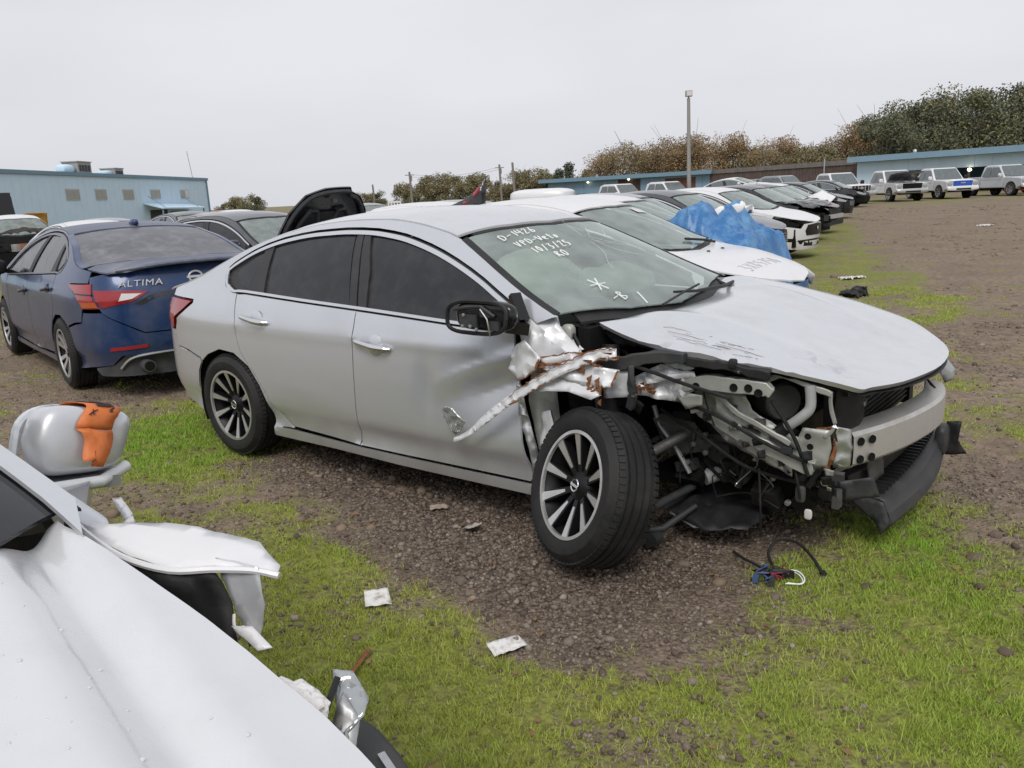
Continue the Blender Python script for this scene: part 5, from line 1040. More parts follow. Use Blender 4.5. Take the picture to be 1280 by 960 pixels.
b = MB(); superbox(b, (0, 0, 1.50), (.50, .30, .13), .55, 10, 20); hm = tag(b.build('roof_hump', white_up), 'white rounded hump standing in for another car roof above the white car roofs', 'car roof'); hm.location = (.62, 12.8, .0); hm.rotation_euler = (0, 0, -.30)  # rounded hump put in for the roof of another white car
car('parked_car', 'white car in the second row, roof showing past the torn red and black panel', white, (-2.2, 13.6, 0), -.45, white_up, group='cars in the second row', res=.2)
# row behind the silver saloon
rc = car('damaged_car', 'dark grey saloon with its black bonnet raised, behind the silver saloon', dgrey, (-5.05, 13.75, 0), -.62, dgrey, hood=False, gm=tint, res=.10)[0]
U_ = [(-.78, 0), (-.84, .28), (-.72, .62), (-.46, .88), (-.10, .97), (.36, 1.0), (.40, .93), (.58, .86), (.74, .64), (.84, .30), (.80, 0)]
hin = Vector((2.80, 0, 1.02)); tl_ = R(66)
def lid(u, v, dp): return np.stack([hin.x+np.asarray(v)*math.cos(tl_)*1.0-np.asarray(dp)*-math.sin(tl_)+.06*np.asarray(u)**2, np.asarray(u), hin.z+np.asarray(v)*math.sin(tl_)*.86-np.asarray(dp)*math.cos(tl_)-.10*np.asarray(u)**2], 1)
lo_ = panel('raised_bonnet', U_, lid, black, rc, .08, t=.03, gap=0)
frm = MB(); Q = [Vector(lid([u*.9], [v*.90+.03], [.045])[0]) for u, v in U_]; frm.tube(smooth_line(Q, 3), .035, 6); frm.build('bonnet_frame', plast2, lo_)
for s_ in (-1, 1):
    frm = MB(); frm.tube([Vector(lid([u], [v], [.05])[0]) for u, v in ((s_*.62, .04), (s_*.50, .40), (s_*.34, .62), (s_*.20, .60), (s_*.05, .10))], .032, 6); frm.build('bonnet_rib', plast2, lo_)
lin = MB(); superbox(lin, tuple(lid([.02], [.30], [.055])[0]), (.02, .52, .24), .5, 8, 14, Matrix.Rotation(-tl_+math.pi/2, 3, 'Y')); lin.build('bonnet_insulation', plast, lo_)
MB().box(tuple(lid([.05], [.78], [.08])[0]), (.04, .08, .05)).build('latch', greymetal, lo_, False)
sheet('rusty_patch', [tuple(lid([u], [v], [.09])[0]) for u, v in ((-.55, .05), (-.42, .08), (-.40, .20), (-.52, .16))], rust, lo_, .04, .01, 9, 3)
hid = car('damaged_car', 'dark red and black car whose bent panel corner sticks up past the silver roof', maroon, (-2.2, 11.55, 0), -.62, black, hood=False, lamps=False, mirror=False)[0]; hid.scale = (1, 1, .88); hid.location.x -= .46
sheet('bent_panel', [(2.66, -.62, 1.54), (2.72, .02, 1.56), (2.80, .30, 1.66), (2.82, .30, 2.03), (2.76, .22, 1.87), (2.70, .02, 1.74), (2.66, -.30, 1.65)], black, hid, .05, .02, 4, 3, .012)
sheet('bent_panel', [(2.66, -.16, 1.66), (2.70, .06, 1.74), (2.78, .26, 1.94), (2.76, .20, 1.80), (2.70, .0, 1.66)], red, hid, .05, .01, 4, 4, .01)
G2 = 'parked vehicles in the yard behind the blue saloon'
w1, _ = car('damaged_car', 'white hatchback with a smashed open front, beside the blue saloon', white, (-14.9, 25.0, 0), -.95, white_up, group=G2, hood=False, bumper=False, lamps=False); w1.scale = (1, 1, 1.12)
for k in range(9): MB().box((3.25+random.uniform(-.15, .15), random.uniform(-.5, .5), .50+random.uniform(-.2, .25)), (random.uniform(.1, .3), random.uniform(.1, .3), random.uniform(.08, .25)), random.uniform(0, 3)).build('broken_part', random.choice((plast, plast2, alu, rust)), w1, False)
sheet('bent_bonnet', [(2.65, -.7, 1.0), (2.75, 0, 1.06), (2.65, .7, 1.0), (3.0, .7, 1.12), (3.05, 0, 1.22), (3.0, -.7, 1.05)], white_up, w1, .08, .06, 4, 3)
for i, (p, yaw, pm_, scl, lb) in enumerate((((-9.9, 19.0), -.8, white, (1, 1, .97), 'white car with black sunroof strip, roof showing over the blue saloon'), ((-11.6, 23.2), -.8, grey, (1, 1, .98), 'light grey car, roof showing left of the awning'), ((-10.8, 27.0), -.8, dgrey, (1.05, 1.05, 1.02), 'dark grey estate with black roof bars below the awning'), ((-9.3, 25.2), -.75, grey, (1, 1, .98), 'silver hatchback behind the blue roof'), ((-12.2, 34.0), -.4, red, (1, 1, 1.0), 'red car with rounded roof near the building corner'), ((-11.1, 33.4), -.9, grey, (1, 1, .96), 'pale grey car with blue sky in its windows'))):
    q = car('parked_car', lb, pm_, (p[0], p[1], 0), yaw, white_up if pm_ is white else pm_, group=G2, res=.22)[0]; q.scale = scl
# ------------------------------------------------------------------ buildings, poles, trucks
wall_b = mat('pale_blue_metal', (.55, .71, .84), .5, 0, .4, var=.04, vscale=1.2, dirt=(.60, .70, .76), dscale=.6, damt=.35)
wall_b2 = mat('blue_metal', (.21, .33, .43), .5, 0, .4, var=.08, vscale=1.2, dirt=(.25, .32, .37), dscale=.6, damt=.35)
trim_b = mat('blue_trim', (.15, .26, .34), .5, 0, .4, dirt=(.2, .25, .28), dscale=1, damt=.4)
win_m = mat('dull_window', (.30, .30, .28), .3, 0, .6, dirt=(.45, .42, .36), dscale=2, damt=.8)
brown = mat('rusty_slats', (.115, .085, .075), .8, 0, .3, var=.25, vscale=2)
def along(A, B):
    A, B = Vector((*A, 0)), Vector((*B, 0)); d = (B-A); L = d.length; d /= L; n = Vector((-d.y, d.x, 0))
    if n.dot(-A) < 0: n = -n
    return A, d, n, L
def wbox(mb, F, t0, t1, z0, z1, n0, n1):
    A, d, n, L = F; P = [A+d*t+n*q for t, q in ((t0, n0), (t1, n0), (t1, n1), (t0, n1))]
    P = [Vector((p.x, p.y, z0)) for p in P]; return mb.prism(P, (0, 0, z1-z0))
def wobj(name, F, t0, t1, z0, z1, n0, n1, m, par): return wbox(MB(), F, t0, t1, z0, z1, n0, n1).build(name, m, par, False)
# two-storey blue shed on the left
FL = along((-30.70, 51.55), (-29.19, 83.02))
LB = thing('warehouse', 'pale blue two-storey metal building with small upper windows and an awning', 'building', FL[0])
LB.location = (0, 0, 0)
ribs = MB()
A_, d_, n_, L_ = FL
wobj('wall', FL, -14, 31.1, 0, 4.42, -12, 0, wall_b, LB)
wobj('fascia', FL, -14.2, 31.3, 4.36, 4.60, -12.2, .16, trim_b, LB)
wobj('corner_trim', FL, 30.95, 31.25, 0, 4.36, -.1, .06, trim_b, LB)
for k in range(55):
    wbox(ribs, FL, -13.8+.82*k, -13.77+.82*k, 0, 4.36, 0, .008)
ribs.build('wall_rib', wall_b, LB, False)['kind'] = 'stuff'
for k, (t0, t1) in enumerate(((6.6, 8.3), (10.4, 12.0), (14.5, 16.2), (19.1, 20.9), (24.9, 26.7))):
    f = wobj('window', FL, t0, t1, 2.66, 3.46, -.05, .05, mat('window_frame', (.45, .46, .44), .5), LB)
    wobj('pane', FL, t0+.08, (t0+t1)/2-.04, 2.74, 3.38, .0, .07, win_m, f); wobj('pane', FL, (t0+t1)/2+.04, t1-.08, 2.74, 3.38, .0, .065, win_m if k < 4 else lamp_clr, f)
aw = MB(); P0 = [FL[0]+FL[1]*t for t in (17.6, 26.3)]
aw.prism([P0[0]+FL[2]*.05+Vector((0, 0, 2.25)), P0[0]+FL[2]*1.6+Vector((0, 0, 1.82)), P0[1]+FL[2]*1.6+Vector((0, 0, 1.72)), P0[1]+FL[2]*.05+Vector((0, 0, 2.1))], (0, 0, .10)); aw.build('awning', wall_b, LB, False)
for t in (17.8, 26.1): MB().bar(FL[0]+FL[1]*t+FL[2]*1.5+Vector((0, 0, 0)), FL[0]+FL[1]*t+FL[2]*1.5+Vector((0, 0, 1.8)), .1, .1, (1, 0, 0)).build('awning_post', trim_b, LB, False)
for t in (18.5, 25): MB().tube([FL[0]+FL[1]*t+FL[2]*.05+Vector((0, 0, 2.9)), FL[0]+FL[1]*t+FL[2]*1.5+Vector((0, 0, 1.9))], .03, 5).build('awning_stay', trim_b, LB)
wobj('doorway', FL, 18.6, 21.8, 0, 1.75, -.05, .04, mat('dark_opening', (.03, .04, .045), .6), LB); wobj('roller_door', FL, 22.4, 26.0, 0, 1.6, -.05, .05, trim_b, LB)
unit_m = mat('galvanised_unit', (.36, .35, .33), .6, .3, .4, dirt=(.24, .20, .17), dscale=4, damt=.6)
for t, w_, hgt, back, lb in ((-.6, 1.9, .95, 1.2, 'rusty rooftop unit with pale blue hood at the left end of the blue roof'), (11.2, 3.0, .75, 1.5, 'large box cooling unit with a round fan, middle of the blue roof'), (16.2, 2.2, .42, 1.5, 'low vent unit next to the large cooling unit on the blue roof')):
    c = FL[0]+FL[1]*t-FL[2]*back+Vector((0, 0, 4.60)); u = thing('roof_unit', lb, 'roof unit', c, math.atan2(FL[1].y, FL[1].x), 'units on the blue roof')
    MB().box((0, 0, hgt/2+.1), (w_*.6, 1.2, hgt)).build('casing', unit_m, u, False); MB().box((0, 0, hgt+.13), (w_*.66, 1.3, .07)).build('cover', unit_m, u, False)
    for q in (-.25, .25): MB().box((q*w_*.8, 0, .05), (.1, 1.1, .1)).build('foot', greymetal, u, False)
    for k in range(4): MB().box((-w_*.2+k*w_*.13, -.61, hgt*.55), (w_*.09, .04, hgt*.6)).build('louvre', plast2, u, False)
    superbox(MB(), (-w_*.52, 0, hgt*.45), (w_*.24, .5, hgt*.45), .7, 8, 12).build('duct', wall_b, u)
mast = thing('aerial', 'thin aerial mast leaning on the blue roof near its corner', 'aerial', FL[0]+FL[1]*29.3-FL[2]*.5+Vector((0, 0, 4.5)))
MB().tube([(0, 0, 0), (-.25, 0, 2.6)], .022, 5).build('mast', greymetal, mast); MB().box((0, 0, .05), (.3, .3, .1)).build('base', greymetal, mast, False)
# low blue building in the middle
FM = along((6.02, 108.83), (24.21, 97.02)); MBd = thing('shed', 'long low blue building with two lit lamps and reddish doors', 'building')
wobj('wall', FM, 0, 21.7, 0, 2.78, -9, 0, wall_b2, MBd)
for k in range(1, 9): wobj('panel_joint', FM, 2.6*k-.03, 2.6*k+.03, .4, 2.7, 0, .02, trim_b, MBd)
rf = MB(); wbox(rf, FM, -1.0, 22.2, 2.80, 3.26, -9.5, .9); rf.build('roof_fascia', trim_b, MBd, False)
wobj('doorway', FM, 10.0, 13.0, .2, 2.70, -.1, .03, mat('dark_red_opening', (.055, .028, .024), .7), MBd)
for k in range(5): wobj('shelf', FM, 10.3, 12.6, .5+.42*k, .56+.42*k, .03, .10, brown, MBd)
wobj('red_door', FM, 16.2, 20.0, .1, 2.55, -.1, .03, mat('red_brown_door', (.12, .045, .035), .7, var=.2, vscale=1), MBd)
wobj('low_wall', FM, -1, 16, 0, 1.25, .6, .9, plast2, MBd)
glow = mat('lit_bulb', (1, .9, .75), .5, emit=((1, .82, .55), 6))
for t, z in ((6.0, 2.62), (11.6, 2.70)):
    p = FM[0]+FM[1]*t+FM[2]*.35; o = MB().box((p.x, p.y, z+.12), (.35, .35, .10)).build('lamp_housing', greymetal, MBd, False); superbox(MB(), (p.x, p.y, z), (.13, .13, .09), .9, 8, 10).build('bulb', glow, o)
# slatted brown fence between the two blue buildings
FF_ = along((24.21, 97.02), (33.39, 78.17)); fe = thing('fence', 'tall brown fence of upright slats between the blue buildings', 'fence')
sl = None
for k in range(100):
    t = .1+.209*k; z = 3.2+.03*math.sin(k*1.7)
    b = wbox(MB(), FF_, t, t+.17, .05, z-.35, -.03+.02*(k % 2), .03+.02*(k % 2)); b.build('slat', brown, fe, False)
for z in (.5, 1.7, 2.8): wobj('rail', FF_, 0, 20.9, z, z+.1, -.16, -.05, brown, fe)
wobj('top_band', FF_, -.1, 21.0, 2.78, 3.24, -.02, .14, mat('weathered_top', (.17, .15, .14), .8, var=.2, vscale=2), fe)
gp = tag(MB().tube([FF_[0]+FF_[1]*17.5+FF_[2]*.5, FF_[0]+FF_[1]*17.5+FF_[2]*.5+Vector((0, 0, 3.5))], .07, 8).build('post', dullsteel), 'pale steel post standing in front of the brown fence', 'post')
# open-fronted blue building on the right
A4 = Vector((32.99, 77.25, 0)); d4 = (Vector((40.87, 65.26, 0))-A4).normalized(); e4 = A4+d4*46
FR = along((32.99, 77.25), (e4.x, e4.y)); RBd = thing('open_shed', 'long blue open-fronted shed behind the row of pickup trucks', 'building')
wobj('roof_fascia', FR, -.4, 46, 2.92, 3.42, -9, 1.0, wall_b2, RBd); wobj('hanging_panel', FR, 3.4, 46, 1.95, 2.9, -.12, 0, wall_b, RBd); wobj('end_wall', FR, 0, 3.4, 0, 2.9, -9, 0, wall_b, RBd)
wobj('back_wall', FR, 3.4, 46, 0, 2.85, -9, -8.8, trim_b, RBd)
for k in range(30): wobj('panel_rib', FR, 3.5+1.42*k, 3.56+1.42*k, 1.95, 2.9, 0, .03, wall_b, RBd)
for k in range(9): wobj('post', FR, 5.5+4.6*k, 5.66+4.6*k, 0, 1.95, -.3, -.14, greymetal, RBd)
lp = FR[0]+FR[1]*10.4+FR[2]*.2; superbox(MB(), (lp.x, lp.y, 1.75), (.16, .16, .12), .9, 8, 10).build('lamp', glow, RBd)
pg = tag(superbox(MB(), (0, 0, .14), (.12, .2, .14), .8, 8, 12).build('roof_vent', lamp_clr), 'small white vent on the roof of the right-hand shed', 'vent'); pg.location = FR[0]+FR[1]*5.5+Vector((0, 0, 3.42))
# pickups
def truck(label, loc, yaw, pm, hood='on', grille_m=None, bed=True, group='white pickup trucks by the sheds', cap=False):
    t = thing('pickup_truck', label, 'pickup truck', (*loc, 0), yaw, group); sc = 1; gm_ = grille_m or plast
    def pris(nm, prof, hw, m, bev=.05, par=t, top=1):
        b = MB(); b.add([(x, -hw*(top if z > 1.25 else 1), z) for x, z in prof]+[(x, hw*(top if z > 1.25 else 1), z) for x, z in prof], [tuple(range(len(prof)))[::-1], tuple(range(len(prof), 2*len(prof)))]+[(i, (i+1) % len(prof), (i+1) % len(prof)+len(prof), i+len(prof)) for i in range(len(prof))])
        o = b.build(nm, m, par, True, 30)
        if bev: md = o.modifiers.new('b', 'BEVEL'); md.width = bev; md.segments = 3; md.limit_method = 'ANGLE'
        return o
    wa = lambda cx: [(cx+.50*math.cos(R(a)), .40+.48*math.sin(R(a))) for a in range(178, 0, -22)]
    cabp = [(-1.0, .48), (-1.02, 1.15), (-.86, 1.80), (-.55, 1.90), (.35, 1.90), (.55, 1.84), (1.18, 1.18), (1.2, .5)]
    c = pris('cab', cabp, .96, pm, .05, t, .84)
    if bed: pris('bed', [(-2.9, .55), (-2.92, 1.18), (-1.06, 1.18), (-1.06, .5), (-1.35, .5)]+[(x, z) for x, z in wa(-1.85)[::-1]]+[(-2.36, .55)], .97, pm)
    if cap: pris('bed_cap', [(-2.88, 1.2), (-2.75, 1.72), (-1.1, 1.78), (-1.08, 1.2)], .90, pm)
    pris('front_wing', [(1.22, .5), (1.22, 1.14), (2.6, 1.08), (2.78, 1.0), (2.80, .62), (2.38, .5)]+wa(1.85)[::-1]+[(1.34, .5)], .965, pm)
    if hood == 'on': superbox(MB(), (2.02, 0, 1.08), (.82, .84, .10), .5, 8, 16).build('bonnet', pm, t)
    else:
        sheet('raised_bonnet', [(1.25, -.86, 1.20), (1.25, .86, 1.20), (1.9, .92, 1.62), (2.65, .72, 1.72), (2.75, 0, 1.76), (2.65, -.80, 1.70), (1.9, -.92, 1.62)], black, t, .12, .03, 2, 3, .03)
        MB().box((2.2, 0, .85), (1.0, 1.5, .4)).build('engine_block', void, t, False)
    f = MB(); f.box((2.82, 0, .92), (.06, 1.15, .30)); g = f.build('grille', gm_ if hood == 'on' else void, t, False)
    if hood == 'on':
        for k in range(5): MB().box((2.86, -.45+.225*k, .92), (.03, .05, .28)).build('grille_bar', gm_ if grille_m else chrome, g, False)
        MB().box((2.86, 0, .94), (.035, .30, .06)).build('badge', chrome, g, False)
    for sg in (-1, 1):
        superbox(MB(), (2.76, sg*.78, .92), (.08, .17, .15), .5, 8, 12).build('headlamp', head_lens, t)
        MB().add([(1.10, sg*.968, 1.22), (.56, sg*.845, 1.76), (-.05, sg*.83, 1.78), (-.05, sg*.968, 1.20)], [(0, 1, 2, 3)]).build('front_window', tint_far, t, False)
        MB().add([(-.12, sg*.968, 1.20), (-.12, sg*.83, 1.78), (-.62, sg*.83, 1.78), (-.84, sg*.968, 1.20)], [(0, 1, 2, 3)]).build('rear_window', tint_far, t, False)
        mb = MB(); superbox(mb, (1.08, sg*1.14, 1.28), (.06, .12, .12), .5, 8, 10); mb.bar((1.08, sg*.96, 1.22), (1.08, sg*1.06, 1.25), .06, .05); mb.build('wing_mirror', pm if sg < 0 else plast, t)
        for cx in (-1.85, 1.85):
            M = Matrix.Translation((cx, sg*.86, .40)); MB().lathe([(.49, .0), (.49, .10 if sg < 0 else .10), (0, .10)], 20, M if sg < 0 else M @ Matrix.Rotation(math.pi, 4, 'Z')).build('wheel_well', void, t)
            put_wheel(t, cx, sg*.88, .40, 'steel' if not grille_m else 'five', detail=0, spin=cx, sc=1.2)
        MB().add([(-.95+.02, sg*.972, 1.0), (1.0, sg*.972, 1.0), (1.0, sg*.972, .985), (-.93, sg*.972, .985)], [(0, 1, 2, 3)]).build('door_moulding', greymetal, t, False)
    b = MB().add([(1.20, -.83, 1.20), (1.20, .83, 1.20), (.585, .72, 1.83), (.585, -.72, 1.83)], [(0, 1, 2, 3)]); b.V = [(x+.012, y, z+.012) for x, y, z in b.V]; b.build('windscreen', screen if False else tint_far, t, False)
    b = MB().add([(-1.06, -.80, 1.22), (-1.06, .80, 1.22), (-.90, .70, 1.76), (-.90, -.70, 1.76)], [(3, 2, 1, 0)]); b.V = [(x-.012, y, z) for x, y, z in b.V]; b.build('rear_screen', tint_far, t, False)
    bm = MB(); superbox(bm, (2.86, 0, .62), (.12, .98, .14), .4, 8, 18); bm.build('front_bumper', pm if grille_m else dullsteel, t); MB().box((2.97, 0, .58), (.03, .9, .10)).build('bumper_intake', plast, t, False)
    MB().box((0, 0, .5), (5.2, 1.3, .2)).build('chassis', void, t, False)
    return t
def at_rear(front, yaw): return (front[0]-2.9*math.cos(yaw), front[1]-2.9*math.sin(yaw))
yw = -1.42
truck('white pickup truck with wide silver grille, left end of the pickups', at_rear((21.5, 49.5), yw), yw, white)
truck('white pickup truck with its dark bonnet raised and front end stripped', at_rear((24.9, 50.2), yw-.15), yw-.15, white, 'up')
truck('white pickup truck with bright blue grille and small bed cap', at_rear((28.3, 50.8), yw-.15), yw-.15, white, grille_m=mat('bright_blue_grille', (.02, .09, .42), .35), cap=True)
truck('pale silver pickup truck with chrome grille at the right edge', at_rear((32.6, 50.4), yw-.05), yw-.05, mat('pale_silver_paint', (.60, .62, .64), .3, .3, .5, .5), grille_m=dullsteel)
truck('white pickup cab showing between the lamp post and the blue shed', (7.6, 54.5), -.95, white, group='white pickup cabs far behind the row')
truck('white pickup cab right of the lamp post, near the brown fence', (10.6, 54.0), -.95, white, group='white pickup cabs far behind the row')
truck('grey van-like pickup in front of the brown fence', (17.2, 51.5), -.95, grey, group='white pickup cabs far behind the row', cap=True)
car('parked_car', 'silver car roof beside the white bar rack', grey, (-6.6, 36.5, 0), -.9, grey, res=.22)
rk = thing('headache_rack', 'white upright bar rack showing above the silver roof', 'rack', (-4.6, 35.2, 0), -.35)
for z in (1.02, 1.50): MB().box((0, 0, z), (.6, .06, .07)).build('rail', white, rk, False)
for k in range(5): MB().box((-.28+.14*k, 0, .76), (.05, .05, 1.5)).build('bar', white, rk, False)
car('parked_car', 'red car far off beside the right-hand pickups', red, (35.2, 56.5, 0), -1.2, red, res=.25)
car('damaged_car', 'dark car with folded roof in front of the brown fence', dgrey, (15.2, 50.0, 0), -.9, black, res=.25)
tc = car('damaged_car', 'white car tilted with its roof raised, before the brown fence', white, (12.6, 49.5, .25), -.7, white_up, res=.25)[0]; tc.rotation_euler = (0, R(-7), -.7)
car('damaged_car', 'black car with its nose torn off in front of the leftmost pickup', black, (16.9, 46.9, 0), -.62, black, hood=False, bumper=False, res=.22)
car('parked_car', 'pale car far off, left of the raised black bonnet', white, (-11.2, 33.0, 0), -.75, white_up, res=.22)
# loader at the left edge
ld = thing('loader', 'yellow loader with a dark glazed cab at the left edge', 'loader', (-21.0, 34.6, 0), -.5)
MB().box((0, 0, .9), (2.6, 1.3, .6)).build('chassis', mat('yellow_paint', (.40, .20, .02), .5, dirt=(.2, .12, .05), dscale=3, damt=.5), ld, False); MB().box((-.2, 0, 1.9), (1.1, 1.1, 1.5), taper=.85).build('cab', gloss, ld, False)
for sg in (-1, 1): MB().box((-.2, sg*.54, 1.95), (.85, .03, 1.05), taper=.9).build('cab_window', tint_far, ld, False)
MB().bar((.3, 0, 1.5), (2.0, 0, 1.35), .35, .35).build('boom', MT['yellow_paint'], ld, False); sheet('bucket', [(1.9, -.5, 1.1), (2.4, -.5, 1.1), (2.5, -.5, 1.75), (2.5, .5, 1.75), (2.4, .5, 1.1), (1.9, .5, 1.1)], MT['yellow_paint'], ld, .1, .02, 2, 2, .04)
for cx in (-.9, .9):
    for sg in (-1, 1): put_wheel(ld, cx, sg*.75, .5, 'steel', sc=1.5)
# lamp post and utility poles
lp = thing('lamp_post', 'tall steel lamp post with a square floodlight head', 'lamp post', (12.2, 54.2, 0))
pole_m = mat('weathered_pole', (.21, .19, .17), .8, 0, .3, var=.2, vscale=6); lp_m = mat('galvanised_pole', (.30, .29, .27), .6, .3, .4)
MB().tube([(0, 0, 0), (-.05, 0, 7.0)], [.15, .10], 12).build('pole', lp_m, lp); MB().box((0, 0, .3), (.6, .6, .6)).build('plinth', unit_m, lp, False)
MB().tube([(-.05, 0, 6.9), (-.05, 0, 7.1)], .05, 8).build('bracket', lp_m, lp); MB().box((-.05, -.05, 7.27), (.40, .3, .36)).build('floodlight', unit_m, lp, False); MB().box((-.05, -.215, 7.27), (.32, .03, .28)).build('lens', lamp_clr, lp, False)
for x, y, h_, arm, lb in ((0, 110, 5.5, 1, 'slim utility pole with a crossarm left of the taller bare pole'), (1.6, 100, 5.3, 0, 'thicker bare dark pole beside the slim crossarm pole'), (-11.8, 109.4, 5.1, 1, 'utility pole with two wires behind the small round trees'), (-19.7, 128.5, 4.1, 0, 'short thin pole farthest left among the trees')):
    p = thing('utility_pole', lb, 'pole', (x, y, 0), 0, 'poles on the skyline'); MB().tube([(-.1, 0, 0), (-.25, 0, h_)], [.17, .13], 8).build('pole', pole_m, p)
    if arm: MB().box((-.25, 0, h_-.4), (1.2, .1, .1)).build('crossarm', pole_m, p, False); MB().tube([(-.1, .15, h_-.5), (-.1, .15, h_-1.2)], .14, 8).build('transformer', unit_m, p)
wi = MB()
for dz in (0, -.28): wi.tube([Vector((-12, 109.4, 4.75+dz)).lerp(Vector((-.25, 110, 5.15+dz)), k/12)-Vector((0, 0, .55*math.sin(math.pi*k/12))) for k in range(13)], .018, 4)
tag(wi.build('power_line', plast2), 'two sagging wires strung between the skyline poles', 'wires')

# ------------------------------------------------------------------ trees
def leaf_mat(nm, col, var=.28): return mat(nm, col, .75, 0, .25, var=var, vscale=.5)  # leaf colours made paler in place of distance haze
def tree_parts(seed, h, rx, leaf, cols, trunk_h=.22, n=1500, columns=0, bare=0):
    r = np.random.default_rng(seed); t = bpy.data.objects.new('tree', None); COL.objects.link(t)
    b = MB(); b.tube([(0, 0, 0), (.05*h*.1, 0, h*trunk_h), (0, .03*h, h*.6)], [.035*h*.6, .028*h*.6, .008*h], 7)
    cl = []
    nc = 26
    for i in range(nc):
        a = r.uniform(0, 6.28); q = r.uniform(0, 1)**.6; zz = r.uniform(trunk_h*.7, .88); pr_ = math.sin(min(1, (zz-trunk_h*.3)/(1.02-trunk_h*.3))*math.pi)**.55 if not columns else (1-zz)*.9+.08
        c = np.array([math.cos(a)*q*rx*pr_, math.sin(a)*q*rx*pr_, zz*h]); cl.append((c, r.uniform(.09, .25)*h*(1 if not columns else .5)))
        if i % 2 == 0: b.tube([(0, 0, h*min(zz*.6, .5)), tuple(c*.6+np.array([0, 0, h*.12])*.5), tuple(c)], [.010*h, .007*h, .003*h], 5)
    if bare:
        for i in range(40):
            c, q = cl[r.integers(nc)]; e = c+r.normal(0, q*.9, 3)+np.array([0, 0, q*.5]); b.tube([tuple(c), tuple(e)], [.004*h, .0015*h], 4)
    b.build('trunk', pole_m, t)
    per = n//len(cols)
    for m in cols:
        k = r.integers(0, nc, per); C = np.array([cl[i][0] for i in k]); Q = np.array([cl[i][1] for i in k]); D = r.normal(0, 1, (per, 3)); D /= np.linalg.norm(D, axis=1)[:, None]
        Pp = C+D*(Q*r.uniform(.1, 1.0, per)**.6*1.25)[:, None]*np.array([1, 1, .8]); Pp[:, 2] = np.maximum(Pp[:, 2], h*.06)
        a_ = r.normal(0, 1, (per, 3)); a_ /= np.linalg.norm(a_, axis=1)[:, None]; b_ = np.cross(a_, r.normal(0, 1, (per, 3))); b_ /= np.linalg.norm(b_, axis=1)[:, None]
        s_ = leaf*r.uniform(.5, 1.3, per)[:, None]
        VV = np.stack([Pp-a_*s_, Pp+b_*s_*.45, Pp+a_*s_, Pp-b_*s_*.45], 1).reshape(-1, 3)
        np_mesh('crown', VV, np.arange(per*4).reshape(-1, 4), m, t, 4)
    return t
oak = [leaf_mat('dark_olive_leaf', (0.087, 0.104, 0.067)), leaf_mat('grey_green_leaf', (0.128, 0.142, 0.096)), leaf_mat('olive_leaf', (0.174, 0.167, 0.090))]
rus = [leaf_mat('russet_leaf', (.27, .165, .085)), leaf_mat('brown_leaf', (.22, .165, .105)), leaf_mat('ochre_leaf', (.34, .245, .115))]
mix_ = [oak[2], rus[1], leaf_mat('yellow_olive_leaf', (0.239, 0.217, 0.104))]
KIND = {'evergreen': [tree_parts(11, 10, 5.4, .165, oak, n=24000), tree_parts(12, 10, 4.8, .165, oak[:2]+[mix_[2]], n=21000)], 'russet': [tree_parts(21, 8, 3.6, .14, rus, n=9000, bare=1), tree_parts(22, 8, 3.3, .14, [rus[0], mix_[2], rus[1]], n=10000, bare=1)],
        'olive': [tree_parts(31, 6, 3.4, .18, mix_, n=7500), tree_parts(32, 6, 3.0, .18, [oak[1], mix_[2], oak[2]], n=7000)], 'conifer': [tree_parts(41, 6, .95, .22, oak[:2], n=1100, columns=1)], 'bare': [tree_parts(51, 6, 2.4, .18, [rus[1]], n=350, bare=1)]}
used = set(); TREES = []
LBL = {'evergreen': 'dark green bushy tree behind the right-hand blue shed', 'russet': 'russet and brown autumn tree behind the brown fence', 'olive': 'olive green tree on the skyline behind the car roofs', 'conifer': 'small dark conifer beside the russet trees', 'bare': 'nearly bare pale tree by the bare pole'}
def plant(kind, u, d, h, k=0, lb=None):
    src = KIND[kind][k % len(KIND[kind])]
    base = 10 if kind == 'evergreen' else 8 if kind == 'russet' else 6
    if src in used: t = copy_tree(src)
    else: t = src; used.add(src)
    t.name = {'conifer': 'conifer', 'evergreen': 'evergreen_tree', 'russet': 'autumn_tree'}.get(kind, 'tree')
    x = (u-640)/1010.1*d; t.location = (x, math.sqrt(max(1, d*d-x*x)) if False else d, 0); s = h/base*random.uniform(.92, 1.10); t.scale = (s*random.uniform(.9, 1.1), s*random.uniform(.9, 1.1), s); t.rotation_euler = (0, 0, random.uniform(0, 6.28))
    t['u'] = u; TREES.append((kind, u, t, lb))
    tag(t, lb or LBL[kind], 'tree', {'evergreen': 'evergreens on the right', 'russet': 'autumn trees behind the fence', 'olive': 'trees on the skyline', 'conifer': 'conifers', 'bare': 'bare trees'}[kind])
for i, (u, h) in enumerate(((1290, 11.6), (1345, 12), (1240, 10.2), (1205, 11.2), (1165, 11.6), (1135, 10.8), (1108, 9.4), (1262, 8.5), (1400, 12), (1460, 11), (1185, 7.5))): plant('evergreen', u, 104+7*(i % 3), h*1.03, i)
for i, (u, h) in enumerate(((1072, 9.9), (1045, 7.9), (985, 7.9), (955, 6.4), (925, 8.0), (897, 7.6), (868, 8.9), (838, 8.2), (812, 7.3), (788, 7.2), (765, 6.5), (1092, 9.2), (1012, 6.0), (1120, 8.0), (1235, 5.5))): plant('russet', u, 116+5*(i % 3), h, i)
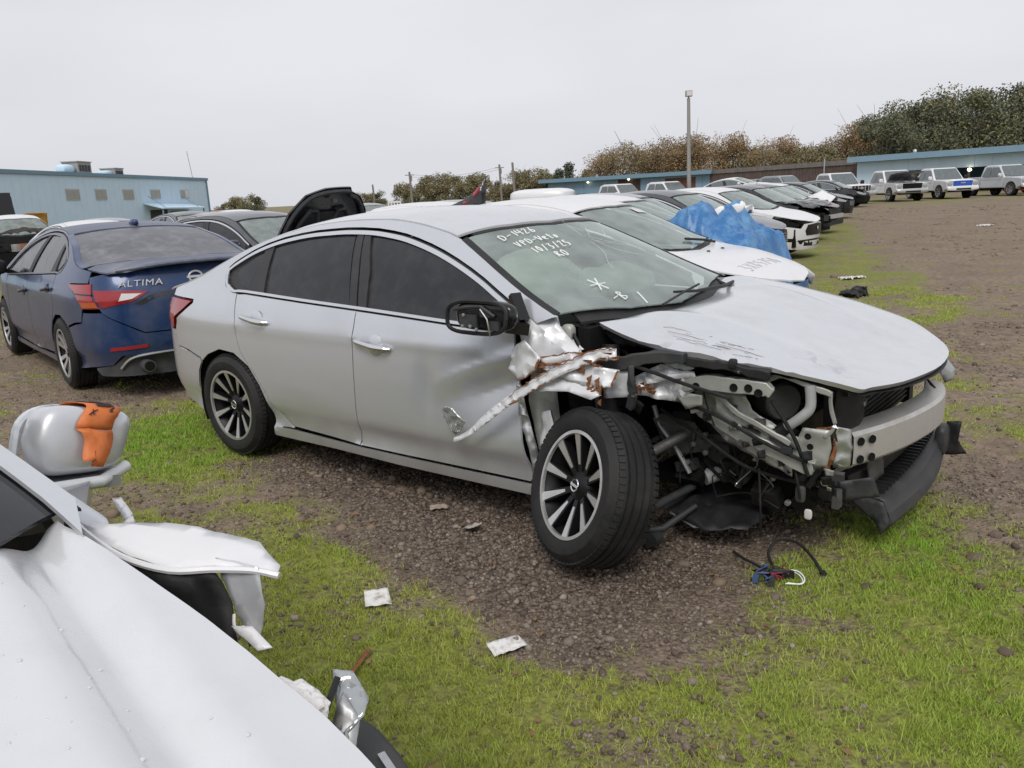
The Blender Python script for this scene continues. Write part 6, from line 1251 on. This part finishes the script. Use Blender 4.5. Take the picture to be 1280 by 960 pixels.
for i, (u, h) in enumerate(((1018, 6.3), (950, 6.2), (850, 6.6), (745, 5.2), (680, 4.6), (665, 4.3), (608, 4.9), (585, 4.9), (560, 4.6), (545, 3.3), (522, 3.6), (484, 3.1), (466, 2.6), (335, 3.0), (318, 3.1), (302, 2.5), (640, 3.0), (700, 4.2), (1000, 5.5))): plant('olive', u, 112+6*(i % 4), h*1.03, i)
plant('conifer', 709, 116, 5.4, lb='dark conifer left of a slimmer one, over the middle blue shed'); plant('conifer', 722, 116, 6.1, lb='slim pointed conifer, right of a pair over the middle blue shed')
plant('conifer', 634, 116, 4.1, lb='small dark conifer between the two skyline poles'); plant('bare', 652, 112, 5.0)
ORD = 'first second third fourth fifth sixth seventh eighth ninth tenth eleventh twelfth thirteenth fourteenth fifteenth sixteenth seventeenth eighteenth nineteenth twentieth'.split()+['twenty-'+k for k in 'first second third fourth fifth sixth'.split()]
for kd, txt in (('evergreen', 'dark green bushy tree over the right-hand blue shed, %s of them from the left'), ('russet', 'russet autumn tree along the skyline behind the fence, %s of them from the left'), ('olive', 'olive green tree on the skyline, %s of them from the left')):
    for i, q in enumerate(sorted((q for q in TREES if q[0] == kd), key=lambda q: q[1])): q[2]['label'] = txt % ORD[i]
for q in TREES: del q[2]['u']
# ------------------------------------------------------------------ ground
def vnoise(x, y, f, seed=0):
    x = np.asarray(x)*f+seed*17.31; y = np.asarray(y)*f-seed*9.73; i, j = np.floor(x).astype(np.int64), np.floor(y).astype(np.int64); u, v = x-i, y-j
    u = u*u*(3-2*u); v = v*v*(3-2*v)
    def hsh(a, b):
        q = (a*374761393+b*668265263+seed*1442695041) & 0xffffffff; q = ((q ^ (q >> 13))*1274126177) & 0xffffffff; return ((q ^ (q >> 16)) & 0xffff)/65535.
    return (hsh(i, j)*(1-u)+hsh(i+1, j)*u)*(1-v)+(hsh(i, j+1)*(1-u)+hsh(i+1, j+1)*u)*v
def fbm(x, y, f, o=4, seed=0):
    a, s, n = 1, 0, 0
    for k in range(o): s = s+a*vnoise(x, y, f*2.03**k, seed+k); n += a; a *= .5
    return s/n
def soft(P, x, y, sg=.12):
    r = np.random.default_rng(3); s = 0
    for k in range(9): s = s+inpoly(P, x+r.normal(0, sg), y+r.normal(0, sg))
    return s/9.
POLY = {'gravel': [(-1.65, 4.75), (-1.5, 5.25), (-1.0, 5.35), (.1, 4.4), (.9, 3.9), (1.35, 3.62), (1.05, 3.28), (.72, 3.02), (.50, 2.80), (.56, 2.55), (.46, 2.30), (.26, 2.27), (.06, 2.48), (-.10, 2.80), (-.48, 3.18), (-.85, 3.62), (-1.10, 4.15)],
        'gravel_b': [(1.65, 3.3), (2.0, 3.9), (2.6, 4.3), (2.5, 3.4), (2.1, 2.6), (1.7, 2.5)],
        'green_a': [(-3.1, 5.9), (-2.41, 6.3), (-1.9, 5.3), (-1.72, 4.75), (-2.2, 4.45), (-2.9, 4.8)], 'green_b': [(-1.9, 3.9), (-1.35, 4.02), (-.76, 3.25), (-.29, 2.70), (-.02, 2.36), (.3, 2.15), (.6, 2.2), (.2, 1.2), (-2.2, 1.2)],
        'green_c': [(.62, 2.15), (.68, 2.6), (.95, 2.95), (1.35, 3.12), (1.75, 3.35), (1.72, 2.6), (1.75, 1.9), (1.5, 1.2), (.2, 1.2)], 'green_d': [(1.3, 3.3), (1.55, 3.75), (2.0, 3.75), (1.95, 3.2), (1.6, 2.9)],
        'green_e': [(4.0, 9.5), (5.2, 14.5), (7.4, 22.), (10.5, 30), (12.5, 30), (9.0, 21.), (6.6, 13.6), (5.4, 9.6)],
        'brown_l': [(-7, 10.5), (-3.3, 8.2), (-2.9, 7.0), (-3.1, 6.2), (-3.4, 5.2), (-5.5, 5.2), (-12, 11), (-12, 16)], 'brown_r': [(6.8, 13.4), (9.4, 21), (13.5, 30), (19, 44), (60, 44), (60, 6), (3.4, 2.0), (2.6, 3.6), (3.6, 6.4), (5.4, 9.0)]}
def masks(x, y):
    jx = x+.30*(fbm(x, y, 1.6, 3, 5)-.5)*2; jy = y+.30*(fbm(x, y, 1.6, 3, 9)-.5)*2
    m = {k: soft(P, jx, jy, .19 if k[:5] != 'brown' else .5) for k, P in POLY.items()}
    n1 = fbm(x, y, 2.2, 4, 2); n2 = fbm(x, y, 7.5, 3, 4)
    g = .44+.85*m['green_a']+.80*m['green_b']+.74*m['green_c']+.75*m['green_d']+.38*m['green_e']
    g = g*(1-.86*m['gravel'])*(1-.55*m['gravel_b'])*(1-.85*m['brown_l'])*(1-.92*m['brown_r'])
    g = np.clip(g+(n1-.5)*1.55+(n2-.5)*.95-.07, 0, 1)*np.clip(1-.88*m['gravel'], 0, 1)
    gv = np.clip(m['gravel']+.55*m['gravel_b']*(n2 > .45)+.22*(n1 < .42), 0, 1)
    br = np.clip(m['green_a']+m['green_d']+.5*m['green_c']-.15+(n1-.5), 0, 1)
    return g, gv, br
def height(x, y):
    d = np.hypot(x, y); k = np.clip((26-d)/14, 0, 1)
    return k*(.05*(fbm(x, y, .9, 3, 21)-.5)+.028*(fbm(x, y, 5, 3, 23)-.5)+.016*(fbm(x, y, 22, 2, 25)-.5))-.012
rr = np.concatenate([np.linspace(.02, 1.0, 10), np.arange(1.05, 9, .034), 9*1.022**np.arange(1, 190), [700, 900, 1300, 2000, 3500]])
an = np.concatenate([np.linspace(-38, 38, 460), np.linspace(38, 322, 150)[1:-1]])*math.pi/180
RR, AA = np.meshgrid(rr, an, indexing='ij'); X = (RR*np.sin(AA)).ravel(); Y = (RR*np.cos(AA)).ravel(); Z = height(X, Y)
g, gv, br = masks(X, Y); nr, na = len(rr), len(an)
i, j = np.meshgrid(np.arange(nr-1), np.arange(na), indexing='ij'); q = np.stack([i*na+j, i*na+(j+1) % na, (i+1)*na+(j+1) % na, (i+1)*na+j], -1).reshape(-1, 4)[:, ::-1]
gm = bpy.data.materials.new('yard_ground'); gm.use_nodes = True; N = gm.node_tree; L = N.links.new; pb = N.nodes['Principled BSDF']; pb.inputs['Roughness'].default_value = .92; pb.inputs['Specular IOR Level'].default_value = .25
def nd(t, **kw):
    n = N.nodes.new(t)
    for k, v in kw.items():
        if k in n.inputs: n.inputs[k].default_value = v
        else: setattr(n, k, v)
    return n
tcn = nd('ShaderNodeTexCoord')
def att(nm): n = nd('ShaderNodeAttribute'); n.attribute_name = nm; return n.outputs['Fac']
def mixc(f, a, b):
    n = nd('ShaderNodeMix', data_type='RGBA')
    for s_, k in ((a, 6), (b, 7)):
        if isinstance(s_, tuple): n.inputs[k].default_value = (*s_, 1)
        else: L(s_, n.inputs[k])
    if isinstance(f, float): n.inputs[0].default_value = f
    else: L(f, n.inputs[0])
    return n.outputs[2]
def rng_(s, a, b, c=0, d=1): n = nd('ShaderNodeMapRange'); n.inputs[1].default_value = a; n.inputs[2].default_value = b; n.inputs[3].default_value = c; n.inputs[4].default_value = d; L(s, n.inputs[0]); return n.outputs[0]
def noi(s, d=6): n = nd('ShaderNodeTexNoise', Scale=s, Detail=d); L(tcn.outputs['Object'], n.inputs['Vector']); return n.outputs[0]
vo = nd('ShaderNodeTexVoronoi', Scale=55.0); L(tcn.outputs['Object'], vo.inputs['Vector'])
vo2 = nd('ShaderNodeTexVoronoi', Scale=19.0); L(tcn.outputs['Object'], vo2.inputs['Vector'])
dirt_c = mixc(rng_(noi(.8, 8), .3, .7), (.235, .178, .128), (.305, .240, .180)); dirt_c = mixc(rng_(noi(14, 6), .35, .7), dirt_c, (.155, .118, .086)); dirt_c = mixc(rng_(noi(3.1, 4), .58, .72, 0, .6), dirt_c, (.14, .108, .082))
hs_ = nd('ShaderNodeSeparateColor'); L(vo.outputs['Color'], hs_.inputs[0])
grav_c = mixc(rng_(hs_.outputs[0], .1, .9), (.085, .063, .048), (.225, .175, .138)); grav_c = mixc(rng_(vo.outputs['Distance'], .5, .8), grav_c, (.05, .04, .032))
moss_c = mixc(rng_(noi(1.7, 5), .35, .65), (0.205, 0.245, 0.034), (0.270, 0.285, 0.070)); moss_c = mixc(rng_(noi(30, 4), .35, .7), moss_c, (0.132, 0.124, 0.052))
base = mixc(att('gravel'), dirt_c, grav_c)
mm = nd('ShaderNodeMath', operation='MULTIPLY_ADD'); L(noi(38, 5), mm.inputs[0]); mm.inputs[1].default_value = 1.3; mm.inputs[2].default_value = -.65
m2 = nd('ShaderNodeMath', operation='ADD'); L(mm.outputs[0], m2.inputs[0]); L(att('moss'), m2.inputs[1])
base = mixc(rng_(m2.outputs[0], .25, .75), base, moss_c); L(base, pb.inputs['Base Color'])
hh = nd('ShaderNodeMath', operation='MULTIPLY_ADD'); L(vo.outputs['Distance'], hh.inputs[0]); hh.inputs[1].default_value = -.6; L(noi(26, 8), hh.inputs[2])
bu = nd('ShaderNodeBump', Strength=.8, Distance=.022); L(hh.outputs[0], bu.inputs['Height']); L(bu.outputs[0], pb.inputs['Normal'])
gr = np_mesh('ground', np.column_stack([X, Y, Z]), q, gm, None, 4, True); gr['kind'] = 'structure'
for nm, v in (('moss', g), ('gravel', gv)): a = gr.data.attributes.new(nm, 'FLOAT', 'POINT'); a.data.foreach_set('value', v.astype(np.float32))
# grass: many short blades, thickest where the ground is mossy
r = np.random.default_rng(5)
def scatter(n, r0, r1, pw=1.0):
    d = (r0**pw+(r1**pw-r0**pw)*r.random(n))**(1/pw); a = r.uniform(-35, 35, n)*math.pi/180; return d*np.sin(a), d*np.cos(a), d
x, y, d = scatter(1300000, 1.3, 13, .75); g, gv, br = masks(x, y); lump = fbm(x, y, 14, 2, 31)
k = r.random(len(x)) < np.clip((g-.18)*1.5, 0, 1)**1.5*np.clip(lump*2.2-.55, .05, 1); x, y, d, g, br = x[k][:430000], y[k][:430000], d[k][:430000], g[k][:430000], br[k][:430000]
n = len(x); hgt = r.uniform(.007, .019, n)*(1+.55*br)*(1+.03*d); wid = r.uniform(.0009, .0018, n)*(1+.16*d); th = r.uniform(0, 6.283, n); le = hgt*r.uniform(.2, 1.2, n); ld_ = r.uniform(0, 6.283, n); z = height(x, y)-.002
Vb = np.stack([np.column_stack([x-wid*np.cos(th), y-wid*np.sin(th), z]), np.column_stack([x+wid*np.cos(th), y+wid*np.sin(th), z]), np.column_stack([x+le*np.cos(ld_), y+le*np.sin(ld_), z+hgt])], 1).reshape(-1, 3)
def clumps(nc, per, r0, r1, thr, hmul, sg):
    x, y, d = scatter(nc, r0, r1, .9); g, gv, br = masks(x, y); k = (r.random(len(x)) < np.clip((g-thr)*1.4, 0, 1))
    x, y, d, br = np.repeat(x[k], per), np.repeat(y[k], per), np.repeat(d[k], per), np.repeat(br[k], per); n = len(x); x = x+r.normal(0, sg, n); y = y+r.normal(0, sg, n)
    hg = hmul*r.uniform(.5, 1.3, n); wd = r.uniform(.0010, .0019, n)*(1+.14*d); th = r.uniform(0, 6.283, n); le = hg*r.uniform(.1, .9, n); ld_ = r.uniform(0, 6.283, n); z = height(x, y)-.003
    return np.stack([np.column_stack([x-wd*np.cos(th), y-wd*np.sin(th), z]), np.column_stack([x+wd*np.cos(th), y+wd*np.sin(th), z]), np.column_stack([x+le*np.cos(ld_), y+le*np.sin(ld_), z+hg])], 1).reshape(-1, 3), br
for args in ((3000, 16, 1.4, 11, .25, .034, .011), (500, 22, 1.4, 9, .35, .055, .018), (2600, 9, 1.4, 10, .02, .022, .02)):
    v_, b_ = clumps(*args); Vb = np.concatenate([Vb, v_]); br = np.concatenate([br, b_])
n = len(Vb)//3
gmat = bpy.data.materials.new('grass_blade'); gmat.use_nodes = True; N = gmat.node_tree; L = N.links.new; pb = N.nodes['Principled BSDF']; pb.inputs['Roughness'].default_value = .6; pb.inputs['Specular IOR Level'].default_value = .3
tcn = nd('ShaderNodeTexCoord'); ge_ = nd('ShaderNodeNewGeometry')
c_ = mixc(rng_(noi(1.3, 5), .35, .65), (0.250, 0.305, 0.030), (0.405, 0.395, 0.092)); c_ = mixc(ge_.outputs['Random Per Island'], c_, (0.350, 0.410, 0.092)); c_ = mixc(att('lush'), c_, (.20, .40, .03)); L(c_, pb.inputs['Base Color'])
tl = pb.inputs['Subsurface Weight']; tl.default_value = 0
gs = np_mesh('grass', Vb, np.arange(3*n).reshape(-1, 3), gmat, None, 3); tag(gs, 'short bright green grass growing in patches over the yard', 'grass', kind='stuff')
a = gs.data.attributes.new('lush', 'FLOAT', 'POINT'); a.data.foreach_set('value', np.repeat(np.clip(br, 0, 1)*.8, 3).astype(np.float32))
# stones
ph = (1+5**.5)/2; ico = np.array([(-1, ph, 0), (1, ph, 0), (-1, -ph, 0), (1, -ph, 0), (0, -1, ph), (0, 1, ph), (0, -1, -ph), (0, 1, -ph), (ph, 0, -1), (ph, 0, 1), (-ph, 0, -1), (-ph, 0, 1)])/1.9
icf = np.array([(0, 11, 5), (0, 5, 1), (0, 1, 7), (0, 7, 10), (0, 10, 11), (1, 5, 9), (5, 11, 4), (11, 10, 2), (10, 7, 6), (7, 1, 8), (3, 9, 4), (3, 4, 2), (3, 2, 6), (3, 6, 8), (3, 8, 9), (4, 9, 5), (2, 4, 11), (6, 2, 10), (8, 6, 7), (9, 8, 1)])
x, y, d = scatter(330000, 1.3, 10, 1.0); g, gv, br = masks(x, y); k = r.random(len(x)) < np.clip(gv*.50+.045*(1-g)+.01, 0, 1); x, y, d = x[k][:56000], y[k][:56000], d[k][:56000]; n = len(x)
sz = np.clip(r.lognormal(-5.32, .45, n), .0022, .024)*(1+.03*d)
Vs = ico[None]*(sz[:, None]*r.uniform(.65, 1.25, (n, 3)))[:, None, :]*r.uniform(.8, 1.2, (n, 12, 1)); an_ = r.uniform(0, 6.283, n); ca, sa = np.cos(an_), np.sin(an_); tx = r.uniform(-.6, .6, n)
Vz = Vs[..., 2]*.75+Vs[..., 0]*tx[:, None]*.4; Vx = Vs[..., 0]*ca[:, None]-Vs[..., 1]*sa[:, None]; Vy = Vs[..., 0]*sa[:, None]+Vs[..., 1]*ca[:, None]
Vs = np.stack([Vx+x[:, None], Vy+y[:, None], Vz+(height(x, y)+sz*.25)[:, None]], -1).reshape(-1, 3); Fs = (icf[None]+12*np.arange(n)[:, None, None]).reshape(-1, 3)
smat = bpy.data.materials.new('gravel_stone'); smat.use_nodes = True; N = smat.node_tree; L = N.links.new; pb = N.nodes['Principled BSDF']; pb.inputs['Roughness'].default_value = .85
tcn = nd('ShaderNodeTexCoord'); ge_ = nd('ShaderNodeNewGeometry'); rp = nd('ShaderNodeValToRGB'); L(ge_.outputs['Random Per Island'], rp.inputs[0])
e = rp.color_ramp.elements; e[0].color = (.085, .060, .046, 1); e[1].position = 1; e[1].color = (.36, .30, .25, 1)
for p_, c in ((.35, (.15, .108, .082)), (.65, (.20, .155, .12)), (.90, (.27, .225, .185))): q_ = e.new(p_); q_.color = (*c, 1)
L(mixc(rng_(noi(160, 4), .3, .8, 0, .5), rp.outputs[0], (.06, .05, .04)), pb.inputs['Base Color'])
st = np_mesh('gravel', Vs, Fs, smat, None, 3); tag(st, 'loose brown and grey gravel spread under and before the wreck', 'gravel', kind='stuff')
# lumps of dried mud over the open dirt, and dead leaves
def pebbles(nm, lbl, cat, x, y, sz, m, flat_=.55):
    n = len(x); Vs = ico[None]*(sz[:, None]*r.uniform(.6, 1.4, (n, 3)))[:, None, :]*r.uniform(.75, 1.25, (n, 12, 1)); Vs[..., 2] *= flat_
    P = np.stack([Vs[..., 0]+x[:, None], Vs[..., 1]+y[:, None], Vs[..., 2]+(height(x, y)+sz*.1)[:, None]], -1).reshape(-1, 3); o = np_mesh(nm, P, (icf[None]+12*np.arange(n)[:, None, None]).reshape(-1, 3), m, None, 3); return tag(o, lbl, cat, kind='stuff')
cm = mat('dry_mud', (.20, .150, .108), .95, 0, .2, var=.35, vscale=3)
x, y, d = scatter(30000, 3, 45, 1.3); g, gv, br = masks(x, y); k = (r.random(len(x)) < np.clip(.5-g, 0, 1)*np.clip(vnoise(x, y, .7, 40)*2-.7, .03, 1)); x, y, d = x[k][:7000], y[k][:7000], d[k][:7000]
pebbles('mud_clod', 'lumps of dried mud scattered over the bare dirt', 'mud', x, y, np.clip(r.lognormal(-4.0, .45, len(x)), .006, .05)*(1+.02*d), cm)
x, y, d = scatter(9000, 1.4, 14, 1.2); k = r.random(len(x)) < .10; x, y = x[k], y[k]; n = len(x); a_ = r.uniform(0, 6.28, n); s_ = r.uniform(.006, .016, n); z = height(x, y)+.012
q4 = np.stack([np.stack([x+s_*np.cos(a_+t)*u, y+s_*np.sin(a_+t)*u, z+r.uniform(-.003, .008, n)], 1) for t, u in ((0, 1.3), (1.57, .6), (3.14, 1.2), (4.71, .6))], 1).reshape(-1, 3)
tag(np_mesh('dead_leaf', q4, np.arange(4*n).reshape(-1, 4), mat('dead_leaf', (.21, .125, .06), .8, 0, .3, var=.4, vscale=9), None, 4), 'small dead brown leaves lying on the grass and gravel', 'leaves', kind='stuff')
# ------------------------------------------------------------------ litter
def flat(name, label, cat, P, m, lift=.02, amp=.006, group=None, seed=1):
    zc = max(float(height(np.array([a]), np.array([b]))[0]) for a, b in P)+lift
    o = sheet(name, [(a, b, zc+random.uniform(-.006, .010)) for a, b in P], m, None, .012, amp, 18, seed, .0012); return tag(o, label, cat, group)
def quad(cx, cy, w_, h_, a): c_, s_ = math.cos(a), math.sin(a); return [(cx+c_*u-s_*v, cy+s_*u+c_*v) for u, v in ((-w_/2, -h_/2), (w_/2, -h_/2*.9), (w_/2*.95, h_/2), (-w_/2*.9, h_/2*1.05))]
GP = 'scraps of paper on the ground'
flat('paper_scrap', 'muddy white paper square on the grass left of the gravel', 'paper', quad(-.585, 2.98, .105, .125, .25), paper, group=GP, seed=2)
flat('paper_scrap', 'white paper slip lying nearest the camera at the gravel edge', 'paper', quad(-.065, 2.60, .135, .085, .45), mat('printed_paper', (.74, .73, .71), .8, 0, .3, dirt=(.25, .21, .17), dscale=35, damt=.8), group=GP, seed=3)
flat('paper_scrap', 'small crumpled pale scrap below the front door, nearer the wheel', 'paper', quad(-.225, 3.64, .085, .06, .6), mat('pale_scrap', (.46, .43, .39), .8, 0, .3, dirt=(.25, .2, .15), dscale=30, damt=.7), .02, .016, GP, 4)
flat('paper_scrap', 'small tan scrap by the sill, farther from the splayed wheel', 'paper', quad(-.41, 3.93, .095, .05, .2), mat('tan_scrap', (.36, .29, .23), .8, 0, .3, dirt=(.5, .46, .4), dscale=25, damt=.7), .02, .014, GP, 5)
flat('metal_strip', 'narrow rusty brown strip lying in the grass', 'strip', [(-.60, 2.46), (-.585, 2.45), (-.545, 2.585), (-.56, 2.60)], rust, .025, .003)
flat('white_scrap', 'small white scrap at the edge of the far dirt', 'scrap', quad(14.15, 24.1, .45, .3, .3), paper, .03, .05); flat('white_scrap', 'thin white scrap on the grass past the black saloon', 'scrap', quad(6.9, 22.7, .5, .25, .1), paper, .03, .04); flat('white_scrap', 'white scrap in the grass beyond the tip of the bonnet', 'scrap', quad(5.5, 12.9, .4, .2, .1), paper, .03, .04)
b = MB()
for k in range(9): superbox(b, (4.78+random.uniform(-.22, .22), 10.9+random.uniform(-.12, .12), .05), (.13, .05, .04), 1.2, 8, 10, Matrix.Rotation(random.uniform(0, 3), 3, 'Z') @ Matrix.Rotation(random.uniform(-.6, .6), 3, 'Y'))
b.V = [tuple(Vector(v)+.05*noise.noise_vector(Vector(v)*9)) for v in b.V]
tag(b.build('debris_heap', plast), 'dark heap of plastic debris on the ground past the bonnet', 'debris')
wz = float(height(np.array([1.0]), np.array([3.0]))[0]); wt_ = thing('wiring_loom', 'tangle of black, white and red wires on the grass before the wreck', 'wires', (1.0, 3.02, wz))
def wire(P, rad, m, nm='wire'): return MB().tube(smooth_line(P, 5), rad, 6).build(nm, m, wt_)
wire([(-.07, .24, .02), (-.06, .16, .03), (-.02, .08, .03), (.02, .02, .025)], .006, plast); wire([(.04, .03, .03), (.05, .14, .05), (.11, .20, .08), (.18, .17, .08), (.215, .08, .05), (.225, .0, .02)], .007, plast); MB().box((.225, -.01, .02), (.022, .03, .02)).build('plug', plast, wt_, False)
wire([(.105, .02, .03), (.13, .0, .03), (.135, -.05, .025), (.11, -.085, .02), (.06, -.07, .02)], .0028, ink); wire([(.10, .03, .025), (.125, -.02, .025), (.115, -.08, .02), (.05, -.075, .02)], .0025, ink)
for k in range(12):
    c = (random.uniform(-.05, .09), random.uniform(-.05, .03)); wire([(c[0]+random.uniform(-.05, .05), c[1]+random.uniform(-.04, .04), random.uniform(.012, .05)) for _ in range(5)], random.uniform(.002, .0045), random.choice((plast, plast, plast2, mat('blue_wire', (.06, .10, .22), .5), mat('red_wire', (.28, .04, .06), .5))))
for p in ((-.055, -.03), (.0, -.06), (.06, .0), (.09, -.01)): MB().box((*p, .025), (.035, .022, .022), random.uniform(0, 3)).build('plug', random.choice((plast, plast2, MT['blue_wire'])), wt_, False)
SL = ['stone in the grass just past the near paper slip', 'stone at the gravel edge by the wires, nearest them', 'pale stone in the lower right grass, left of the frame edge', 'stone left of the muddy paper square', 'stone in the bright grass below the front lip', 'stone in the middle of the gravel patch below the wheel', 'stone on the bare dirt right of the front lip', 'stone on the dirt farther right than the lip stone', 'stone in the grass near the peeled wing', 'stone in the gravel ahead of the splayed wheel', 'stone right beside the black cable end', 'stone at the right edge of the grass below the dirt']
kk = [(.45, 2.35, .022), (.98, 2.86, .018), (1.6, 2.4, .02), (-.9, 2.9, .016), (1.35, 2.9, .018), (.2, 2.9, .02), (1.9, 3.1, .03), (2.1, 3.3, .026), (-1.5, 4.2, .02), (.7, 3.2, .024), (1.15, 3.15, .02), (2.2, 2.9, .025)]
for i, (a, c, s_) in enumerate(kk):
    b = MB(); superbox(b, (0, 0, 0), (s_*1.2, s_*.9, s_*.6), .8, 7, 9, Matrix.Rotation(i, 3, 'Z')); b.V = [tuple(Vector(v)*(1+.3*noise.noise(Vector(v)*70+Vector((i, 0, 0))))) for v in b.V]; o = b.build('stone', smat); o.location = (a, c, float(height(np.array([a]), np.array([c]))[0])+s_*.3); tag(o, SL[i], 'stone', 'single larger stones on the ground')
